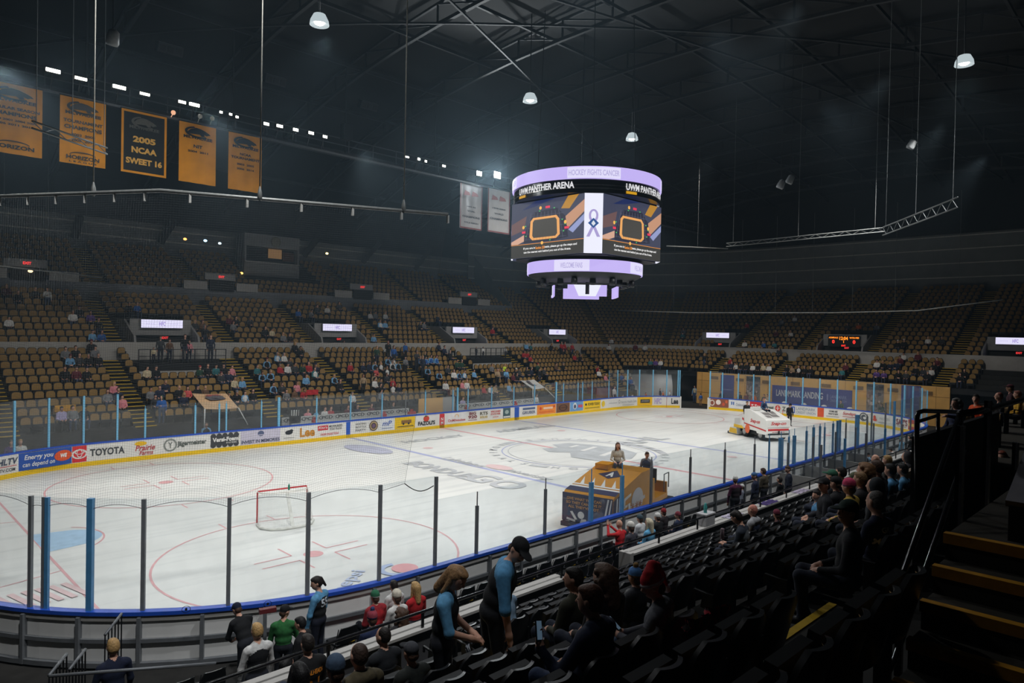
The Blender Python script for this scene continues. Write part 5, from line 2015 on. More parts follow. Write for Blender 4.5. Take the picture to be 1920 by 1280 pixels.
def near_seat_parts(open_):
    out = []
    rows = []
    for j in range(9):
        u = j / 8
        z = .40 + .47 * u
        wd = .235 if u < .72 else .235 * math.sqrt(max(.02, 1 - ((u - .72) / .30) ** 2))
        if j == 8:
            wd = .12
        rows.append([(wd * (i / 8 - .5) * 2, .05 - .12 * u - .045 * (1 - ((i / 8 - .5) * 2) ** 2), z) for i in range(9)])
    mb = MB().grid(rows)
    mb.grid([[(x, y + .035, z) for x, y, z in r][::-1] for r in rows])
    edge = [r[0] for r in rows] + rows[-1][1:-1] + [r[-1] for r in rows[::-1]]
    mb.grid([[p, (p[0], p[1] + .035, p[2])] for p in edge])
    out.append(('backrest', mb.mesh('seat_backrest', SHELL)))
    pr = [[(x * .88, y + .045, .44 + (z - .40) * .84) for x, y, z in r][::-1] for r in rows]
    out.append(('back_pad', MB().grid(pr).mesh('seat_pad', GOLDS)))
    mb = MB()
    if open_:
        mb.box((0, .24, .42), (.44, .42, .07)).box((0, .455, .41), (.42, .03, .05))
    else:
        mb.box((0, .125, .60), (.43, .07, .38), M=Matrix.Rotation(.18, 3, 'X'))
    out.append(('seat_pan', mb.mesh('seat_pan', SEATM)))
    mb = MB().bar((-.262, .02, .60), (-.262, .25, .62), .036, .028)
    mb.bar((-.262, .24, .62), (-.262, .24, .52), .034, .028)
    out.append(('armrest', mb.mesh('seat_armrest', SEATM)))
    mb = MB().box((-.262, .05, .31), (.035, .1, .62)).box((-.262, .08, .02), (.06, .26, .04))
    out.append(('standard', mb.mesh('seat_standard', SEATM)))
    return out


NSEAT = {False: near_seat_parts(False), True: near_seat_parts(True)}


def near_seat(loc, rz, label, group, open_=False):
    r = empty('stadium_seat', loc, rz, label, 'seat', group)
    for n, me in NSEAT[open_]:
        link(n, me, r)
    return r


# far, corner and end stands: every seat position (x, y, z, turn, tier, block, row, place)
FARSEATS = []
SP = .53


def fill(kind, u0, u1, rows, tier, block, skip=None):
    """rows: (number, d, z); u along the stand (metres, or degrees on the corner)"""
    for ri, d, z in rows:
        if kind == 'cor':
            n = int(math.radians(abs(u1 - u0)) * (4 + d) / SP)
            us = [u0 + (u1 - u0) * (i + .5) / n for i in range(n)]
        else:
            n = int(abs(u1 - u0) / SP)
            us = [u0 + (u1 - u0) * (i + .5) / n for i in range(n)]
        for i, u in enumerate(us):
            if kind == 'far':
                x, y, t = u, 17 + d, PI
            elif kind == 'end':
                x, y, t = 30 + d, u, PI / 2
            else:
                x, y = cor_pt(u, d)
                t = math.radians(u) + PI / 2
            if skip and skip(u, d):
                continue
            FARSEATS.append((x, y, z, t, tier, block, ri, i + 1))


LROWS = [(i + 1, i * ROWD, lower_floor(i)) for i in range(10)]
MROWS = [(i + 1, mezz_d(i), mezz_floor(i)) for i in range(9)]
MROWS2 = [(i + 1, mezz_d(i), mezz_floor(i)) for i in range(17)]
BROWS = [(j + 1, 17.3 + ROWD * j, 9.75 + .45 * j) for j in range(9)]
G = .62


def blocks(kind, aisles, lo, hi, rows, tier, skip=None):
    ed = [lo - G] + list(aisles) + [hi + G]
    for b, (a, c) in enumerate(zip(ed, ed[1:])):
        fill(kind, a + G, c - G, rows, tier, b + 1, skip)


plat = lambda u, d: d > 4.8 and (-18.0 < u < -11.6 or 10.6 < u < 16.6)
port = lambda u, d: d < 12.9 and any(abs(u - x) < 2.5 for x in PORT)
porte = lambda u, d: d < 12.9 and any(abs(u - x) < 2.5 for x in PORTE)
blocks('far', AIS_LOW, -31, 25.8, LROWS, 'far lower stand', plat)
blocks('far', AIS_MID, -31, 25.8, MROWS, 'far middle stand', port)
blocks('far', (-24.5, -17.0, -9.5, 6.0, 13.5, 21.0), -31, 26.4, BROWS, 'far balcony', lambda u, d: (-4.6 < u < 3.4 and d > 19) or any(abs(u - hit(px, py, 1, 33.35).x) < 3.2 and d < 18 for px, py in ((47, 493), (412, 519), (677, 538), (878, 552))))
blocks('end', sorted(AISE_LOW), -13, 13, LROWS[5:], 'right end lower stand')
blocks('end', sorted(AISE_MID), -17, 13, MROWS2, 'right end middle stand', porte)
fill('cor', 90, 78.5, LROWS, 'corner lower stand', 1)
fill('cor', 73.5, 55, LROWS, 'corner lower stand', 2)
fill('cor', 53, 2, LROWS[5:], 'corner lower stand', 3)
fill('cor', 90, 76.5, MROWS2, 'corner middle stand', 1, lambda u, d: d < 12.9 and u > 77)
for k, (a, b) in enumerate(((73.5, 57.5), (54.5, 26.5), (23.5, 1))):
    fill('cor', a, b, MROWS2, 'corner middle stand', k + 2)
_vis = []
for s in FARSEATS:
    px, py, dz = proj((s[0], s[1], s[2] + .6))
    if dz > 0 and -30 < px < 1950 and -20 < py < 1290:
        _vis.append((dz, s))
_vis.sort(key=lambda t: t[0])
TAKEN = set()          # filled by the crowd before the seats are made
seat_key = lambda s: (s[4], s[5], s[6], s[7])
NIND = 300


def make_far_seats():
    ind, rest = [t[1] for t in _vis[:NIND]], [t[1] for t in _vis[NIND:]]
    for s in ind:
        o = link('gold_seat', FS_HI)
        o.location = s[:3]
        o.rotation_euler = (0, 0, s[3])
        tag(o, 'gold seat, %s, %s block, %s row up, %s along' % (s[4], nth(s[5]), nth(s[6]), nth(s[7])), 'seat', 'gold seats of the ' + s[4])
    v0 = np.array([list(v.co) for v in FS_LO.vertices])
    f0 = [tuple(p.vertices) for p in FS_LO.polygons]
    m0 = [p.material_index for p in FS_LO.polygons]
    vs, fs, ms = [], [], []
    for i, s in enumerate(rest):
        c, sn = math.cos(s[3]), math.sin(s[3])
        vs.append(np.stack([s[0] + v0[:, 0] * c - v0[:, 1] * sn, s[1] + v0[:, 0] * sn + v0[:, 1] * c, s[2] + v0[:, 2]], 1))
        n = i * len(v0)
        fs += [tuple(a + n for a in f) for f in f0]
        ms += m0
    me = bpy.data.meshes.new('seats')
    me.from_pydata(np.concatenate(vs).tolist(), [], fs)
    me.materials.append(GOLDS)
    me.materials.append(SHELL)
    me.polygons.foreach_set('material_index', ms)
    me.update()
    tag(link('gold_seats', me), 'thousands of distant gold-backed seats filling the far, corner and end stands', 'seats', None, 'stuff')


make_far_seats()

# ---------------------------------------------------------------- near stand
NY = lambda k: -(22.57 - .85 * k)
NZ = lambda k: 3.56 - .40 * k
mb = MB()
for k in range(-3, 7):
    y0 = NY(k) - .06
    y1 = NY(k + 1) - .06 if k < 6 else -16.62
    mb.box((-1.5, (y0 + y1) / 2, NZ(k) - .25), (59, y1 - y0, .5))
tag(mb.build('floor_near_stand', CONCD), kind='structure')
AX0, AX1 = -26.35, -25.0        # the aisle just left of the foreground steps
r = empty('aisle_stairs', (-25.7, -24.3, 4.7), 0, 'near aisle steps with two bold yellow edges, foreground right of the end seat', 'stairs')
st, no = MB(), MB()
for k in range(-3, 6):
    yf = NY(k + 1) - .06
    st.box(((AX0 + AX1) / 2, yf + .19, NZ(k) - .28), (AX1 - AX0, .38, .16))
    for dy, dz in ((0, 0), (.38, -.2)):
        no.box(((AX0 + AX1) / 2, yf + dy - .03, NZ(k) + dz + .004), (AX1 - AX0, .075, .012))
st.build('tread', TREAD, r)
no.build('nosing', YEL, r)
# front wall of the near stand with pale cap, rail
r = empty('parapet', (-2, -16.55, 1.2), 0, 'low dark front wall of the near stand with pale ledge on top', 'wall')
WALLD = mat('dark parapet face', (70, 70, 72), .8, .1, 2)
for x0, x1 in ((-30.5, -20.4), (-18.0, 26)):
    MB().box(((x0 + x1) / 2, -16.52, .86), (x1 - x0, .18, 1.72)).build('wall_face', WALLD, r)
    MB().box(((x0 + x1) / 2, -16.5, 1.745), (x1 - x0, .34, .05)).build('ledge', OFFW, r)
MB().box((-18.0, -16.52, .9), (.14, .34, 1.8)).build('end_post', OFFW, r)
RAILM = mat('black glossy rail', (22, 22, 25), .22)
r = empty('front_rail', (-10, -16.6, 1.8), 0, 'long black handrail along the ledge at the front of the near stand', 'rail')
MB().tube([(-33.2, -16.6, 1.99), (-30.5, -16.6, 2.06), (26, -16.6, 2.06)], .028, 8).build('handrail', RAILM, r)
for x in np.arange(-30, 26, 1.9):
    MB().box((float(x), -16.6, 1.91), (.05, .03, .3)).build('upright', RAILM, r)
NEARSEATS = {}
NBLK = [('left', -33.2, -26.6), ('middle', -24.75, -12.8), ('right', -11.6, 4.0)]
OPEN = set()


def near_layout():
    for bn, x0, x1 in NBLK:
        n = int((x1 - x0) / SP)
        for k in range(-3, 7):
            for i in range(n):
                x = x1 - (i + .5) * SP if bn == 'left' else x0 + (i + .5) * SP
                NEARSEATS[(bn, k, i)] = (x, NY(k), NZ(k))


near_layout()


def nearest_seat(x, k):
    best = min(((abs(p[0] - x), q) for q, p in NEARSEATS.items() if q[1] == k), default=None)
    return best[1] if best and best[0] < .45 else None


NEARMAX = 285


def make_near_seats():
    c = []
    for q, p in NEARSEATS.items():
        if q in GONE or (p[0] > -17.9 and p[1] < -22.3) or (q[1] == -3 and q[0] != 'left'):
            continue
        px, py, dz = proj((p[0], p[1], p[2] + .7))
        if dz > .9 and -60 < px < 1960 and py < 1420 and not (px > 1730 and dz > 9):
            c.append((dz, q, p))
    c.sort()
    for dz, q, p in c[:NEARMAX]:
        bn, k, i = q
        near_seat(p, 0, 'black folding seat, near stand, %s block, %s row from front, %s along' % (bn, nth(7 - k), nth(i + 1)), 'black seats of the near stand', q in OPEN)


GONE = set()
# folding chairs on the floor beside the glass, near and far
def chair_parts():
    out = []
    rows = []
    for j in range(7):
        u = j / 6
        wd = .235 * (1 - .25 * u ** 3)
        rows.append([(wd * (i / 6 - .5) * 2, -.02 - .09 * u - .03 * (1 - ((i / 6 - .5) * 2) ** 2), .5 + .36 * u) for i in range(7)])
    mb = MB().grid(rows)
    mb.grid([[(x, y + .03, z) for x, y, z in q][::-1] for q in rows])
    edge = [q[0] for q in rows] + rows[-1][1:-1] + [q[-1] for q in rows[::-1]] + rows[0][1:-1][::-1] + [rows[0][0]]
    mb.grid([[p, (p[0], p[1] + .03, p[2])] for p in edge])
    out.append(('backrest', mb.mesh('chair_back', SHELL)))
    out.append(('seat', MB().box((0, .22, .45), (.45, .42, .05)).mesh('chair_seat', SHELL)))
    for s in (-1, 1):
        out.append(('leg', MB().tube([(.22 * s, -.06, .84), (.22 * s, .08, .44), (.22 * s, .4, .01)], .012, 6).mesh('chair_leg', SEATM)))
        out.append(('leg', MB().tube([(.2 * s, .38, .44), (.2 * s, .0, .01)], .012, 6).mesh('chair_leg', SEATM)))
    out.append(('tag_strip', MB().box((.12, -.03, .49), (.14, .012, .02)).mesh('chair_tag', YEL)))
    return out


CHAIR = chair_parts()


def chair(loc, rz, label, group):
    r = empty('folding_chair', loc, rz, label, 'chair', group)
    for n, me in CHAIR:
        link(n, me, r)
    return r


NCH = []
for j, y in enumerate((-13.75, -14.6, -15.45)):
    i = 0
    for x in np.arange(-28.6, -3.0, .56):
        x = float(x)
        if -23.1 < x < -20.9 and j == 0:
            continue
        i += 1
        NCH.append((x, y, j, i))
_cx = Vector((RL + RC, RN + RC, 0))


def make_near_chairs():
    for x, y, j, i in NCH:
        if any(abs(x - a) < .36 and abs(y - b) < .6 for a, b in STANDERS):
            continue
        px, py, dz = proj((x, y, .7))
        if px < 1330 and dz > 0:
            chair((x, y, 0), 0, 'black folding chair on the near floor, %s row from the glass, %s from the left' % (nth(j + 1), nth(i)), 'black folding chairs behind the near glass')


STANDERS = []
for j, y in enumerate((14.4, 15.3)):
    i = 0
    for x in np.arange(-25.0, -14.2, .56):
        x = float(x)
        if -19.7 < x < -18.2:
            continue
        i += 1
        chair((x, y, 0), PI, 'black folding chair behind the far glass, %s row, %s from the left' % (nth(j + 1), nth(i)), 'black folding chairs behind the far glass')
# ---------------------------------------------------------------- the crowd across the ice
CN = {'k': ('black', (24, 25, 28)), 'n': ('navy', (34, 42, 66)), 'g': ('grey', (120, 122, 126)), 'w': ('white', (222, 222, 220)), 'b': ('light blue', (116, 170, 214)),
      'l': ('blue', (44, 96, 170)), 'r': ('red', (176, 40, 48)), 'm': ('maroon', (96, 36, 48)), 'o': ('orange', (222, 110, 40)), 'c': ('cream', (206, 192, 160)),
      't': ('teal', (50, 116, 124)), 'e': ('dark green', (36, 70, 54)), 'p': ('pink', (222, 140, 150)), 'v': ('purple', (96, 70, 140)), 'y': ('neon yellow', (206, 230, 60)),
      'd': ('dark grey', (58, 60, 64)), 'u': ('brown', (104, 76, 56)), 'i': ('lilac', (176, 166, 206)), 'f': ('tan', (170, 146, 116)), 's': ('coral', (216, 90, 90))}
FB = [body('sit', .032, name='body_far', face=False), body('sit', .032, lean=.28, name='body_far', face=False, elb={1: (.24, .12, .2), -1: (-.24, .12, .2)}, wri={1: (.07, .3, .2), -1: (-.07, .3, .2)}),
      body('sit', .032, lean=-.08, bulky=.02, hood=True, name='body_far', face=False), body('sit', .032, yaw=.5, bulky=.012, name='body_far', face=False, yoke=True),
      body('stand', .034, name='body_far', face=False), body('stand', .034, name='body_far', face=False, bulky=.025, elb={1: (.26, .1, .2)}, wri={1: (.12, .3, .22)}, yaw=-.5)]
HSTY = [('short', 'brown'), ('short', 'dark'), ('long', 'brown'), ('beanie', 'dark'), ('cap', 'dark'), ('short', 'grey'), ('long', 'blond'), ('ponytail', 'dark'), ('hood', 'dark'), ('cap', 'dark')]
_hp = [(proj((s[0] - .14 * math.sin(s[3]), s[1] + .14 * math.cos(s[3]), s[2] + 1.18)), s) for _, s in _vis]
_hx = np.array([[p[0], p[1]] for p, _ in _hp])
_sx = np.array([proj((s[0] - .4 * math.sin(s[3]), s[1] + .4 * math.cos(s[3]), s[2] + 1.62))[:2] for _, s in _vis])
_taken = np.zeros(len(_hp), dtype=bool)
NPEOPLE = [0]


def crowd(px, py, col, stand=False, cap=None):
    X = _sx if stand else _hx
    d = np.hypot(X[:, 0] - px, X[:, 1] - py) + _taken * 1e6
    i = int(np.argmin(d))
    if d[i] > 25:
        return
    _taken[i] = True
    s = _hp[i][1]
    rd = random.Random(int(px * 31 + py * 17))
    a = CN[col[0]]
    yk = CN[col[1]] if len(col) > 1 else a
    bi = rd.choice((4, 5)) if stand else rd.choice((0, 0, 1, 2, 3))
    hs = rd.choice(HSTY) if cap is None else (rd.choice(('cap', 'beanie')), 'dark')
    hc = (CN[cap][1], CN[cap][1]) if cap else None
    if hs[0] in ('cap', 'beanie', 'hood') and hc is None:
        c = CN[rd.choice('kndgem')][1]
        hc = (c, c)
    off = .36 if stand else 0.0
    loc = (s[0] - off * math.sin(s[3]), s[1] + off * math.cos(s[3]), s[2] + .01)
    nm = a[0] + ('-and-' + yk[0] if yk is not a else '')
    lab = '%sperson in %s top, %s, %s block, %s row, %s seat' % ('standing ' if stand else '', nm, s[4], nth(s[5]), nth(s[6]), nth(s[7]))
    person(FB[bi], None, loc, s[3] + rd.uniform(-.25, .25), lab, a[1], yk[1], pants=rd.choice(((38, 44, 60), (30, 30, 33), (60, 76, 104), (44, 52, 76))), skin_i=rd.choice((0, 0, 0, 1)),
           hair=hs, hcols=hc, scale=rd.uniform(.93, 1.05), group='spectators across the ice', lod='f')
    NPEOPLE[0] += 1


S = [  # (px, py of the head, top colours)
    (130, 650, 'g'), (149, 650, 'k'), (164, 646, 'k'), (180, 650, 'g'), (199, 645, 'l'), (124, 671, 'b'), (150, 665, 'd'), (172, 666, 'k'), (188, 664, 'k'),
    (118, 696, 'k'), (141, 698, 'm'), (156, 694, 'k'), (203, 724, 'g'), (220, 722, 'p'), (238, 720, 'n'), (228, 738, 'p'), (246, 736, 'n'), (109, 784, 'i'), (133, 783, 'g'), (150, 783, 'k'),
    (272, 684, 'c'), (288, 678, 'k'), (372, 690, 'e', 'r'), (386, 690, 'k'), (401, 690, 't'), (410, 678, 'k'), (418, 692, 'd'), (428, 692, 'n'), (441, 690, 'p'), (438, 705, 'c'), (455, 706, 'b'),
    (299, 722, 'n'), (314, 720, 'n'), (332, 722, 'k'), (348, 722, 's'), (374, 720, 'k'), (390, 720, 'u'), (283, 734, 'g'), (291, 739, 'd'), (340, 736, 'n'), (432, 732, 'k'), (447, 732, 'k'), (460, 730, 'wb'), (473, 730, 'k'),
    (555, 648, 'k'), (564, 648, 'k'), (499, 668, 'kb'), (521, 668, 'wb'), (535, 668, 'w'), (543, 676, 'd'), (481, 682, 't'), (491, 692, 'kb'), (506, 692, 'kb'), (530, 684, 'r'), (540, 686, 'w'), (555, 682, 'd'), (567, 687, 'e'), (578, 686, 'r'), (591, 688, 'n'),
    (575, 706, 'b'), (593, 700, 'wt'), (622, 704, 'kb'), (637, 702, 'k'), (517, 724, 'nb'), (531, 724, 'd'), (546, 728, 'u'), (558, 726, 'p'), (571, 735, 'r'), (543, 737, 'g'),
    (653, 680, 'r'), (677, 676, 'n'), (688, 676, 'n'), (705, 678, 'kb'), (729, 668, 'nb'), (740, 668, 'w'), (748, 680, 'kb'), (708, 686, 's'), (714, 680, 'wk'), (728, 690, 'wk'), (733, 680, 'kw'), (713, 708, 'd'), (706, 703, 'f'), (728, 704, 'd'), (738, 708, 'r'), (708, 717, 'w'), (719, 718, 'k'), (732, 716, 'wk'), (745, 718, 'n'), (672, 735, 'w'), (719, 728, 'g'),
    (819, 646, 'n'), (833, 650, 'n'), (842, 655, 'k'), (789, 668, 'lb'), (798, 668, 'lb'), (806, 668, 'lb'), (814, 668, 'lb'), (797, 658, 'k'), (806, 692, 'kb'), (820, 695, 'nb'), (838, 692, 'd'), (850, 693, 'w'), (865, 696, 'nb'), (875, 696, 'wb'), (860, 674, 'e'), (873, 674, 'e'), (887, 686, 'b'), (835, 722, 'w'), (848, 724, 'f'), (862, 712, 'p'), (870, 712, 'w'),
    (925, 688, 'g'), (932, 692, 'm'), (940, 691, 'd'), (949, 682, 'y'), (964, 688, 'k', 'w'), (976, 694, 'd'), (985, 688, 'k'), (991, 690, 'n'), (971, 700, 'k'), (962, 706, 'm'), (920, 722, 'w'), (938, 724, 'f'), (942, 724, 'b'), (905, 735, 'r'),
    (978, 656, 'r'), (984, 660, 'r'), (991, 668, 'r'), (1010, 680, 'e', 'r'), (1017, 690, 'd'), (1046, 680, 'u'), (1058, 680, 'k'), (1077, 664, 'r'), (1088, 664, 'k'), (1123, 688, 'r'), (1128, 696, 'w'), (1134, 706, 'p'), (1031, 646, 'k'),
    (1168, 704, 'l'), (1181, 702, 'c'), (1192, 706, 'l'), (1240, 680, 'w'), (1220, 684, 't'), (1228, 684, 'v'),
    (1370, 670, 'r'), (1362, 686, 'd'), (1372, 688, 'n'), (1380, 690, 'w'), (1389, 690, 'k'), (1398, 690, 'k'), (1408, 687, 'w'), (1418, 688, 'k'), (1431, 686, 'c'), (1448, 688, 'w'), (1478, 698, 'k'), (1484, 696, 'f'), (1496, 697, 'wk'), (1504, 697, 'k'), (1514, 697, 'k'), (1577, 690, 't'), (1590, 690, 'm'),
    (1646, 672, 'w'), (1656, 674, 'k'), (1672, 678, 'n'), (1684, 676, 'n'), (1692, 674, 'm'), (1752, 674, 'm'), (1764, 678, 'k'), (1718, 690, 'k'), (1730, 690, 'd'), (1752, 688, 'w'), (1645, 706, 'v'), (1656, 706, 'v'), (1690, 706, 'k'), (1704, 704, 'd'), (1740, 710, 'k'),
    (1797, 698, 'k'), (1806, 698, 'k'),
    # middle stand, dim
    (22, 598, 'w'), (60, 545, 'd'), (28, 550, 'k'), (10, 545, 'm'), (131, 587, 'w'), (150, 575, 'k'), (163, 589, 'v'), (190, 632, 'b'), (238, 585, 'k'), (262, 584, 'l'), (372, 602, 'd'), (385, 606, 'u'), (417, 600, 'm'), (430, 602, 'g'), (443, 600, 'k'), (500, 621, 'k'), (512, 622, 'c'), (535, 633, 'g'), (547, 630, 'k'), (466, 600, 'd'),
    (583, 578, 'g'), (563, 578, 'l'), (590, 572, 'd'), (612, 572, 'w'), (638, 572, 'd'), (690, 586, 'w'), (702, 586, 'g'), (718, 588, 'w'), (704, 606, 'wb'), (716, 604, 'b'), (795, 604, 'g'), (785, 606, 'k'), (925, 610, 'r'), (820, 590, 'n'), (698, 628, 'b'), (985, 640, 'b'), (995, 642, 't'),
    (1145, 632, 'w'), (1140, 641, 'w'), (1209, 631, 'k'), (1196, 646, 'm'), (1213, 647, 'w'), (1280, 618, 'g'), (1283, 626, 't'),
    (1404, 602, 'r'), (1466, 595, 'g'), (1489, 595, 'w'), (1482, 618, 'w'), (1434, 640, 'l'), (1449, 642, 't'), (1460, 653, 'd'), (1390, 640, 'w'), (1612, 611, 'o'), (1640, 612, 'g'), (1592, 603, 'd'), (1682, 636, 'k', 'w'), (1692, 636, 'k', 'w'), (1692, 655, 'w'), (1725, 658, 'm'), (1740, 636, 'w'), (1765, 636, 'd'), (1456, 616, 'm'),
]
for t in S:
    crowd(t[0], t[1], t[2], False, t[3] if len(t) > 3 else None)
for t in ((674, 704, 'f'), (745, 645, 'l'), (758, 643, 'l'), (762, 660, 'g'), (778, 670, 'd'), (797, 680, 'n'), (733, 640, 'k'), (707, 648, 'e'), (290, 735, 'l'), (935, 696, 'f'), (949, 698, 'b'), (1052, 644, 'r'), (1061, 644, 'r'), (1071, 643, 'r'), (195, 585, 'k'), (92, 540, 'w'), (385, 633, 'k'), (1015, 685, 'k'), (1320, 660, 'k')):
    crowd(t[0], t[1], t[2], True)


def free_person(px, py, axis, val, floor, col, label, pose='stand', turn=PI, hs=('short', 'brown'), hcols=None, pants=(36, 42, 58), group=None, bm=None, h0=None):
    """a far figure whose head is seen at px,py and who stands on plane axis = val"""
    p = hit(px, py, axis, val)
    full = 1.76 if pose == 'stand' else 1.31
    sc = min(1.12, max(.6, (p.z - floor) / full)) if h0 is None else h0
    a = CN[col[0]]
    yk = CN[col[1]] if len(col) > 1 else a
    return person(bm or FB[4 if pose == 'stand' else 0], None, (p.x, p.y, floor), turn, label, a[1], yk[1], pants=pants, hair=hs, hcols=hcols, scale=sc, lod='f', group=group)


# people in the portals, at the far glass and in the tunnel
for t in ((288, 670, 'c', 'person in cream top seated at the left rail of the first platform'), (395, 628, 'n', 'person in navy standing at the right rail of the first platform'), (355, 640, 'p', 'person in pink standing under the first lilac video board'), (347, 628, 'k', 'person in black beside the pink one under the first video board'),
          (301, 632, 'd', 'person in dark grey at the portal wall, left half of first video board portal'), (318, 638, 'u', 'person in brown near the middle of the first portal')):
    free_person(t[0], t[1] - 3, 1, 23.6 if t[0] != 288 else 23.2, 4.56, t[2], t[3])
for t in ((627, 641, 'wk', 'person in white and black jersey left in the second portal'), (645, 638, 'k', 'person in black in the middle of the second portal'), (656, 642, 'r', 'person in red in the second portal'), (673, 642, 'n', 'person in navy right in the second portal'), (688, 640, 'k', 'person in black at the right edge of the second portal')):
    free_person(t[0], t[1], 1, 25.9, 4.79, t[2], t[3])
for t in ((906, 650, 'w', 'person in white standing on the third portal platform, left one'), (893, 654, 'd', 'person in dark grey standing left on the third portal platform'), (948, 658, 'w', 'person in white standing on the third platform, right one')):
    free_person(t[0], t[1], 1, 23.6, 4.56, t[2], t[3])
free_person(1539, 662, 0, 39.4, 4.79, 'd', 'person in dark grey left of the lit portal below the red scoreboard', 'sit', PI / 2)
free_person(1548, 662, 0, 39.4, 4.79, 'n', 'person in navy beside the lit portal below the red scoreboard', 'sit', PI / 2)
free_person(1574, 660, 0, 39.2, 4.79, 'l', 'person in blue in the amber-lit portal below the red scoreboard', 'stand', PI / 2)
for t in ((20, 823, 'v', 'child in purple behind the far glass at the left photo edge'), (37, 819, 'w', 'person in white behind the far glass beside the purple child')):
    free_person(t[0], t[1] - 6, 1, 14.0, 0, t[2], t[3], 'sit', PI, ('short', 'grey' if t[0] < 30 else 'blond'))
free_person(385, 770, 1, 15.0, 0, 'kb', 'person in blue-edged black jersey below the tan canopy', 'sit')
for t in ((575, 765, 'p', 'person in pink behind the far bench wall beside the waste bin'), (590, 762, 'bk', 'person in light blue and black jersey behind the left bench wall'), (607, 762, 'w', 'person in white behind the left bench wall'), (618, 760, 'r', 'person in red behind the left bench wall'),
          (650, 757, 'm', 'person in maroon behind the left bench wall'), (668, 755, 'n', 'person in navy behind the left bench wall'), (694, 752, 'm', 'second person in maroon, right part of the left bench wall'), (735, 752, 'd', 'person in dark grey behind the right part of the left bench wall')):
    free_person(t[0], t[1], 1, 15.8, .35, t[2], t[3], 'sit')
for t in ((868, 735, 'i', 'person in lilac at the left end of the right bench wall'), (1006, 738, 'w', 'person in white in the tunnel left of the white canopy pole'), (1152, 722, 'w', 'person in white behind far corner glass beside the maroon flag'), (1211, 741, 'o', 'person in orange behind the corner glass, left one of two'), (1243, 745, 'o', 'person in orange behind the corner glass, right one of two'),
          (1256, 741, 'w', 'person in white with cap behind the corner glass by the tunnel'), (1238, 728, 'n', 'person in navy standing behind the corner glass'), (1168, 740, 'w', 'person in white goalie gear colours behind the corner glass, left one'), (1186, 742, 'w', 'person in white behind the corner glass, next to the aisle')):
    p = hit(t[0], t[1], 1, 15.2)
    free_person(t[0], t[1], 1, 15.2 if t[0] > 1030 else 15.0, 0, t[2], t[3], 'stand')
free_person(1314, 737, 0, 30.8, 0, 'l', 'person in blue shirt and tan trousers standing at the tunnel gate', 'stand', -.6, ('short', 'brown'), None, (150, 118, 84))
free_person(1303, 722, 0, 33.6, 0, 'cb', 'large person in pale jersey standing in the dark tunnel', 'stand', PI / 2, ('short', 'dark'), None, (60, 84, 120))
for t in ((1353, 737, 'k', 'dark-clothed person standing at the wooden wall by the left blue banner'), (1433, 735, 'd', 'person in dark grey standing left of the long blue banner'), (1439, 739, 'f', 'person in tan beside the long blue banner'), (1577, 746, 'e', 'person in dark green seated before the long blue banner'), (1414, 742, 'o', 'person in orange below the left crowd poster'), (1387, 742, 'k', 'person in black between blue banner and left crowd poster'), (1399, 741, 'm', 'person in maroon just left of the left crowd poster'), (1653, 750, 'e', 'person in green below the right crowd poster')):
    free_person(t[0], t[1], 0, 31.8, 0, t[2], t[3], 'stand', PI / 2, h0=.95)
# ---------------------------------------------------------------- people on the near side
NB = {}


def nb(key, **k):
    if key not in NB:
        NB[key] = body(name='body', **k)
    return NB[key]


POSE = {
    'lap': dict(pose='sit', h=.015, hands=True),
    'fwd': dict(pose='sit', h=.015, lean=.35, hands=True, elb={1: (.25, .14, .2), -1: (-.25, .14, .2)}, wri={1: (.07, .3, .18), -1: (-.07, .3, .18)}),
    'coat': dict(pose='sit', h=.015, bulky=.028, hands=True),
    'hoodie': dict(pose='sit', h=.015, bulky=.015, hood=True, hands=True),
    'left': dict(pose='sit', h=.015, yaw=.7, bulky=.012, hands=True),
    'right': dict(pose='sit', h=.015, yaw=-.7, bulky=.012, hands=True),
    'phone': dict(pose='sit', h=.015, lean=.12, nod=.45, bulky=.01, hands=True, elb={1: (.25, .08, .2), -1: (-.25, .08, .2)}, wri={1: (.07, .32, .17), -1: (-.07, .32, .17)}, hdir={1: (-.3, .8, .3), -1: (.3, .8, .3)}),
    'raise': dict(pose='sit', h=.015, hands=True, elb={-1: (-.27, .2, .4), 1: (.25, .2, .35)}, wri={-1: (-.1, .36, .62), 1: (.06, .38, .56)}, hdir={-1: (.2, .3, .9), 1: (-.2, .3, .9)}),
    'stand': dict(pose='stand', h=.016, hands=True),
    'standcoat': dict(pose='stand', h=.016, bulky=.03, hands=True, nod=.2),
    'standlook': dict(pose='stand', h=.016, yaw=.8, hands=True, bulky=.012, nod=.25),
    'standlookr': dict(pose='stand', h=.016, yaw=-.8, hands=True, bulky=.012, nod=.2, elb={1: (.26, .06, .18)}, wri={1: (.16, .28, .14)}),
    'lean': dict(pose='stand', h=.016, lean=.55, hands=True, bulky=.01, elb={1: (.22, .22, .25), -1: (-.22, .22, .25)}, wri={1: (.1, .4, .22), -1: (-.1, .4, .22)}),
}


def P_(k):
    return nb(k, **POSE[k])


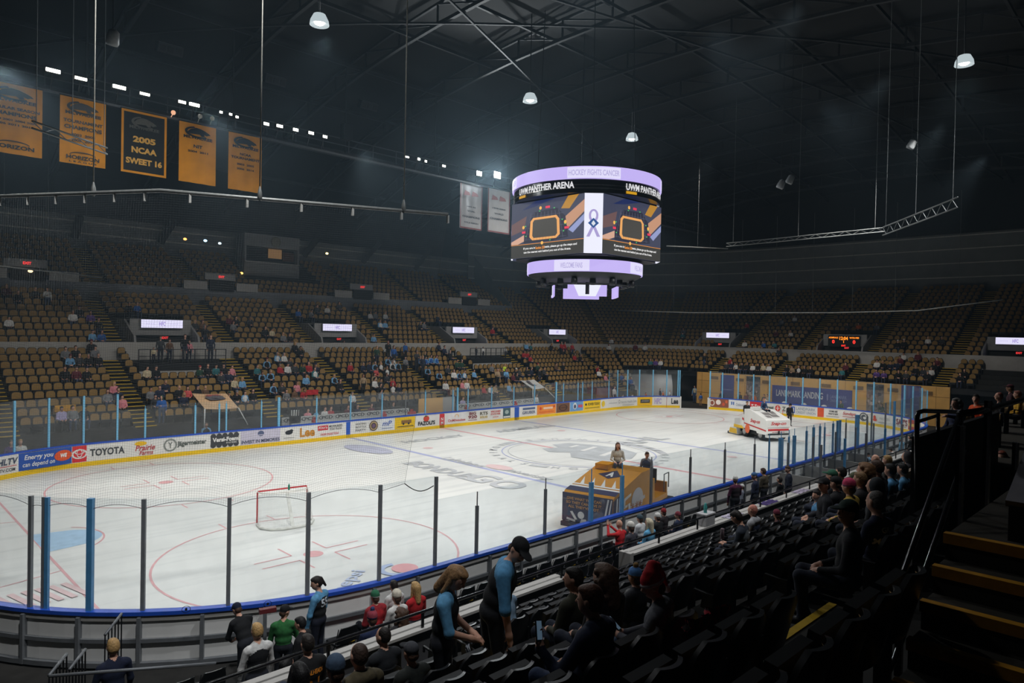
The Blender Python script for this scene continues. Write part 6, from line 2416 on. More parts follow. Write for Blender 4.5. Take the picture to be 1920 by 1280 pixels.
def near_sit(px, py, pose, label, top, yoke=None, k=None, hair=('short', 'brown'), hcols=None, pants=(36, 42, 58), sk=0, lo=.72, hi=1.1, hat=0.0, turn=0.0, bm=None, lod='n'):
    """seated spectator: head top seen at px,py; row k (found from head height when None)"""
    best = None
    for kk in ([k] if k is not None else range(-3, 7)):
        p = hit(px, py, 1, NY(kk) + .17)
        s = (p.z - NZ(kk) - .03) / (1.335 + hat)
        e = abs(s - .97)
        if best is None or e < best[0]:
            best = (e, kk, p, s)
    _, kk, p, s = best
    s = min(hi, max(lo, s))
    q = nearest_seat(p.x, kk)
    if q:
        OPEN.add(q)
        if abs(NEARSEATS[q][0] - p.x) > .02:
            x, y, z = NEARSEATS[q]
    o = person(bm or P_(pose), None, (p.x, NY(kk), NZ(kk) + .03), turn, label, top, yoke, pants, sk, hair, hcols, s, None, lod=lod)
    return o, kk, s


def near_floor(px, py, y, pose, label, top, yoke=None, floor=0.0, hair=('short', 'brown'), hcols=None, pants=(30, 33, 42), sk=0, hat=0.0, turn=0.0, lo=.5, hi=1.12, seat=False, bm=None):
    p = hit(px, py, 1, y + (.17 if seat else .03))
    s = min(hi, max(lo, (p.z - floor) / ((1.335 if seat else 1.755) + hat)))
    STANDERS.append((p.x, y))
    return person(bm or P_(pose), None, (p.x, y, floor), turn, label, top, yoke, pants, sk, hair, hcols, s, None), s


K, NV, GR, LB, RDc, MR = (22, 23, 26), (26, 34, 58), (104, 106, 110), (96, 158, 200), (172, 34, 42), (96, 34, 54)
# on the floor behind the left corner glass
near_floor(462, 1135, -13.3, 'lean', 'person in black jacket and navy cap leaning on the boards, seen from behind', K, hair=('cap', 'dark'), hcols=(NV, NV), turn=.1, hat=-.08)
near_floor(482, 1150, -14.9, 'stand', 'blond child in black and white jersey standing before the leaning adult', K, (216, 216, 214), hair=('short', 'blond'), turn=.0)
near_floor(531, 1131, -13.9, 'standlookr', 'child in green leaf-pattern shirt and black cap by the boards', (46, 110, 58), hair=('cap', 'dark'), hcols=(K, K), turn=-.5, hat=.03)
near_floor(566, 1144, -14.7, 'standcoat', 'dark-haired person in black jacket facing the leaf-shirt child', K, hair=('short', 'black'), turn=.7, hi=1.0)
near_floor(530, 1180, -15.6, 'right', 'dark-haired girl in pale grey hoodie seated by the front rail', (150, 148, 146), hair=('long', 'black'), seat=True, turn=-.5)
near_floor(597, 1075, -13.5, 'standlook', 'woman in light blue and black jersey number 55 standing at the glass', K, LB, hair=('ponytail', 'dark'), pants=(22, 26, 42), turn=.5)
near_floor(703, 1102, -13.8, 'coat', 'person in red jacket with green and white beanie seated at the glass', RDc, (150, 36, 44), hair=('beanie', 'dark'), hcols=((46, 110, 78), (226, 226, 222)), seat=True, hat=.06)
near_floor(698, 1135, -14.9, 'coat', 'person in navy jacket with red and blue pom beanie behind the red jacket', (30, 42, 76), hair=('beanie_pom', 'dark'), hcols=((150, 60, 74), (50, 60, 100)), seat=True, hat=.1)
near_floor(738, 1087, -13.5, 'hoodie', 'dark-haired person in white top seated nearest the glass', (214, 214, 212), hair=('short', 'dark'), seat=True)
near_floor(744, 1100, -14.3, 'lap', 'person in cream beanie and white jersey with long curly brown hair', (212, 210, 206), hair=('beanie', 'dark'), hcols=((222, 214, 196), (222, 214, 196)), seat=True, hat=.06)
near_floor(752, 1132, -15.2, 'coat', 'curly brown-haired person in dark jacket behind the cream beanie', (32, 30, 34), hair=('curly', 'brown'), seat=True)
near_floor(779, 1090, -14.2, 'lap', 'blond person in bright red sweater seated by the glass', (178, 30, 36), hair=('long', 'blond'), seat=True)
near_floor(212, 1196, -13.9, 'stand', 'small blond child with red scarf and navy coat by the corner chairs', NV, hair=('short', 'blond'), lo=.45)
# the standing couple in the aisle
COUP = [body('stand', .012, hands=True, lean=.12, nod=.5, short=True, bulky=.015, yaw=-.5, elb={1: (.24, .08, .2), -1: (-.25, .06, .18)}, wri={1: (.1, .3, .12), -1: (-.06, .32, .1)}, name='body'),
        body('stand', .012, hands=True, lean=.32, nod=.35, short=True, bulky=.03, yaw=-.9, twist=-.5, elb={1: (.27, .1, .17), -1: (-.28, .05, .16)}, wri={1: (.25, .22, -.06), -1: (-.26, .1, -.1)}, curl=.9, name='body')]


def in_aisle(px, py, bm, y, floor, tall, label, **k):
    p = hit(px, py, 1, y)
    return person(bm, None, (p.x, y, floor), k.pop('turn', 0), label, scale=(p.z - floor) / tall, **k), p


o, pw = in_aisle(832, 1062, COUP[0], -20.1, 2.36, 1.70, 'blond woman in light blue and black jersey standing and looking down at a phone', top=K, yoke=LB, pants=(22, 24, 32), hair=('long', (150, 116, 80)), turn=-2.4)
o2, pm = in_aisle(925, 1010, COUP[1], -20.15, 2.42, 1.66, 'tall man in light blue and black jersey and black cap standing in the rows', top=K, yoke=(84, 146, 190), pants=(18, 20, 26), hair=('cap', 'dark'), hcols=(K, K), turn=-1.9)
near_sit(957, 1082, 'fwd', 'person in grey-blue shirt bending forward behind the standing man', (104, 128, 150), hair=('short', 'dark'), k=4)
# foreground rows
HERO = {
    'scarf': body('sit', .010, hands=True, hood=True, bulky=.03, yaw=.25, nod=.1, elb={-1: (-.32, .1, .2), 1: (.26, .05, .18)}, wri={-1: (-.3, .3, .34), 1: (.1, .26, .12)}, hdir={-1: (.2, .3, .9)}, name='body'),
    'santa': body('sit', .010, hands=True, hood=True, bulky=.025, yaw=.55, nod=.3, lean=.05, elb={-1: (-.25, .12, .2), 1: (.25, .1, .2)}, wri={-1: (-.08, .36, .18), 1: (.06, .36, .16)}, hdir={-1: (.3, .8, .25), 1: (-.3, .8, .25)}, name='body'),
    'buzz': body('sit', .011, hands=True, hood=True, bulky=.03, name='body'),
    'jersey': body('sit', .011, hands=True, bulky=.02, name='body'),
    'sip': body('sit', .012, hands=True, bulky=.02, yaw=.4, elb={-1: (-.26, .14, .2)}, wri={-1: (-.12, .34, .28)}, hdir={-1: (.3, .4, .8)}, name='body'),
    'point': body('sit', .012, hands=True, bulky=.015, yaw=.3, elb={-1: (-.3, .24, .42), 1: (.26, .02, .16)}, wri={-1: (-.34, .5, .46)}, hdir={-1: (-.3, .9, .05)}, name='body'),
}
hp, hk, hs_ = near_sit(1110, 1092, None, 'brown-haired person in navy hoodie with red hood lining holding up a phone', (20, 30, 58), (20, 30, 58), hair=('short', (92, 56, 38)), bm=HERO['scarf'], pants=(44, 58, 88), turn=.15, lod='h', k=-1)
sp_, sk_, ss_ = near_sit(1236, 1047, None, 'person in red Santa hat and grey hoodie looking at a phone', (96, 98, 106), (96, 98, 106), k=-1, hair=('santa', 'dark'), hcols=((184, 26, 36), (214, 206, 210)), bm=HERO['santa'], pants=(60, 78, 104), hat=.1, turn=.35, lod='h')
jp, jk, js = near_sit(577, 1188, None, 'person in black jersey with orange METALHEADS lettering, seen from behind', (18, 18, 20), hair=('short', 'dark'), bm=HERO['jersey'], k=6)
near_sit(627, 1217, 'coat', 'person in striped blue-grey beanie in the bottom row of the photo', (52, 62, 76), hair=('beanie', 'dark'), hcols=((72, 92, 116), (108, 126, 146)), hat=.06, k=2)
near_sit(672, 1204, None, 'man with buzz cut and olive fur-collar jacket at the bottom', (62, 58, 44), (80, 72, 52), hair=('buzz', (72, 56, 48)), bm=HERO['buzz'], k=2)
near_sit(718, 1174, None, 'short-haired man in black jacket holding a cup, left of the cap wearer', (30, 33, 38), hair=('buzz', 'dark'), bm=HERO['sip'], k=4)
near_sit(767, 1196, 'coat', 'man in grey cap worn over dark jacket at the bottom centre', (34, 38, 36), hair=('cap', 'dark'), hcols=((70, 72, 78), (40, 42, 46)), hat=.03, k=2)
near_sit(560, 1240, 'coat', 'long dark-haired person at the bottom edge left of the beanie', (26, 26, 30), hair=('long', 'black'), k=3)
near_sit(920, 1110, 'coat', 'grey-haired person in dark coat by the front ledge', (34, 40, 48), hair=('short', 'grey'), k=5)
near_sit(1075, 1062, 'left', 'short-haired man in olive jacket seated behind the front rows', (52, 52, 40), hair=('short', 'dark'), k=1)
near_sit(1130, 1054, 'coat', 'person with long curly greying brown hair', (38, 34, 34), hair=('curly', (92, 68, 52)), k=0)
near_sit(1186, 1048, 'coat', 'child in light blue beanie with tan pom, dark jacket', (34, 36, 44), hair=('beanie_pom', 'dark'), hcols=((88, 140, 204), (150, 118, 70)), hat=.12, lo=.6, k=1)
# by the glass at mid distance
near_floor(1162, 974, -14.0, 'raise', 'bald man in red jersey holding up a phone at the glass', (196, 32, 40), (200, 36, 44), hair=None, seat=True)
near_floor(1183, 974, -14.5, 'lap', 'person in white beanie with long brown hair beside the red jersey', (60, 60, 70), hair=('beanie', 'dark'), hcols=((224, 220, 212), (224, 220, 212)), seat=True, hat=.06)
near_floor(1199, 961, -13.7, 'coat', 'person in grey-blue hat and white jersey by the glass', (212, 214, 216), hair=('beanie', 'dark'), hcols=((70, 90, 100), (60, 76, 86)), seat=True, hat=.06)
near_floor(1217, 971, -14.6, 'lap', 'long blond-haired person in light blue top by the rail', (96, 166, 208), hair=('long', (206, 196, 170)), seat=True)
near_floor(1232, 958, -14.0, 'coat', 'person in white beanie and black coat by the glass', K, hair=('beanie', 'dark'), hcols=((226, 224, 220), (226, 224, 220)), seat=True, hat=.06)
near_floor(1243, 950, -13.6, 'coat', 'person in red beanie by the boards', (40, 34, 38), hair=('beanie', 'dark'), hcols=((150, 34, 40), (150, 34, 40)), seat=True, hat=.06)
near_floor(1270, 956, -14.2, 'left', 'person in maroon beanie and navy jersey eating by the glass', (34, 44, 70), hair=('beanie', 'dark'), hcols=((130, 54, 66), (130, 54, 66)), seat=True, hat=.06)
near_floor(1378, 889, -14.0, 'standlookr', 'woman in white hat and maroon jacket standing at the near glass', (44, 32, 40), (92, 36, 72), hair=('beanie', 'dark'), hcols=((226, 226, 222), (226, 226, 222)), hat=.06, turn=-.4)
near_floor(1391, 907, -13.8, 'stand', 'small child in white cap with the woman in maroon', (120, 126, 140), hair=('cap', 'dark'), hcols=((226, 226, 226), (226, 226, 226)), turn=.5)
near_floor(1415, 883, -14.3, 'standlook', 'person in blue cap and dark jersey with white sleeve numbers', (28, 36, 62), hair=('cap_back', 'dark'), hcols=((66, 104, 146), (66, 104, 146)), turn=.3, hat=.03)
near_floor(1432, 877, -14.0, 'standcoat', 'man in olive jacket standing beside the blue cap', (76, 68, 54), hair=('short', 'brown'))
near_floor(1478, 865, -14.6, 'standlook', 'man in dark navy pullover standing with head turned left', (26, 34, 54), hair=('short', 'brown'), turn=.4)
near_floor(1462, 893, -14.3, 'lap', 'dark-haired person seated behind the dark navy pullover man', K, hair=('short', 'dark'), seat=True)
# stand, right of the aisle
near_sit(1394, 955, 'phone', 'dark-haired person in grey jacket with green lining holding a can', (96, 102, 106), (40, 48, 60), hair=('short', 'dark'), turn=.2, k=2)
near_sit(1410, 945, 'hoodie', 'bald man in navy hoodie with grey hood', (34, 46, 70), (150, 152, 156), hair=('buzz', (196, 128, 112)), k=3)
near_sit(1453, 950, 'right', 'person in maroon beanie beside the grey-hooded man', (84, 48, 46), hair=('beanie', 'dark'), hcols=((104, 34, 54), (84, 30, 48)), hat=.06, turn=.4, k=3)
near_sit(1529, 917, 'left', 'person in light blue jersey leaning with arms forward', (74, 132, 176), (84, 142, 186), hair=('short', 'dark'), turn=.5, k=2)
near_sit(1588, 928, 'left', 'man in dark green cap and black jacket with large dark shoulders', (14, 16, 22), hair=('cap', 'dark'), hcols=((26, 48, 40), (22, 38, 34)), sk=0, turn=.3, hat=.03, k=-2)
near_sit(1634, 919, 'lap', 'grey buzz-cut man in navy jersey with white name on its back', (20, 28, 56), hair=('buzz', (92, 88, 84)), turn=-.3, k=-2)
near_sit(1637, 889, 'hoodie', 'person in big charcoal hood right of the buzz-cut man', (54, 58, 62), hair=('hood', 'dark'), hcols=((58, 62, 66),) * 2, hat=.05, k=-1)
near_sit(1546, 893, 'left', 'person in black cap turned left beside the ledge', (30, 32, 38), hair=('cap', 'dark'), hcols=(K, K), turn=.5, k=1)
near_sit(1561, 880, 'lap', 'person in green cap near the ledge', (40, 40, 46), hair=('cap', 'dark'), hcols=((44, 96, 74), (44, 96, 74)), k=2)
near_sit(1578, 874, 'coat', 'dark-haired person two seats past the green cap', K, hair=('short', 'dark'), k=2)
near_sit(1590, 891, 'coat', 'child in pink beanie among dark coats', (180, 150, 60), hair=('beanie', 'dark'), hcols=((214, 70, 110), (170, 110, 150)), hat=.06, lo=.65, k=0)
near_sit(1566, 892, 'coat', 'person in black with orange and black cap', K, hair=('cap', 'dark'), hcols=(K, (120, 60, 30)), k=1)
near_sit(1601, 881, 'left', 'person in olive hat behind the pink beanie', (70, 70, 56), hair=('beanie', 'dark'), hcols=((88, 92, 70), (88, 92, 70)), hat=.06, k=1)
near_sit(1622, 866, 'coat', 'light brown curly-haired person above the pink beanie', (40, 36, 34), hair=('curly', (128, 92, 58)), lo=.65, k=0)
near_sit(1612, 884, 'coat', 'blondish child beside the charcoal hood', (36, 34, 36), hair=('short', (140, 110, 74)), lo=.65, k=0)
near_sit(1645, 862, 'coat', 'short-haired man in dark top above the charcoal hood', (30, 30, 36), hair=('short', 'brown'), k=0)
near_sit(1643, 849, 'lap', 'bald person furthest up the near stand', (40, 38, 40), hair=None, k=3)
near_sit(1664, 853, 'lap', 'blond person beside the bald one, upper near stand', (50, 46, 40), hair=('short', 'blond'), k=2)
near_sit(1668, 868, 'lap', 'black-haired person with light blue collar', (26, 34, 60), (88, 150, 196), hair=('short', 'black'), k=0)
near_sit(1690, 868, 'lap', 'person in light blue and navy jersey at the dark portal wall', (26, 34, 60), (84, 140, 180), hair=('short', 'black'), k=0)
near_sit(1700, 846, 'hoodie', 'person in grey hood by the dark portal wall', (62, 62, 66), hair=('hood', 'dark'), hcols=((64, 64, 68),) * 2, k=1)
near_floor(1628, 848, -14.4, 'standlook', 'player-like child in dark and white gear at the far end of the near glass', (40, 44, 52), (120, 160, 190), hair=('cap', 'dark'), hcols=(K, K), turn=.6, lo=.5)
near_floor(1690, 818, -14.4, 'standlook', 'child in teal cap and light blue jacket at the blue rail', (110, 160, 190), hair=('cap', 'dark'), hcols=((60, 130, 130), (40, 90, 90)), turn=.6, lo=.5)
near_floor(1706, 816, -14.2, 'stand', 'child in black beside the teal cap at the blue rail', K, hair=('short', 'black'), lo=.5)
near_floor(1681, 838, -14.8, 'lean', 'person in white and grey jacket bending at the far near-side rail', (206, 204, 200), hair=('short', 'dark'), lo=.5)
# upper seats at the right edge, behind the guard rail
UPF = 5.05
for px, py, y, pose, lab, top, hair, hc, tr in (
        (1788, 745, -23.3, 'point', 'grey-haired person in blue plaid shirt pointing towards the ice', (34, 44, 74), ('curly', 'grey'), None, .9),
        (1826, 738, -23.0, 'left', 'man in orange jersey behind the guard rail', (222, 84, 34), ('short', 'dark'), None, .9),
        (1852, 752, -23.4, 'lap', 'person in black cap before the orange jersey', (26, 24, 26), ('cap', 'dark'), (K, K), .5),
        (1872, 735, -23.1, 'lap', 'reddish-bald man in black coat at the right edge', (24, 24, 27), ('buzz', (150, 84, 72)), None, .4),
        (1893, 720, -22.9, 'lap', 'person in dark red patterned cap at the far right', (54, 20, 28), ('cap', 'dark'), ((70, 20, 30), (40, 14, 20)), .3),
        (1907, 732, -23.2, 'lap', 'person in yellow and light blue scarf at the right photo edge', (196, 150, 40), ('short', (150, 90, 74)), None, .3)):
    p = hit(px, py, 1, y + .14)
    s = min(1.1, max(.8, (p.z - UPF) / 1.33))
    bm = HERO['point'] if pose == 'point' else P_(pose)
    person(bm, None, (p.x, y, p.z - 1.33 * s), tr, lab, top, None, (30, 34, 46), 0, hair, hc, s)
    r = empty('stadium_seat', (p.x, y - .02, p.z - 1.33 * s - .02), tr, 'black seat under the ' + ' '.join(lab.split()[:7]), 'seat')
    for n, me in NSEAT[True]:
        link(n, me, r)
p = hit(1893, 848, 1, -23.9)
person(P_('left'), None, (p.x, -23.9, p.z - 1.3), .9, 'red-haired person in dark red top behind the right guard panel', (70, 26, 32), None, (40, 46, 60), 0, ('long', (120, 56, 36)), None, 1.0)


# lettering on jerseys, laid on the cloth
def on_back(o, s, u, z, w, hh, rgb, side=-1, bold=.03, arch=0.0, name='lettering'):
    me = o.data
    tr = BVHTree.FromPolygons([v.co for v in me.vertices], [p.vertices for p in me.polygons])
    v, fs, tw, th = text_mesh(s, bold, 0)
    out = []
    for q in v:
        a, b = (q[0] / tw - .5) * w, (q[1] / th - .5) * hh
        x = (u + a) * (1 if side < 0 else -1)
        zz = z + b - arch * (a / w) ** 2
        loc, nrm, _, _ = tr.ray_cast(Vector((x, side * 1.0, zz)), Vector((0, -side, 0)))
        y = (loc.y if loc else 0) + side * .006
        out.append((x, y, zz))
    mb = MB()
    mb._add(out, fs if side < 0 else fs)
    return mb.build(name, cloth(rgb), o, local=True)


ORG = (226, 140, 34)
on_back(jp, 'METALHEADS', 0, .88, .34, .06, ORG, arch=.06)
on_back(jp, '21', 0, .70, .22, .19, ORG, bold=.0)
for o in bpy.data.objects:
    l = o.get('label', '')
    if 'number 55' in l:
        on_back(o, '55', 0, 1.28, .2, .14, (206, 214, 222))
    if 'white name on its back' in l:
        on_back(o, 'GR', 0, .92, .14, .06, (206, 208, 214))
        on_back(o, 'MURRY', 0, .80, .3, .07, (206, 208, 214))
    if l.startswith('tall man'):
        on_back(o, '6', .0, 1.2, .12, .14, (40, 44, 54), side=1)
make_near_chairs()
make_near_seats()


def cloth_heap(w, d, h, col, name, seed, m=None):
    r = np.random.default_rng(seed)
    rows = []
    n = 14
    for i in range(n + 1):
        u = i / n
        rows.append([(w * (j / n - .5) + .02 * r.normal(), (-d / 2 + d * .35 * math.sin(6 * u + j * .9) * .3) + .015 * r.normal(), -h * u + .02 * math.sin(j * 1.7)) for j in range(n + 1)])
    mb = MB().grid(rows)
    mb.grid([[(x, y + .02, z) for x, y, z in q][::-1] for q in rows])
    return mb.build(name, m or cloth(col))


# things held or lying on seats
def held(o, name, cat, label, build, at, rot=(0, 0, 0)):
    """a thing in a person's hand: own top-level object placed in the person's frame"""
    M = world_of(o)
    p = M @ Vector(at)
    c = build()
    c.location = p
    c.rotation_euler = (M.to_3x3().normalized() @ Euler(rot).to_matrix()).to_euler()
    return tag(c, label, cat)


PHB = mat('phone body', (18, 18, 20), .3)
PHS = emit('dim phone screen', (120, 150, 176), .22)


def phone_obj():
    return MB().use(0).box((0, 0, 0), (.075, .011, .155)).use(1).box((0, -.007, .004), (.066, .002, .13)).build('phone', [PHB, PHS])


def can_obj(col, h=.16):
    m = cloth(col)
    return MB().lathe([(.0, 0), (.03, 0), (.034, .01), (.034, h - .015), (.028, h), (.0, h)], 14).build('drink_can', m)


held(hp, 'phone', 'phone', 'dark phone with blue screen held up by the navy hoodie wearer', phone_obj, (-.30, .46, .98), (-.3, .3, 0))
held(sp_, 'phone', 'phone', 'phone in the hands of the Santa hat wearer', phone_obj, (0, .60, .74), (-.9, .2, 0))
for o in list(bpy.data.objects):
    l = o.get('label', '')
    if 'holding a can' in l:
        held(o, 'drink_can', 'can', 'tall blue and orange drink can held by the person in grey jacket', lambda: can_obj((120, 104, 110), .19), (0, .55, .72))
    if 'holding a cup' in l:
        c = held(o, 'cup', 'cup', 'clear plastic cup held by the man in black jacket', lambda: MB().lathe([(0, 0), (.032, 0), (.045, .13), (.042, .13), (.03, .008), (0, .008)], 16).build('cup', mat('clear cup plastic', (150, 154, 158), .2)), (-.1, .52, .82))
    if 'bald man in red jersey' in l:
        held(o, 'phone', 'phone', 'dark phone raised by the bald man in red jersey', phone_obj, (-.02, .58, 1.23), (0, PI / 2, 0))
    if l.startswith('blond woman in light blue'):
        held(o, 'jersey', 'jersey', 'folded white and navy jersey held by the blond woman', lambda: cloth_heap(.28, .2, .4, (190, 196, 204), 'jersey', 5), (.1, .38, .98))


# ---------------------------------------------------------------- ice resurfacers


def resurfacer(loc, rz, label, body_m, front_m, trim, deco, lx=1.0):
    """local frame: front at x = 0, length along +x, width along y, ice at z = 0"""
    r = empty('ice_resurfacer', loc, rz, label, 'ice resurfacer')
    B = lambda mb, n, m, p=r: mb.build(n, m, p, local=True)
    w = .98
    tyre, rim = mat('rubber tyre', (30, 30, 32), .8), mat('pale wheel rim', (170, 170, 168), .5)
    for x in (.75, 2.75):
        for s in (-1, 1):
            M = Matrix.Rotation(PI / 2, 3, 'X')
            o = B(MB().lathe([(.05, -.13), (.3, -.13), (.37, -.08), (.37, .08), (.3, .13), (.05, .13)], 20, (x, s * .82, .37), M=M), 'wheel', tyre)
            B(MB().lathe([(.02, -.14), (.19, -.14), (.21, -.1), (.21, .1), (.19, .14), (.02, .14)], 14, (x, s * .82, .37), M=M), 'rim', rim, o)
    B(MB().box((1.8, 0, .42), (3.5, 1.5, .25)), 'chassis', STEEL)
    # body: nose, sloping bonnet, tank
    side = [(0, .45), (0, 1.38), (.12, 1.5), (1.95, 1.98), (2.75, 1.98), (2.75, .62), (1.2, .58), (1.1, .45)]
    mb = MB().poly([(x, -w, z) for x, z in side], (0, 2 * w, 0))
    B(mb, 'body', body_m)
    B(MB().box((-.015, 0, .95), (.03, 2 * w, 1.0)), 'nose_panel', front_m)
    B(MB().box((0.0, 0, .36), (.3, 1.9, .16)), 'bumper', trim)
    B(MB().box((2.0, .55, 2.06), (.5, .55, .2)), 'tank_cap', body_m)
    # driver platform, console, seat
    B(MB().poly([(2.78, -w, .55), (2.78, -w, 1.5), (3.0, -w, 1.55), (3.0, -w, .75), (4.1, -w, .75), (4.1, -w, .55)], (0, 2 * w, 0)), 'platform', body_m)
    B(MB().box((4.1, 0, .95), (.08, 1.9, .45)), 'rear_panel', body_m)
    o = B(MB().tube([(3.05, -.3, 1.5), (3.2, -.3, 1.72)], .025, 6), 'steering_column', STEEL)
    M = Matrix.Rotation(.9, 3, 'Y')
    B(MB().tube([M @ Vector((.19 * math.cos(t), .19 * math.sin(t), 0)) + Vector((3.22, -.3, 1.74)) for t in np.linspace(0, 2 * PI, 19)], .02, 6), 'steering_wheel', BLACK, o)
    B(MB().box((3.75, -.3, 1.15), (.45, .5, .1)).box((3.98, -.3, 1.42), (.08, .5, .5)).box((3.75, -.3, .93), (.2, .2, .36)), 'driver_seat', BLACK)
    B(MB().tube([(3.95, -.9, .8), (3.95, -.9, 1.5), (4.35, -.9, 1.5), (4.35, -.9, .9)], .025, 6), 'grab_rail', ALU)
    # conditioner at the rear
    B(MB().poly([(3.5, -1.05, .06), (3.6, -1.05, .5), (4.5, -1.05, .5), (4.7, -1.05, .06)], (0, 2.1, 0)), 'conditioner', trim)
    B(MB().box((4.72, 0, .09), (.06, 2.2, .16)), 'towel', BLACK)
    deco(r, w)
    for ch in r.children:
        for v in ch.data.vertices:
            if ch.name.startswith('wheel'):
                v.co.x += (lx - 1) * (.75 if v.co.x < 1.7 else 2.75)
            else:
                v.co.x *= lx
        for g in ch.children:
            for v in g.data.vertices:
                if ch.name.startswith('wheel'):
                    v.co.x += (lx - 1) * (.75 if v.co.x < 1.7 else 2.75)
                else:
                    v.co.x *= lx
    return r


def side_text(r, s, x, z, wd, h, m, w, name='lettering', bold=.03, shear=0, y=-1):
    B = add_text(MB(), s, (x, y * (w + .006), z), (-y, 0, 0), (0, 0, 1), wd, h, bold, shear)
    return B.build(name, m, r, local=True)


def front_text(r, s, y, z, wd, h, m, name='lettering', bold=.03, shear=0, x=-.036):
    return add_text(MB(), s, (x, y, z), (0, -1, 0), (0, 0, 1), wd, h, bold, shear).build(name, m, r, local=True)


ZG = mat('gold vehicle wrap', (206, 142, 36), .35, .06, 2)
ZN = mat('navy vehicle wrap', (40, 44, 76), .3, .08, 2)
ZW = mat('white vehicle paint', (232, 232, 228), .3, .03, 2)
ZR = mat('red vehicle lettering', (204, 46, 50), .4, .05, 4)
ZGR = mat('grey wrap graphic', (206, 206, 210), .4, .06, 3)
ZBR = mat('bronze wrap lettering', (186, 138, 84), .45, .06, 3)


def deco_gold(r, w):
    for k, s in enumerate(('GIVE WHAT YOU CAN', 'SO THEY CAN GIVE IT', "ALL THEY'VE GOT.")):
        front_text(r, s, .12, 1.27 - .14 * k, (1.36, 1.4, 1.24)[k], .1, ZBR)
    mb = MB()       # running figure and stripes
    X = -.036
    q = lambda *p: mb.poly([(X, -a, b) for a, b in p])
    q((-.66, .8), (-.56, .82), (-.36, .55), (-.46, .53)); q((-.78, .58), (-.44, .52), (-.44, .44), (-.8, .5))
    mb.poly(disc_pts((X, .22, .72), (0, -1, 0), (0, 0, 1), .13, .13))
    q((-.2, .58), (-.02, .6), (.06, .4), (-.28, .4)); q((.1, .7), (.2, .72), (.26, .62), (.16, .6)); q((.3, .66), (.42, .7), (.48, .58), (.4, .58))
    q((.06, .48), (.3, .48), (.3, .42), (.06, .42)); q((-.84, .46), (-.66, .46), (-.66, .42), (-.84, .42))
    q((.62, .45), (.69, .45), (.86, 1.42), (.8, 1.42)); q((.76, .45), (.82, .45), (.965, 1.4), (.93, 1.42))
    mb.build('runner_graphic', ZGR, r, local=True)
    sl = lambda x: 1.5 + (x - .12) / 1.83 * .48 + .008
    mb = MB()
    for a, b in ((.12, .28), (.12 + .25, .12 + .36)):
        pass
    mb.poly([(.13, -w, sl(.13)), (.42, -w, sl(.42)), (.42, w, sl(.42)), (.13, w, sl(.13))])
    mb.build('bonnet_navy', ZN, r, local=True)
    mb = MB()
    for a, b in ((.42, .5), (.56, .64)):
        mb.poly([(a, -w, sl(a)), (b, -w, sl(b)), (b, w, sl(b)), (a, w, sl(a))])
    for i in range(4):
        y = -.7 + .42 * i
        mb.poly([(.64, y, sl(.64) + .002), (.64, y + .16, sl(.64) + .002), (1.15, y + .3, sl(1.15) + .002)])
    mb.build('bonnet_stripes', ZW, r, local=True)
    mb = MB().poly([(1.2, -.05, sl(1.2)), (1.45, -.42, sl(1.45)), (1.85, -.05, sl(1.85)), (1.45, .5, sl(1.45))])
    mb.build('bonnet_crest', ZN, r, local=True)
    add_text(MB(), 'A', (1.5, .0, sl(1.5) + .012), (0, -1, 0), (1, 0, .26), .3, .34, .05).build('crest_letter', ZW, r, local=True)
    mb = MB().poly([(.02, -w - .006, .5), (.5, -w - .006, .5), (.5, -w - .006, 1.5), (.02, -w - .006, 1.36)])
    mb.build('side_navy', ZN, r, local=True)
    mb = MB()
    for a in (.18, .34):
        mb.poly([(a, -w - .012, .52), (a + .08, -w - .012, .52), (a + .13, -w - .012, 1.42), (a + .05, -w - .012, 1.4)])
    mb.build('side_stripes', ZW, r, local=True)
    mb = MB()
    Y = -w - .012
    mb.poly([(.72, Y, 1.3), (.72, Y, .98), (.8, Y, .98), (.8, Y, 1.2), (1.2, Y, 1.3), (1.2, Y, 1.4)])
    mb.poly([(.72, Y, 1.02), (1.15, Y, 1.06), (1.15, Y, .74), (.72, Y, .7), (.72, Y, .8), (1.03, Y, .82), (1.03, Y, .96), (.72, Y, .93)])
    mb.build('number_five', ZW, r, local=True)
    MB().poly(disc_pts((1.66, Y, 1.05), (1, 0, 0), (0, 0, 1), .42, .44)).build('number_zero', ZGR, r, local=True)
    mb = MB()
    for x in (1.3, 1.6, 1.85):
        for k in range(4):
            t = k * PI / 4
            a = Vector((x + .14 * math.cos(t), Y - .006, .86 + .14 * math.sin(t)))
            mb.bar(a, Vector((2 * x - a.x, a.y, 1.72 - a.z)), .006, .03)
    mb.build('spark_graphic', mat('rust graphic', (176, 104, 52), .45), r, local=True)
    mb = MB()
    mb.poly([(.62, Y - .004, .66), (1.0, Y - .004, .74), (1.0, Y - .004, .68), (.62, Y - .004, .6)])
    mb.bar((1.05, Y - .004, .82), (2.2, Y - .004, 1.05), .006, .12)
    mb.build('pale_graphic', ZGR, r, local=True)


gz = resurfacer((-12.95, -11.2, 0), math.radians(12), 'gold and navy ice resurfacer by the near boards with a slogan on its nose', ZG, ZN, mat('dark navy trim', (34, 36, 48), .5), deco_gold, 1.27)


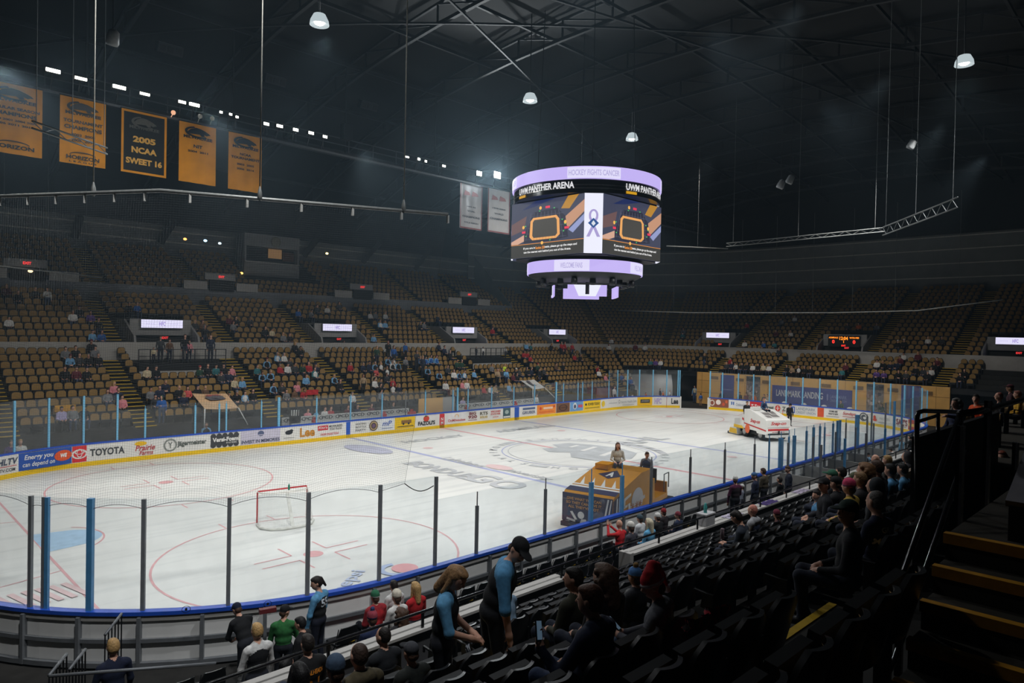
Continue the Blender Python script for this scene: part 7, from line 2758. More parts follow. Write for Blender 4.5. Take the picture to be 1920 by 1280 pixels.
def deco_white(r, w):
    for y in (-1, 1):
        side_text(r, 'Snap-on', 1.35, 1.22, 1.2, .34, ZR, w, shear=.3, y=y)
        mb = MB()
        yy = y * (w + .006)
        mb.poly([(0, yy, .78), (2.75, yy, 1.02), (2.75, yy, .94), (0, yy, .68)])
        mb.poly([(2.78, yy, 1.3), (3.0, yy, 1.36), (3.0, yy, 1.2), (2.78, yy, 1.14)])
        mb.build('side_stripe', ZR, r, local=True)
        mb = MB().poly([(2.78, yy, .6), (3.0, yy, .76), (4.1, yy, .76), (4.1, yy, .55), (2.78, yy, .55)])
        mb.poly([(3.55, y * 1.06, .1), (3.62, y * 1.06, .46), (4.5, y * 1.06, .46), (4.6, y * 1.06, .1)])
        mb.build('side_yellow', mat('yellow side panel', (236, 190, 40), .4), r, local=True)
        MB().poly(disc_pts((2.3, yy * 1.004, .62), (1, 0, 0), (0, 0, 1), .3, .32)).build('orange_disc', mat('orange disc', (236, 110, 60), .4), r, local=True)
    front_text(r, 'Snap-on', 0, 1.2, 1.25, .3, ZR, shear=.3)
    mb = MB()
    mb.poly([(-.034, -.85, .72), (-.034, .85, .72), (-.034, .85, .86), (-.034, -.85, .86)])
    mb.build('front_stripe', ZR, r, local=True)
    mb = MB()
    mb.poly([(-.034, -.9, .93), (-.034, .9, .93), (-.034, .9, .95), (-.034, -.9, .95)])
    mb.build('front_line', STEEL, r, local=True)
    front_text(r, 'MILWAUKEE TOOLS', 0, .62, 1.0, .05, ZR)
    mb = MB().box((-.05, 0, .47), (.06, 1.7, .14)).box((-.1, .0, .55), (.05, .1, .35))
    mb.build('grille', STEEL, r, local=True)
    sl = lambda x: 1.5 + (x - .12) / 1.83 * .48 + .01
    mb = MB()
    for (x0, y0, x1, y1) in ((.5, -.5, 1.0, .1), (.9, -.1, 1.4, .5), (.4, .2, .8, .6), (1.1, -.6, 1.6, -.2)):
        mb.poly([(x0, y0, sl(x0)), (x1, y0, sl(x1)), (x1, y1, sl(x1)), (x0, y1, sl(x0))])
    mb.build('bonnet_graphic', mat('grey bonnet graphic', (130, 126, 124), .45, .3, 4), r, local=True)


wz = resurfacer((14.35, -5.75, 0), math.radians(63), 'white ice resurfacer with red lettering and yellow flank, far right of the ice', ZW, ZW, ZW, deco_white, .88)


def rider(veh, at, turn, bm, label, top, yoke, pants, hair, hcols=None, sc=1.0):
    p = world_of(veh) @ Vector(at)
    return person(bm, None, p, veh.rotation_euler.z + turn, label, top, yoke, pants, 0, hair, hcols, sc, None)


rider(gz, (3.2, .35, 2.0 - .42), PI / 2 + .5, nb('rider', pose='sit', h=.015, hands=True, yaw=.2), 'long-haired woman in cream and navy jersey seated on top of the gold resurfacer', (206, 200, 184), (196, 192, 180), (36, 40, 62), ('long', (96, 70, 56)))
rider(gz, (4.25, -.45, .76), PI / 2, P_('standlook'), 'man in navy and grey top driving the gold resurfacer', (44, 52, 84), (150, 152, 160), (28, 34, 60), ('short', 'brown'), sc=.98)
rider(wz, (2.85, .45, .76), PI / 2 - .2, P_('standcoat'), 'person in black jacket and jeans standing at the rear of the white resurfacer', (34, 34, 38), None, (70, 92, 130), ('short', 'brown'), sc=.98)
rider(wz, (1.95, -.2, 1.45), PI / 2, P_('lap'), 'passenger in navy jersey sitting low behind the white bonnet', (30, 48, 84), (60, 96, 130), (30, 34, 50), ('short', (150, 100, 84)))
p = hit(1480, 798, 2, 0)
person(P_('standlook'), None, (p.x, p.y, 0), 2.4, 'person in black beanie and long black coat standing on the ice by the white resurfacer', (22, 22, 24), None, (26, 26, 28), 0, ('beanie', 'dark'), ((20, 20, 22),) * 2, 1.02)
q = Vector((p.x - .55, p.y + .35, .0))
r = empty('shovel', q, 0, 'red-handled shovel held upright beside the person in black on the ice', 'shovel')
MB().tube([q, (q.x + .05, q.y, 1.25)], .02, 6).build('handle', ZR, r)
MB().box((q.x, q.y, .12), (.4, .04, .24)).build('blade', ZR, r)
# ---------------------------------------------------------------- goal
GL, GR_ = Vector((-20.97, -2.54, 0)), Vector((-19.16, -2.78, 0))
gr = empty('hockey_goal', (GL + GR_) / 2, 0, 'red-framed hockey goal turned away, standing between the left face-off circles', 'goal')
GRED = mat('goal red paint', (190, 40, 48), .4)
gd = (GR_ - GL).normalized()
gb = Vector((gd.y, -gd.x, 0))
Z = Vector((0, 0, 1))
MB().tube([GL, GL + Z * 1.18, GL + Z * 1.22 + gd * .04, GR_ + Z * 1.22 - gd * .04, GR_ + Z * 1.18, GR_], .032, 8).build('frame', GRED, gr)
base = [GL, GL + gb * .55 - gd * .05, GL + gb * .95 + gd * .2, GL + gb * 1.1 + gd * .6, GR_ + gb * 1.1 - gd * .6, GR_ + gb * .95 - gd * .2, GR_ + gb * .55 + gd * .05, GR_]
MB().tube([p + Z * .06 for p in base], .05, 8).build('base_pad', mat('white goal pad', (222, 222, 216), .6), gr)
top = [GL + Z * 1.2, GL + gb * .3 + gd * .08 + Z * 1.2, GL + gb * .45 + gd * .35 + Z * 1.2, GL + gb * .5 + gd * .7 + Z * 1.2, GR_ + gb * .5 - gd * .7 + Z * 1.2, GR_ + gb * .45 - gd * .35 + Z * 1.2, GR_ + gb * .3 - gd * .08 + Z * 1.2, GR_ + Z * 1.2]
MB().tube(top, .02, 6).build('top_shelf', mat('white goal pad', (222, 222, 216), .6), gr)
mid = (GL + GR_) / 2
MB().bar(mid + gb * .5 + Z * 1.2, mid + gb * 1.1 + Z * .06, .12, .03).build('centre_pole', mat('white goal pad', (222, 222, 216), .6), gr)


def poly_at(P, t):
    x = t * (len(P) - 1)
    i = min(int(x), len(P) - 2)
    return P[i].lerp(P[i + 1], x - i)


mb = MB()
for i in range(61):
    t = i / 60
    mb.tube([poly_at(top, t), poly_at(base, t) + Z * .08], .0022, 3, False)
for j in range(1, 18):
    mb.tube([poly_at(top, t).lerp(poly_at(base, t) + Z * .08, j / 18) for t in np.linspace(0, 1, 29)], .0022, 3, False)
for i in range(1, 26):
    a = GL.lerp(GR_, i / 26) + Z * 1.2
    mb.tube([a, poly_at(top, .1 + .8 * i / 26)], .002, 3, False)
mb.build('netting', mat('white goal net', (214, 214, 208), .8), gr)
o = MB().lathe([(0, 0), (.035, 0), (.037, .02), (.037, .16), (.02, .19), (.02, .22), (0, .22)], 12, mid + gb * .3 + gd * .12 + Z * 1.22)
tag(o.build('water_bottle', mat('green bottle', (40, 130, 104), .4)), 'green water bottle lying on top of the hockey goal', 'bottle')
# ---------------------------------------------------------------- benches behind the far boards
BW = mat('white bench wall', (206, 206, 204), .6, .05, 3)
for k, (px0, px1, n, lab) in enumerate(((529, 767, 8, 'left'), (858, 1001, 6, 'right'))):
    x0, x1 = hit(px0, 780, 1, 14.75).x, hit(px1, 760, 1, 14.75).x
    r = empty('bench_wall', ((x0 + x1) / 2, 14.75, 0), 0, 'white team bench wall with repeated oval PCI marks, %s of the two' % lab, 'wall panel', 'team bench walls')
    MB().box(((x0 + x1) / 2, 14.8, .7), (x1 - x0, .08, 1.4)).build('panel', BW, r)
    MB().box(((x0 + x1) / 2, 14.3, .45), (x1 - x0, .35, .06)).build('bench_seat', BW, r)
    MB().box(((x0 + x1) / 2 + .2, 13.42, 1.13), (x1 - x0 + .6, .3, .04)).box(((x0 + x1) / 2, 13.5, .55), (x1 - x0, .04, 1.1)).build('ledge', BW, r)
    w = (x1 - x0) / n
    for i in range(n):
        c = (x0 + w * (i + .5), 14.745, 1.22)
        mb = MB()
        add_text(mb, 'PCI', c, (1, 0, 0), (0, 0, 1), w * .48, .19, .03)
        for s in (-1, 1):
            a0 = 0 if s > 0 else PI
            A = disc_pts(c, (1, 0, 0), (0, 0, 1), w * .42, .16, 10, a0 - 1, a0 + 1, False)
            B = disc_pts(c, (1, 0, 0), (0, 0, 1), w * .37, .13, 10, a0 - 1, a0 + 1, False)
            mb.grid([[p, q] for p, q in zip(A, B)], False)
        mb.build('mark', mat('dark bench print', (60, 62, 66), .5), r)
x0, x1 = hit(793, 770, 1, 14.9).x, hit(838, 765, 1, 14.9).x
r = empty('scorer_box_panel', ((x0 + x1) / 2, 14.9, 0), 0, 'pale wood panel behind the far glass near the red centre line', 'panel')
MB().box(((x0 + x1) / 2 - .4, 14.95, 1.0), (x1 - x0, .08, 2.0)).build('board', WOOD, r)
MB().box((x1 + .2, 14.97, 1.0), (1.2, .1, 2.0)).build('end_board', OFFW, r)
for k, (px, py) in enumerate(((590, 782), (720, 773), (772, 772), (875, 766), (966, 756))):
    p = hit(px, py, 1, 13.42)
    r = empty('bottle_carrier', (p.x, 13.42, 1.15), 0, 'red water bottle carrier on the far boards, %s from the left' % nth(k + 1), 'carrier', 'red bottle carriers on the far boards')
    MB().box((p.x, 13.42, 1.24), (.32 if k != 2 else .6, .2, .18)).build('crate', mat('red plastic', (206, 44, 40), .4), r)
    for s in (-.09, 0, .09):
        MB().lathe([(0, .3), (.035, .3), (.035, .44), (.01, .5), (0, .5)], 8, (p.x + s, 13.42, 1.0)).build('bottle', mat('red plastic', (206, 44, 40), .4), r)
p = hit(553, 795, 1, 13.9)
r = empty('waste_bin', (p.x, 13.9, 0), 0, 'tall black waste bin behind the far glass with white sticks in it', 'bin')
MB().lathe([(.3, 0), (.36, 1.55), (.38, 1.55), (.38, 1.62), (.33, 1.62), (.28, .05), (0, .05)], 16, (p.x, 13.9, 0)).build('barrel', BLACK, r)
mb = MB()
for i in range(7):
    mb.bar((p.x - .22 + .07 * i, 13.9 + .05 * (i % 3), 1.0), (p.x - .26 + .085 * i, 13.9 + .08 * (i % 2), 1.95), .04, .02)
mb.build('stick_ends', mat('white stick tape', (214, 214, 210), .6), r)


# sloping fabric covers over the two player tunnels
def canopy(corners, poles, m, label, art):
    r = empty('tunnel_canopy', corners[0], 0, label, 'canopy')
    a, b, c, d = corners
    rows = [[a.lerp(b, u).lerp(d.lerp(c, u), v) + Vector((0, 0, -.05 * math.sin(PI * u))) for u in np.linspace(0, 1, 9)] for v in np.linspace(0, 1, 7)]
    mb = MB().grid(rows)
    mb.grid([[p + Vector((0, 0, -.02)) for p in q][::-1] for q in rows])
    mb.build('cloth', m, r)
    Q = lambda u, v: a.lerp(b, u).lerp(d.lerp(c, u), v) + Vector((0, -.02, .03))
    art(r, Q)
    for p, q in poles:
        MB().tube([p, q], .035, 6).build('pole', mat('white canopy pole', (226, 226, 222), .5), r)


def art1(r, Q):
    mb = MB().poly([Q(.25, .3), Q(.5, .18), Q(.8, .22), Q(.85, .42), Q(.6, .48), Q(.35, .5)])
    mb.build('print', mat('grey canopy print', (108, 104, 110), .6, .3, 6), r)
    MB().poly([Q(.3, .15), Q(.7, .1), Q(.8, .18), Q(.4, .25)]).build('print_red', mat('red canopy print', (170, 90, 84), .6), r)
    MB().poly([Q(.34, .4), Q(.6, .36), Q(.8, .4), Q(.6, .43)]).build('print_dark', BLACK, r)


C = [hit(360, 737, 1, 17.3), hit(424, 737, 1, 17.3), hit(447, 764, 1, 14.6), hit(384, 766, 1, 14.6)]
canopy(C, [(C[3], Vector((C[3].x - .05, 14.5, 1.2))), (C[2], Vector((C[2].x + .5, 14.4, 1.2)))], mat('tan canopy cloth', (222, 182, 140), .7, .1, 2), 'tan printed canopy sloping over the left player tunnel behind the far glass', art1)


def art2(r, Q):
    MB().poly([Q(.3, .1), Q(.5, .15), Q(.45, .5), Q(.6, .8), Q(.35, .7), Q(.25, .4)]).build('print', mat('grey canopy print', (108, 104, 110), .6, .3, 6), r)


C = [hit(976, 713, 1, 18.2), hit(1001, 711, 1, 18.2), hit(1021, 726, 1, 15.6), hit(999, 729, 1, 15.6)]
canopy(C, [(C[2], hit(1040, 745, 1, 14.6)), (C[3], Vector((C[3].x, 15.5, .4)))], mat('white canopy cloth', (220, 220, 218), .7, .1, 2), 'white printed canopy sloping over the right player tunnel behind the far glass', art2)
for k, (px, py, w, h, c, lab) in enumerate(((1131, 736, 2.3, 1.0, (110, 48, 62), 'maroon flag hung behind the far corner glass'), (585, 735, .9, .35, (196, 44, 50), 'red jacket lying over a seat in the far lower stand'), (122, 765, 1.0, .35, (222, 160, 40), 'gold jacket lying over seats behind the left far glass'))):
    y = (15.4, 17.6, 17.6)[k]
    p = hit(px, py, 1, y)
    rows = [[(p.x + w * (j / 10 - .5), y - .06 + .03 * math.sin(j * 1.3 + i), p.z + h * (i / 5 - .5)) for j in range(11)] for i in range(6)]
    mb = MB().grid(rows)
    mb.grid([[(a, b + .02, c_) for a, b, c_ in q][::-1] for q in rows])
    tag(mb.build(('flag', 'jacket', 'jacket')[k], cloth(c)), lab, ('flag', 'jacket', 'jacket')[k])

# ---------------------------------------------------------------- wooden end wall: banners, vents, tables
WXF = WX - .035
NAVYB = mat('royal blue banner', (46, 60, 140), .6, .1, 1)
PHOTO = mat('crowd photo print', (120, 108, 102), .6, .6, 5)


def wall_banner(px0, px1, z0, z1, m, label, deco):
    y0, y1 = hit(px0, 730, 0, WXF).y, hit(px1, 730, 0, WXF).y
    r = empty('wall_banner', (WXF, (y0 + y1) / 2, z0), 0, label, 'banner', 'banners on the wooden end wall')
    MB().box((WXF, (y0 + y1) / 2, (z0 + z1) / 2), (.03, abs(y1 - y0), z1 - z0)).build('sheet', m, r)
    P = lambda fx, fz: Vector((WXF - .02, y0 + (y1 - y0) * fx, z0 + (z1 - z0) * fz))
    deco(r, P, abs(y1 - y0), z1 - z0)


WPR = mat('white banner print', (216, 218, 224), .6)
PBL = mat('pale blue banner print', (130, 140, 190), .6)


def d_blue(r, P, w, h):
    add_text(MB(), 'LANDMARK', P(.5, .42), (0, -1, 0), (0, 0, 1), w * .8, .12, .02).build('lettering', PBL, r)
    MB().poly([P(.1, 0), P(.9, 0), P(.9, .3), P(.6, .34), P(.3, .3)]).build('skyline', mat('deep blue print', (40, 52, 118), .6), r)


def d_long(r, P, w, h):
    add_text(MB(), 'LANDMARK LANDING', P(.355, .63), (0, -1, 0), (0, 0, 1), w * .6, h * .32, .02).build('lettering', WPR, r)
    mb = add_text(MB(), 'LANDMARK', P(.84, .64), (0, -1, 0), (0, 0, 1), w * .2, h * .16, .01)
    add_text(mb, 'CREDIT UNION', P(.84, .46), (0, -1, 0), (0, 0, 1), w * .2, h * .12, .01)
    mb.bar(P(.71, .45), P(.71, .75), .006, .12, up=(0, 1, 0))
    mb.build('small_lettering', PBL, r)


def d_photo(r, P, w, h):
    add_text(MB(), 'YOUR TEAM', P(.55, .92), (0, -1, 0), (0, 0, 1), w * .7, .12, .03).build('lettering', WPR, r)
    for i in range(26):
        rd = random.Random(i)
        c = rd.choice(((176, 150, 140), (150, 140, 142), (90, 84, 90), (60, 60, 70), (200, 180, 172), (120, 90, 84)))
        u, v = rd.uniform(.1, .9), rd.uniform(.1, .75)
        MB().poly(disc_pts(P(u, v) + Vector((-.004 - i * .0003, 0, 0)), (0, -1, 0), (0, 0, 1), rd.uniform(.06, .13), rd.uniform(.1, .2), 10)).build('printed_figure', mat('poster figure', c, .6), r)
    MB().poly([P(0, .8), P(1, .8), P(1, .98), P(0, .98)]).build('title_bar', mat('dark poster', (44, 44, 52), .6), r)


wall_banner(1351, 1376, .6, 3.16, NAVYB, 'narrow royal blue banner at the left of the wooden end wall', d_blue)
wall_banner(1399, 1425, .6, 3.2, PHOTO, 'dark crowd-photo poster on the wooden wall left of the long blue banner', d_photo)
wall_banner(1448, 1598, .55, 2.48, NAVYB, 'long royal blue banner reading LANDMARK LANDING', d_long)
wall_banner(1625, 1657, .6, 3.2, PHOTO, 'dark crowd-photo poster on the wooden wall right of the long blue banner', d_photo)
wall_banner(1690, 1727, .5, 3.25, NAVYB, 'royal blue banner at the right of the wooden end wall', d_blue)
for k, (px, py) in enumerate(((1340, 708), (1387, 712), (1437, 716), (1491, 719), (1549, 723), (1609, 727), (1674, 731), (1738, 737))):
    p = hit(px, py, 0, WXF)
    r = empty('wall_vent', p, 0, 'brown louvred vent high on the wooden end wall, %s from the left' % nth(k + 1), 'vent', 'vents on the wooden end wall')
    MB().box((WXF, p.y, p.z), (.03, .85, .32)).build('vent_frame', mat('brown vent', (150, 116, 74), .6), r)
    mb = MB()
    for i in range(5):
        mb.box((WXF - .02, p.y, p.z - .12 + .06 * i), (.02, .8, .02))
    mb.build('louvres', mat('dark brown louvre', (116, 88, 56), .6), r)
for k, py in enumerate((5.2, 3.0, 1.2, -.6, -2.4, -4.6, -6.6, -8.2)):
    r = empty('side_table', (31.6, py, 0), 0, 'dark cloth table along the wooden end wall, %s from the left' % nth(k + 1), 'table', 'tables along the wooden end wall')
    MB().box((31.6, py, .92), (.8, 1.3, .05)).build('table_top', mat('pale table top', (206, 180, 140), .6), r)
    MB().box((31.6, py, .45), (.76, 1.26, .9)).build('table_cloth', mat('dark table cloth', (42, 46, 52), .8), r)
    if 0 < k < 6:
        o = MB().lathe([(0, .0), (.2, .0), (.24, .12), (.1, .2), (0, .2)], 14, (31.5, py + .2, .95))
        tag(o.build('serving_dish', mat('white serving dish', (224, 222, 216), .4)), 'white serving dish on the %s dark table of the wooden wall' % nth(k + 1), 'dish', 'serving dishes')
# upper wall sign, press box, struts, small lamps
XU = 53.2
y0, y1 = 25.2, 19.9
r = empty('wall_sign', (XU, 22.5, 15.5), 0, 'gold sign reading UWMILWAUKEE with dark foot, high on the end wall', 'sign')
a, b = hit(1278, 518, 0, 51.0), hit(1355, 512, 0, 52.8)
sd = (b - a)
sd.z = 0
sd.normalize()
sn = sd.cross(Z)
c = (a + b) / 2
L_ = math.hypot((b - a).x, (b - a).y)
M = Matrix((sd, -sn, Z)).transposed()
za, zb = hit(1316, 494, 0, c.x).z, hit(1316, 536, 0, c.x).z
MB().box((c.x, c.y, (za + zb) / 2), (L_, .12, za - zb), M=M).build('panel', mat('gold sign face', (196, 132, 34), .6, .08, 2), r)
MB().box((c.x + sn.x * .02, c.y + sn.y * .02, zb + .25), (L_, .12, .5), M=M).build('foot', BLACK, r)
F = lambda s, z: Vector((c.x, c.y, z)) + sn * .07 + sd * s
add_text(MB(), 'UWMILWAUKEE', F(.2, za - (za - zb) * .45), sd, Z, L_ * .8, .6, .04).build('lettering', BLACK, r)
mb = MB()
for i in range(2):
    mb.bar(F(-L_ * .4, za - (za - zb) * .7 - .25 * i), F(-L_ * .1, za - (za - zb) * .66 - .25 * i), .01, .14)
mb.build('wave_mark', mat('grey wave print', (150, 150, 146), .6), r)
PBX = mat('grey press box', (150, 152, 152), .7, .06, 2)
p0, p1 = hit(458, 490, 1, 38.6), hit(561, 492, 1, 38.6)
r = empty('press_box', ((p0.x + p1.x) / 2, 38.6, 11.5), 0, 'grey press box with a lit window band in the far balcony', 'booth')
xm, xw = (p0.x + p1.x) / 2, p1.x - p0.x
MB().box((xm, 39.6, 12.6), (xw, 2.0, 1.5)).build('front', PBX, r)
MB().box((xm, 40.2, 14.1), (xw - .3, 1.6, 1.6)).build('interior', DARKIN, r)
MB().box((xm, 39.6, 15.5), (xw, 2.0, 1.2)).build('upper_wall', PBX, r)
MB().box((xm, 38.58, 13.4), (xw, .1, .12)).build('sill', GIRT, r)
for s in (-1, 1):
    MB().box((xm + s * (xw / 2 - .1), 39.6, 14.1), (.2, 2.0, 1.7)).build('side_wall', PBX, r)
MB().box((xm + .6, 39.35, 14.4), (1.4, .06, .9)).build('lit_panel', emit('warm window light', (196, 150, 96), .25), r)
MB().box((xm + 2.1, 39.35, 14.2), (1.4, .06, .9)).build('wood_panel', mat('brown window panel', (104, 62, 40), .6), r)
o = MB().lathe([(0, -.08), (.48, -.08), (.5, 0), (.42, .04), (.0, .05)], 20, (xm + .3, 38.55, 15.5), M=Matrix.Rotation(PI / 2, 3, 'X'))
tag(o.build('round_speaker', mat('beige speaker cone', (150, 148, 130), .6)), 'round pale speaker on the press box front', 'speaker')
for k, (t0, b0) in enumerate((((150, 405), (140, 445)), ((325, 415), (300, 455)), ((597, 445), (570, 480)), ((712, 455), (680, 492)), ((808, 465), (778, 505)))):
    a, b = hit(t0[0], t0[1], 1, 40.2), hit(b0[0], b0[1], 1, 41.2)
    o = MB().bar(a, b, .5, .5)
    tag(o.build('trim_%d' % (6 + k), STEEL), kind='structure')
for k, (px, py, c, s, lab) in enumerate(((347, 448, (255, 170, 90), 3, 'amber balcony lamp left of the press box'), (385, 451, (170, 225, 255), 4, 'bluish-white balcony lamp next to the amber one'), (412, 456, (200, 220, 230), 2, 'tiny pale balcony lamp left of the press box'), (613, 475, (255, 210, 120), 6, 'bright amber balcony lamp right of the press box'), (453, 512, (255, 190, 90), 4, 'amber lamp below the press box, in the balcony'), (57, 508, (255, 220, 170), 2, 'warm flat lamp over the leftmost balcony doorway'), (935, 0, 0, 0, ''))):
    if not lab:
        continue
    p = hit(px, py, 1, 38.0 if k < 5 else 33.0)
    mb = MB().use(0).ball((p.x, p.y, p.z), (.16, .1, .11)).use(1).box((p.x, p.y + .12, p.z + .08), (.14, .16, .12))
    tag(mb.build('balcony_lamp', [emit('lamp %d' % k, c, s), STEEL]), lab, 'lamp')
p = hit(1575, 661, 0, 41.5)
tag(MB().box((41.9, p.y, p.z + .1), (.1, .9, 1.0)).build('lit_doorway', emit('amber doorway light', (236, 160, 30), .9)), 'amber-lit doorway in the portal under the red scoreboard', 'doorway')
p = hit(293, 635, 1, 29.4)
tag(MB().box((p.x, 29.55, p.z), (1.2, .1, .9)).build('lit_doorway', emit('beige doorway light', (190, 150, 110), .35)), 'beige-lit opening inside the first far portal', 'doorway')

# ---------------------------------------------------------------- foreground right: stairs, handrail, guard rails
NOSE = mat('worn orange-yellow nosing', (196, 140, 36), .7, .2, 8)
FST = mat('brown grey stair', (52, 48, 40), .85, .15, 5)
r = empty('side_stairs', (-26.5, -25.9, 5.0), 0, 'dark stairs with orange-yellow nosings climbing at the lower right', 'stairs')
for k in range(-1, 4):
    x, z = -26.89 + .28 * k, 5.16 + .18 * k
    xe = -26.89 + .28 * (k + 1) if k < 3 else -21.5
    MB().box(((x + xe) / 2, -26.35, z - .12), (xe - x, 2.4, .24)).build('tread', FST, r)
    MB().box((x + .025, -26.35, z - .02), (.07, 2.42, .075)).build('nosing', NOSE, r)
tag(MB().box((-28.3, -26.3, 4.72), (4.2, 2.4, .1)).build('floor_cross_aisle', FST), kind='structure')
tag(MB().box((-12.75, -23.9, 4.5), (9.5, 2.6, 1.0)).build('floor_upper_landing', FST), kind='structure')
GLR = mat('glossy black rail', (14, 14, 16), .18, .1, 30)
r = empty('handrail', (-26.5, -25.0, 4.8), 0, 'glossy black double handrail rising beside the stairs at the lower right', 'handrail')
h = lambda px, py: hit(px, py, 1, -25.0)
up = [h(1800, 776), h(1726, 985), h(1658, 1172), h(1647, 1215), h(1648, 1258), h(1660, 1268), h(1676, 1240), h(1745, 1040), h(1812, 846)]
MB().tube(up, .022, 10).build('rail', GLR, r)
for (a, b) in (((1689, 1090), (1683, 1330)), ((1800, 780), (1794, 1000)), ):
    P0, P1 = h(*a), h(*b)
    MB().box((P0.x, -25.0, (P0.z + P1.z) / 2), (.045, .045, P0.z - P1.z)).build('post', GLR, r)
PURP = mat('grey post highlight', (92, 92, 98), .4)
r = empty('guard_rail', (-20, -23.6, 5.0), 0, 'black guard rail with round top corner at the right, before the seated fans', 'rail')
yg = -23.9
g = lambda px, py, y=yg: hit(px, py, 1, y)
a, b, c = g(1719, 1000), g(1719, 782), g(1732, 770)
MB().tube([a, b, g(1722, 773), c, g(1800, 772)], .03, 8).build('rail', GLR, r)
MB().tube([g(1722, 790), g(1760, 778)], .024, 8).build('rail', GLR, r)
MB().tube([g(1759, 772), g(1759, 830)], .024, 8).build('post', GLR, r)
e = g(1800, 820)
MB().box((a.x + 2.4, yg + .05, (g(1730, 818).z + 4.2) / 2), (4.8, .08, g(1730, 818).z - 4.2)).build('panel', BLACK, r)
q = hit(1846, 960, 1, -25.1)
r = empty('guard_rail', (q.x, -25.1, 5.7), 0, 'black upper guard rail with posts bearing painted highlights at the right edge', 'rail')
for px, y0_, y1_ in ((1796, 800, 1000), (1847, 752, 955), (1903, 830, 880)):
    p = hit(px, y1_, 1, -25.1)
    z1 = hit(px, y0_, 1, -25.1).z
    MB().box((p.x, -25.1, (p.z + z1) / 2), (.07, .05, z1 - p.z)).build('post', GLR, r)
    MB().box((p.x - .038, -25.115, (p.z + z1) / 2), (.006, .02, z1 - p.z)).build('post_highlight', PURP, r)  # thin grey strip paints the highlight down the post
A_, B_ = hit(1800, 776, 1, -25.1), hit(1990, 800, 1, -25.1)
MB().tube([A_, hit(1850, 768, 1, -25.1), (hit(1850, 768, 1, -25.1).x + 2.5, -25.1, hit(1850, 768, 1, -25.1).z)], .03, 8).build('rail', GLR, r)
k_ = hit(1860, 955, 1, -25.4)
r = empty('stair_wall', (k_.x + 1, -25.5, 5.7), 0, 'dark side wall with grey sloping cap at the right edge', 'wall')
c0 = [Vector((k_.x, -25.5, 5.7)), Vector((k_.x + 3, -25.5, 5.7)), Vector((k_.x + 3, -25.5, 7.2)), Vector((k_.x, -25.5, 5.95))]
MB().poly(c0, (0, -.2, 0)).build('wall_body', BLACK, r)
MB().bar(c0[3] + Vector((0, -.1, .02)), c0[2] + Vector((0, -.1, .02)), .24, .05).build('cap', mat('grey stair cap', (128, 126, 132), .6), r)
pp = hit(1736, 905, 1, -22.5)
tag(MB().box((pp.x, -22.45, pp.z), (2.6, .1, .75)).build('trim_12', mat('beige wall patch', (150, 134, 118), .7)), kind='structure')

# ---------------------------------------------------------------- small things on the near side
tag(cloth_heap(.62, .3, .55, (150, 30, 44), 'blanket', 9, None), 'red and black plaid blanket hanging over the seat behind the Santa hat', 'blanket')
bl = bpy.data.objects[[o.name for o in bpy.data.objects if o.get('category') == 'blanket'][0]]
pm_ = mat('red plaid', (130, 26, 38), .9, .2, 4)
nt = pm_.node_tree
ck = nt.nodes.new('ShaderNodeTexChecker')
ck.inputs['Scale'].default_value = 14
ck.inputs['Color1'].default_value = lin((150, 30, 44)) + (1,)
ck.inputs['Color2'].default_value = lin((36, 20, 26)) + (1,)
tcn = [n for n in nt.nodes if n.type == 'TEX_COORD'][0]
nt.links.new(tcn.outputs['Object'], ck.inputs['Vector'])
nt.links.new(ck.outputs['Color'], nt.nodes['Principled BSDF'].inputs['Base Color'])
bl.data.materials[0] = pm_
sx = sp_.location
bl.location = (sx.x + .02, sx.y - .16, sx.z + .93)
# bowed black hoop rails by the glass, tables and cooler, yellow-taped mats, corner platform rails
for k, (px, py) in enumerate(((1056, 1020), (1335, 940))):
    p = hit(px, py, 1, -15.2)
    r = empty('hoop_rail', (p.x, -15.2, 0), 0, 'black hoop-shaped rail behind the near glass, %s' % ('left one below the resurfacer', 'right one beside the maroon jacket')[k], 'rail')
    MB().tube([(p.x - .5, -15.2, 0), (p.x - .5, -15.2, .9), (p.x - .42, -15.2, 1.02), (p.x + .45, -15.2, 1.02), (p.x + .55, -15.2, .9), (p.x + .55, -15.2, 0)], .025, 8).build('hoop', RAILM, r)
p = hit(1347, 990, 1, -16.9)
r = empty('cooler_box', (p.x, -15.9, 0), 0, 'pale grey box standing on the ledge of the near stand', 'box')
MB().box((p.x, -16.5, 1.93), (.5, .3, .32)).build('box_body', mat('pale grey box', (170, 170, 172), .5), r)
MB().box((p.x, -16.5, 2.1), (.53, .33, .04)).build('lid', mat('pale grey box', (190, 190, 192), .5), r)
o = MB().lathe([(0, 0), (.05, 0), (.052, .18), (.03, .23), (.03, .27), (0, .27)], 14, (p.x - .03, -16.5, 2.12))
tag(o.build('water_bottle', mat('teal bottle', (70, 160, 156), .35)), 'teal water bottle standing on the pale grey box', 'bottle')
for k, (px, py, c) in enumerate(((1372, 985, (176, 170, 190)), (1440, 955, (60, 44, 100)), (1500, 930, (150, 140, 160)))):
    p = hit(px, py, 1, -16.5)
    x_, m_ = p.x, None
    rows = [[(x_ + .9 * (j / 8 - .5), -16.66 + .3 * i / 4, 1.78 + .02 * math.sin(j * 2 + i * 3 + k)) for j in range(9)] for i in range(5)]
    mb = MB().grid(rows)
    mb.grid([[(a, b, 1.772) for a, b, c_ in q] for q in rows])
    tag(mb.build('towel', mat('patterned cloth %d' % k, c, .8, .5, 9)), ('purple-white patterned cloth lying on the near ledge beside the grey box', 'dark purple cloth lying on the near ledge', 'pale lilac cloth on the near ledge, right of the purple one')[k], 'cloth')
p = hit(352, 1170, 2, 0)
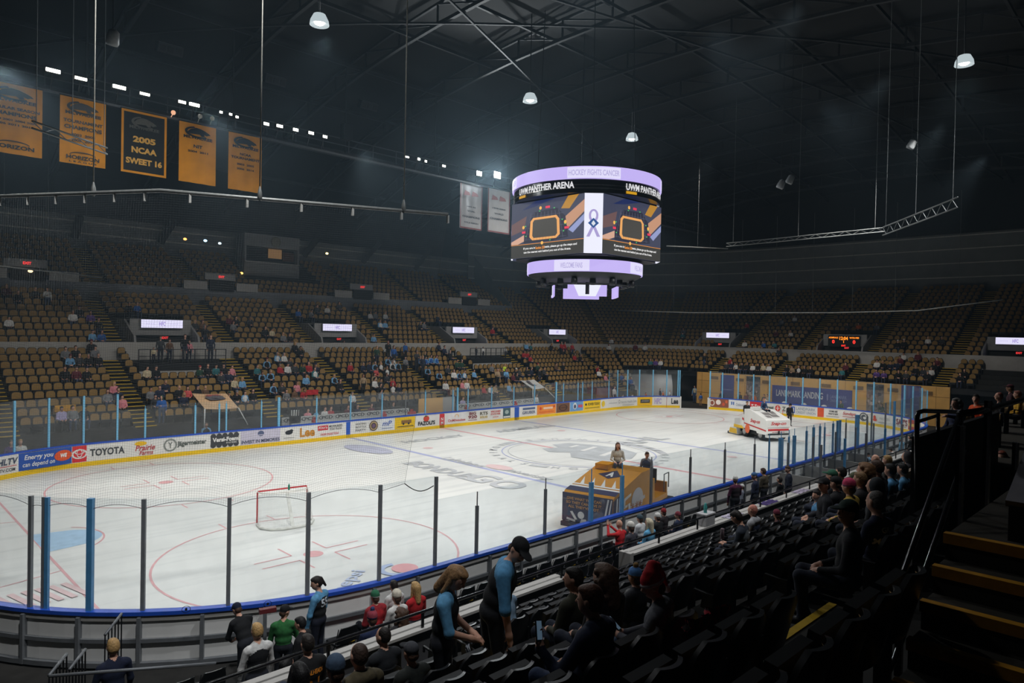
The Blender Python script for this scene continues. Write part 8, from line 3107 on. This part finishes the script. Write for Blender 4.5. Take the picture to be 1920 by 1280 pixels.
r = empty('corner_rail', (-31.4, -13.6, 0), 0, 'black barred handrails with pale tops in the lower left corner', 'rail')
for (a, b, y) in (((197, 1190), (228, 1150), -13.4), ((130, 1255), (160, 1217), -14.9), ((92, 1266), (125, 1226), -15.2)):
    P0, P1 = hit(a[0], a[1], 1, y), hit(b[0], b[1], 1, y + .5)
    MB().tube([P0, P1], .025, 6).build('top_rail', ALU, r)
    mb = MB()
    for t in np.linspace(0, 1, 6):
        q = P0.lerp(P1, t)
        mb.bar((q.x, q.y, q.z), (q.x, q.y, max(0, q.z - .95)), .018, .018)
    mb.build('bars', RAILM, r)
P0, P1 = hit(92, 1267, 1, -15.4), hit(405, 1243, 1, -16.4)
MB().tube([P0, P1], .022, 6).build('top_rail', ALU, r)
mb = MB()
for i in range(14):
    x, y = -31.6 + .14 * i, -13.2 - .09 * i
    mb.box((-32.6 + (i % 7) * .22, -13.0 - .5 * (i // 7) - (i % 7) * .1, -.02), (.12, .06, .012), .6)
tag(mb.build('tape_marks', YEL), 'yellow tape marks on the dark floor in the lower left corner', 'tape', None, 'stuff')
tg = hit(437, 1138, 1, -12.75)
for k, (px, py, nm) in enumerate(((349, 1142, 'left'), (502, 1132, 'right'))):
    p = hit(px, py, 1, -11.85 if k == 0 else -12.25)
    r = empty('glass_sticker', p, 0, 'small outlined round-cornered sticker on the near corner glass, %s one' % nm, 'sticker')
    mb = MB()
    A = disc_pts(p, (1, -.35, 0), (0, 0, 1), .085, .075, 16)
    B = disc_pts(p, (1, -.35, 0), (0, 0, 1), .075, .065, 16)
    mb.grid([[a, b] for a, b in zip(A + A[:1], B + B[:1])], False)
    mb.poly(disc_pts(p, (1, -.35, 0), (0, 0, 1), .025, .03, 10))
    mb.build('outline', BLACK, r)
p = hit(501, 1140, 1, -12.68)
tag(MB().box((p.x, -12.7, 1.2), (.34, .12, .09), -.25).build('red_box', mat('dark red box', (110, 44, 46), .5)), 'small dark red and grey box lying on the near blue cap rail', 'box')
# equipment table behind the penalty boxes
p = hit(1540, 885, 1, -14.2)
r = empty('score_table', (p.x, -15.2, 0), 0, 'low covered table with dark gear behind the near penalty boxes', 'table')
MB().box((p.x, -15.3, .8), (3.0, .8, .08)).build('table_top', mat('grey table', (110, 112, 118), .6), r)
for sx_ in (-1.3, 1.3):
    for sy_ in (-.3, .3):
        MB().box((p.x + sx_, -15.3 + sy_, .38), (.06, .06, .76)).build('leg', ALU, r)
o = MB().ball((p.x + .2, -15.3, .98), (.7, .3, .2), 14, 8)
tag(o.build('gear_pile', mat('dark gear cloth', (44, 42, 46), .8, .4, 8, bump=.4)), 'mounded dark cover lying on the table behind the penalty boxes', 'cover')
# ---------------------------------------------------------------- light and render settings


HAZE = .0009


def spot(name, loc, target, power, size, blend=.5, col=(1, .985, .96), rad=.3):
    l = bpy.data.lights.new(name, 'SPOT')
    l.energy = power
    l.spot_size = math.radians(size)
    l.spot_blend = blend
    l.color = col
    l.shadow_soft_size = rad
    o = bpy.data.objects.new(name, l)
    COL.objects.link(o)
    o.location = loc
    o.rotation_euler = (Vector(target) - Vector(loc)).to_track_quat('-Z', 'Y').to_euler()
    return o


for x, kp in ((-26, 8300), (-16, 6000), (-6, 5100), (4, 5300), (14, 6000), (24, 7000)):
    spot('rink_light', (x, 15.4, 19.7), (x * .92, -1.5, 0), kp, 66, .8)
    spot('rink_light', (x, -15.4, 19.7), (x * .92, 1.5, 0), kp, 66, .8)
# added soft fill spots without fixtures, lifting stands, end wall and near floor
for x, pw_ in ((-34, 1500), (-20, 3000), (-5, 4200), (10, 4400), (22, 4200)):
    spot('house_fill', (x, 4, 22.5), (x, 19.5, 3), pw_, 84, 1, (1, .97, .9), .5)
for y in (-9, 2, 12):
    spot('house_fill', (10, y, 20.5), (33, y, 1.5), 5500, 44, 1, (1, .97, .9), .5)
for x in (-30, -20, -8, 6, 20):
    spot('house_fill', (x, -23, 22), (x, -13.0, .8), 7000, 56, 1, (.96, .98, 1), .5)
for x, pw_ in ((-31, 900), (-23, 1400), (-13, 3600), (-2, 4200), (12, 4200)):
    spot('house_fill', (x, -9, 22), (x, -21.5, 3), pw_, 64, 1, (.96, .98, 1), .5)
for px, py, pw_ in ((899, 325, 2400), (933, 328, 4800), (100, 132, 500), (224, 163, 500), (365, 196, 400), (540, 240, 500), (790, 298, 400)):
    p = hit(px, py, 1, CYY - .75)
    spot('floodlight_beam', p, (CAM.x + 12, CAM.y + 6, 8), pw_, 125, .35, (.9, .97, 1), .2)
spot('tunnel_fill', (32.4, 14.6, 2.9), (33.5, 15.5, .5), 160, 150, 1)  # added spot with no fixture, brightens the corner tunnel walls
for p in ((-15, 4.2), (-.3, 4.4), (11, 4.7), (10.9, -16.9)):
    spot('high_bay_light', (p[0], p[1], 21.2), (p[0], p[1], 0), 900, 120, .5, (.95, 1, 1), .4)
w = bpy.data.worlds.new('hall air')
SC.world = w
w.use_nodes = True
w.node_tree.nodes['Background'].inputs['Color'].default_value = (0.010, 0.013, 0.016, 1)
w.node_tree.nodes['Background'].inputs['Strength'].default_value = 0.3
# thin bluish haze in the hall air, lit by the lamps
vsc = w.node_tree.nodes.new('ShaderNodeVolumeScatter')
vsc.inputs['Color'].default_value = (.58, .82, 1.0, 1)
vsc.inputs['Density'].default_value = HAZE
vsc.inputs['Anisotropy'].default_value = .6
w.node_tree.links.new(vsc.outputs['Volume'], w.node_tree.nodes['World Output'].inputs['Volume'])
vs = SC.view_settings
vs.view_transform = 'Standard'
vs.look = 'None'
vs.exposure = 0.0
vs.gamma = 1.0
vs.use_curve_mapping = False
cy = SC.cycles
cy.max_bounces = 6
cy.diffuse_bounces = 3
cy.glossy_bounces = 3
cy.transparent_max_bounces = 40
cy.transmission_bounces = 4
cy.caustics_reflective = False
cy.caustics_refractive = False
cy.sample_clamp_indirect = 4.0
cy.use_denoising = True
cy.volume_bounces = 0
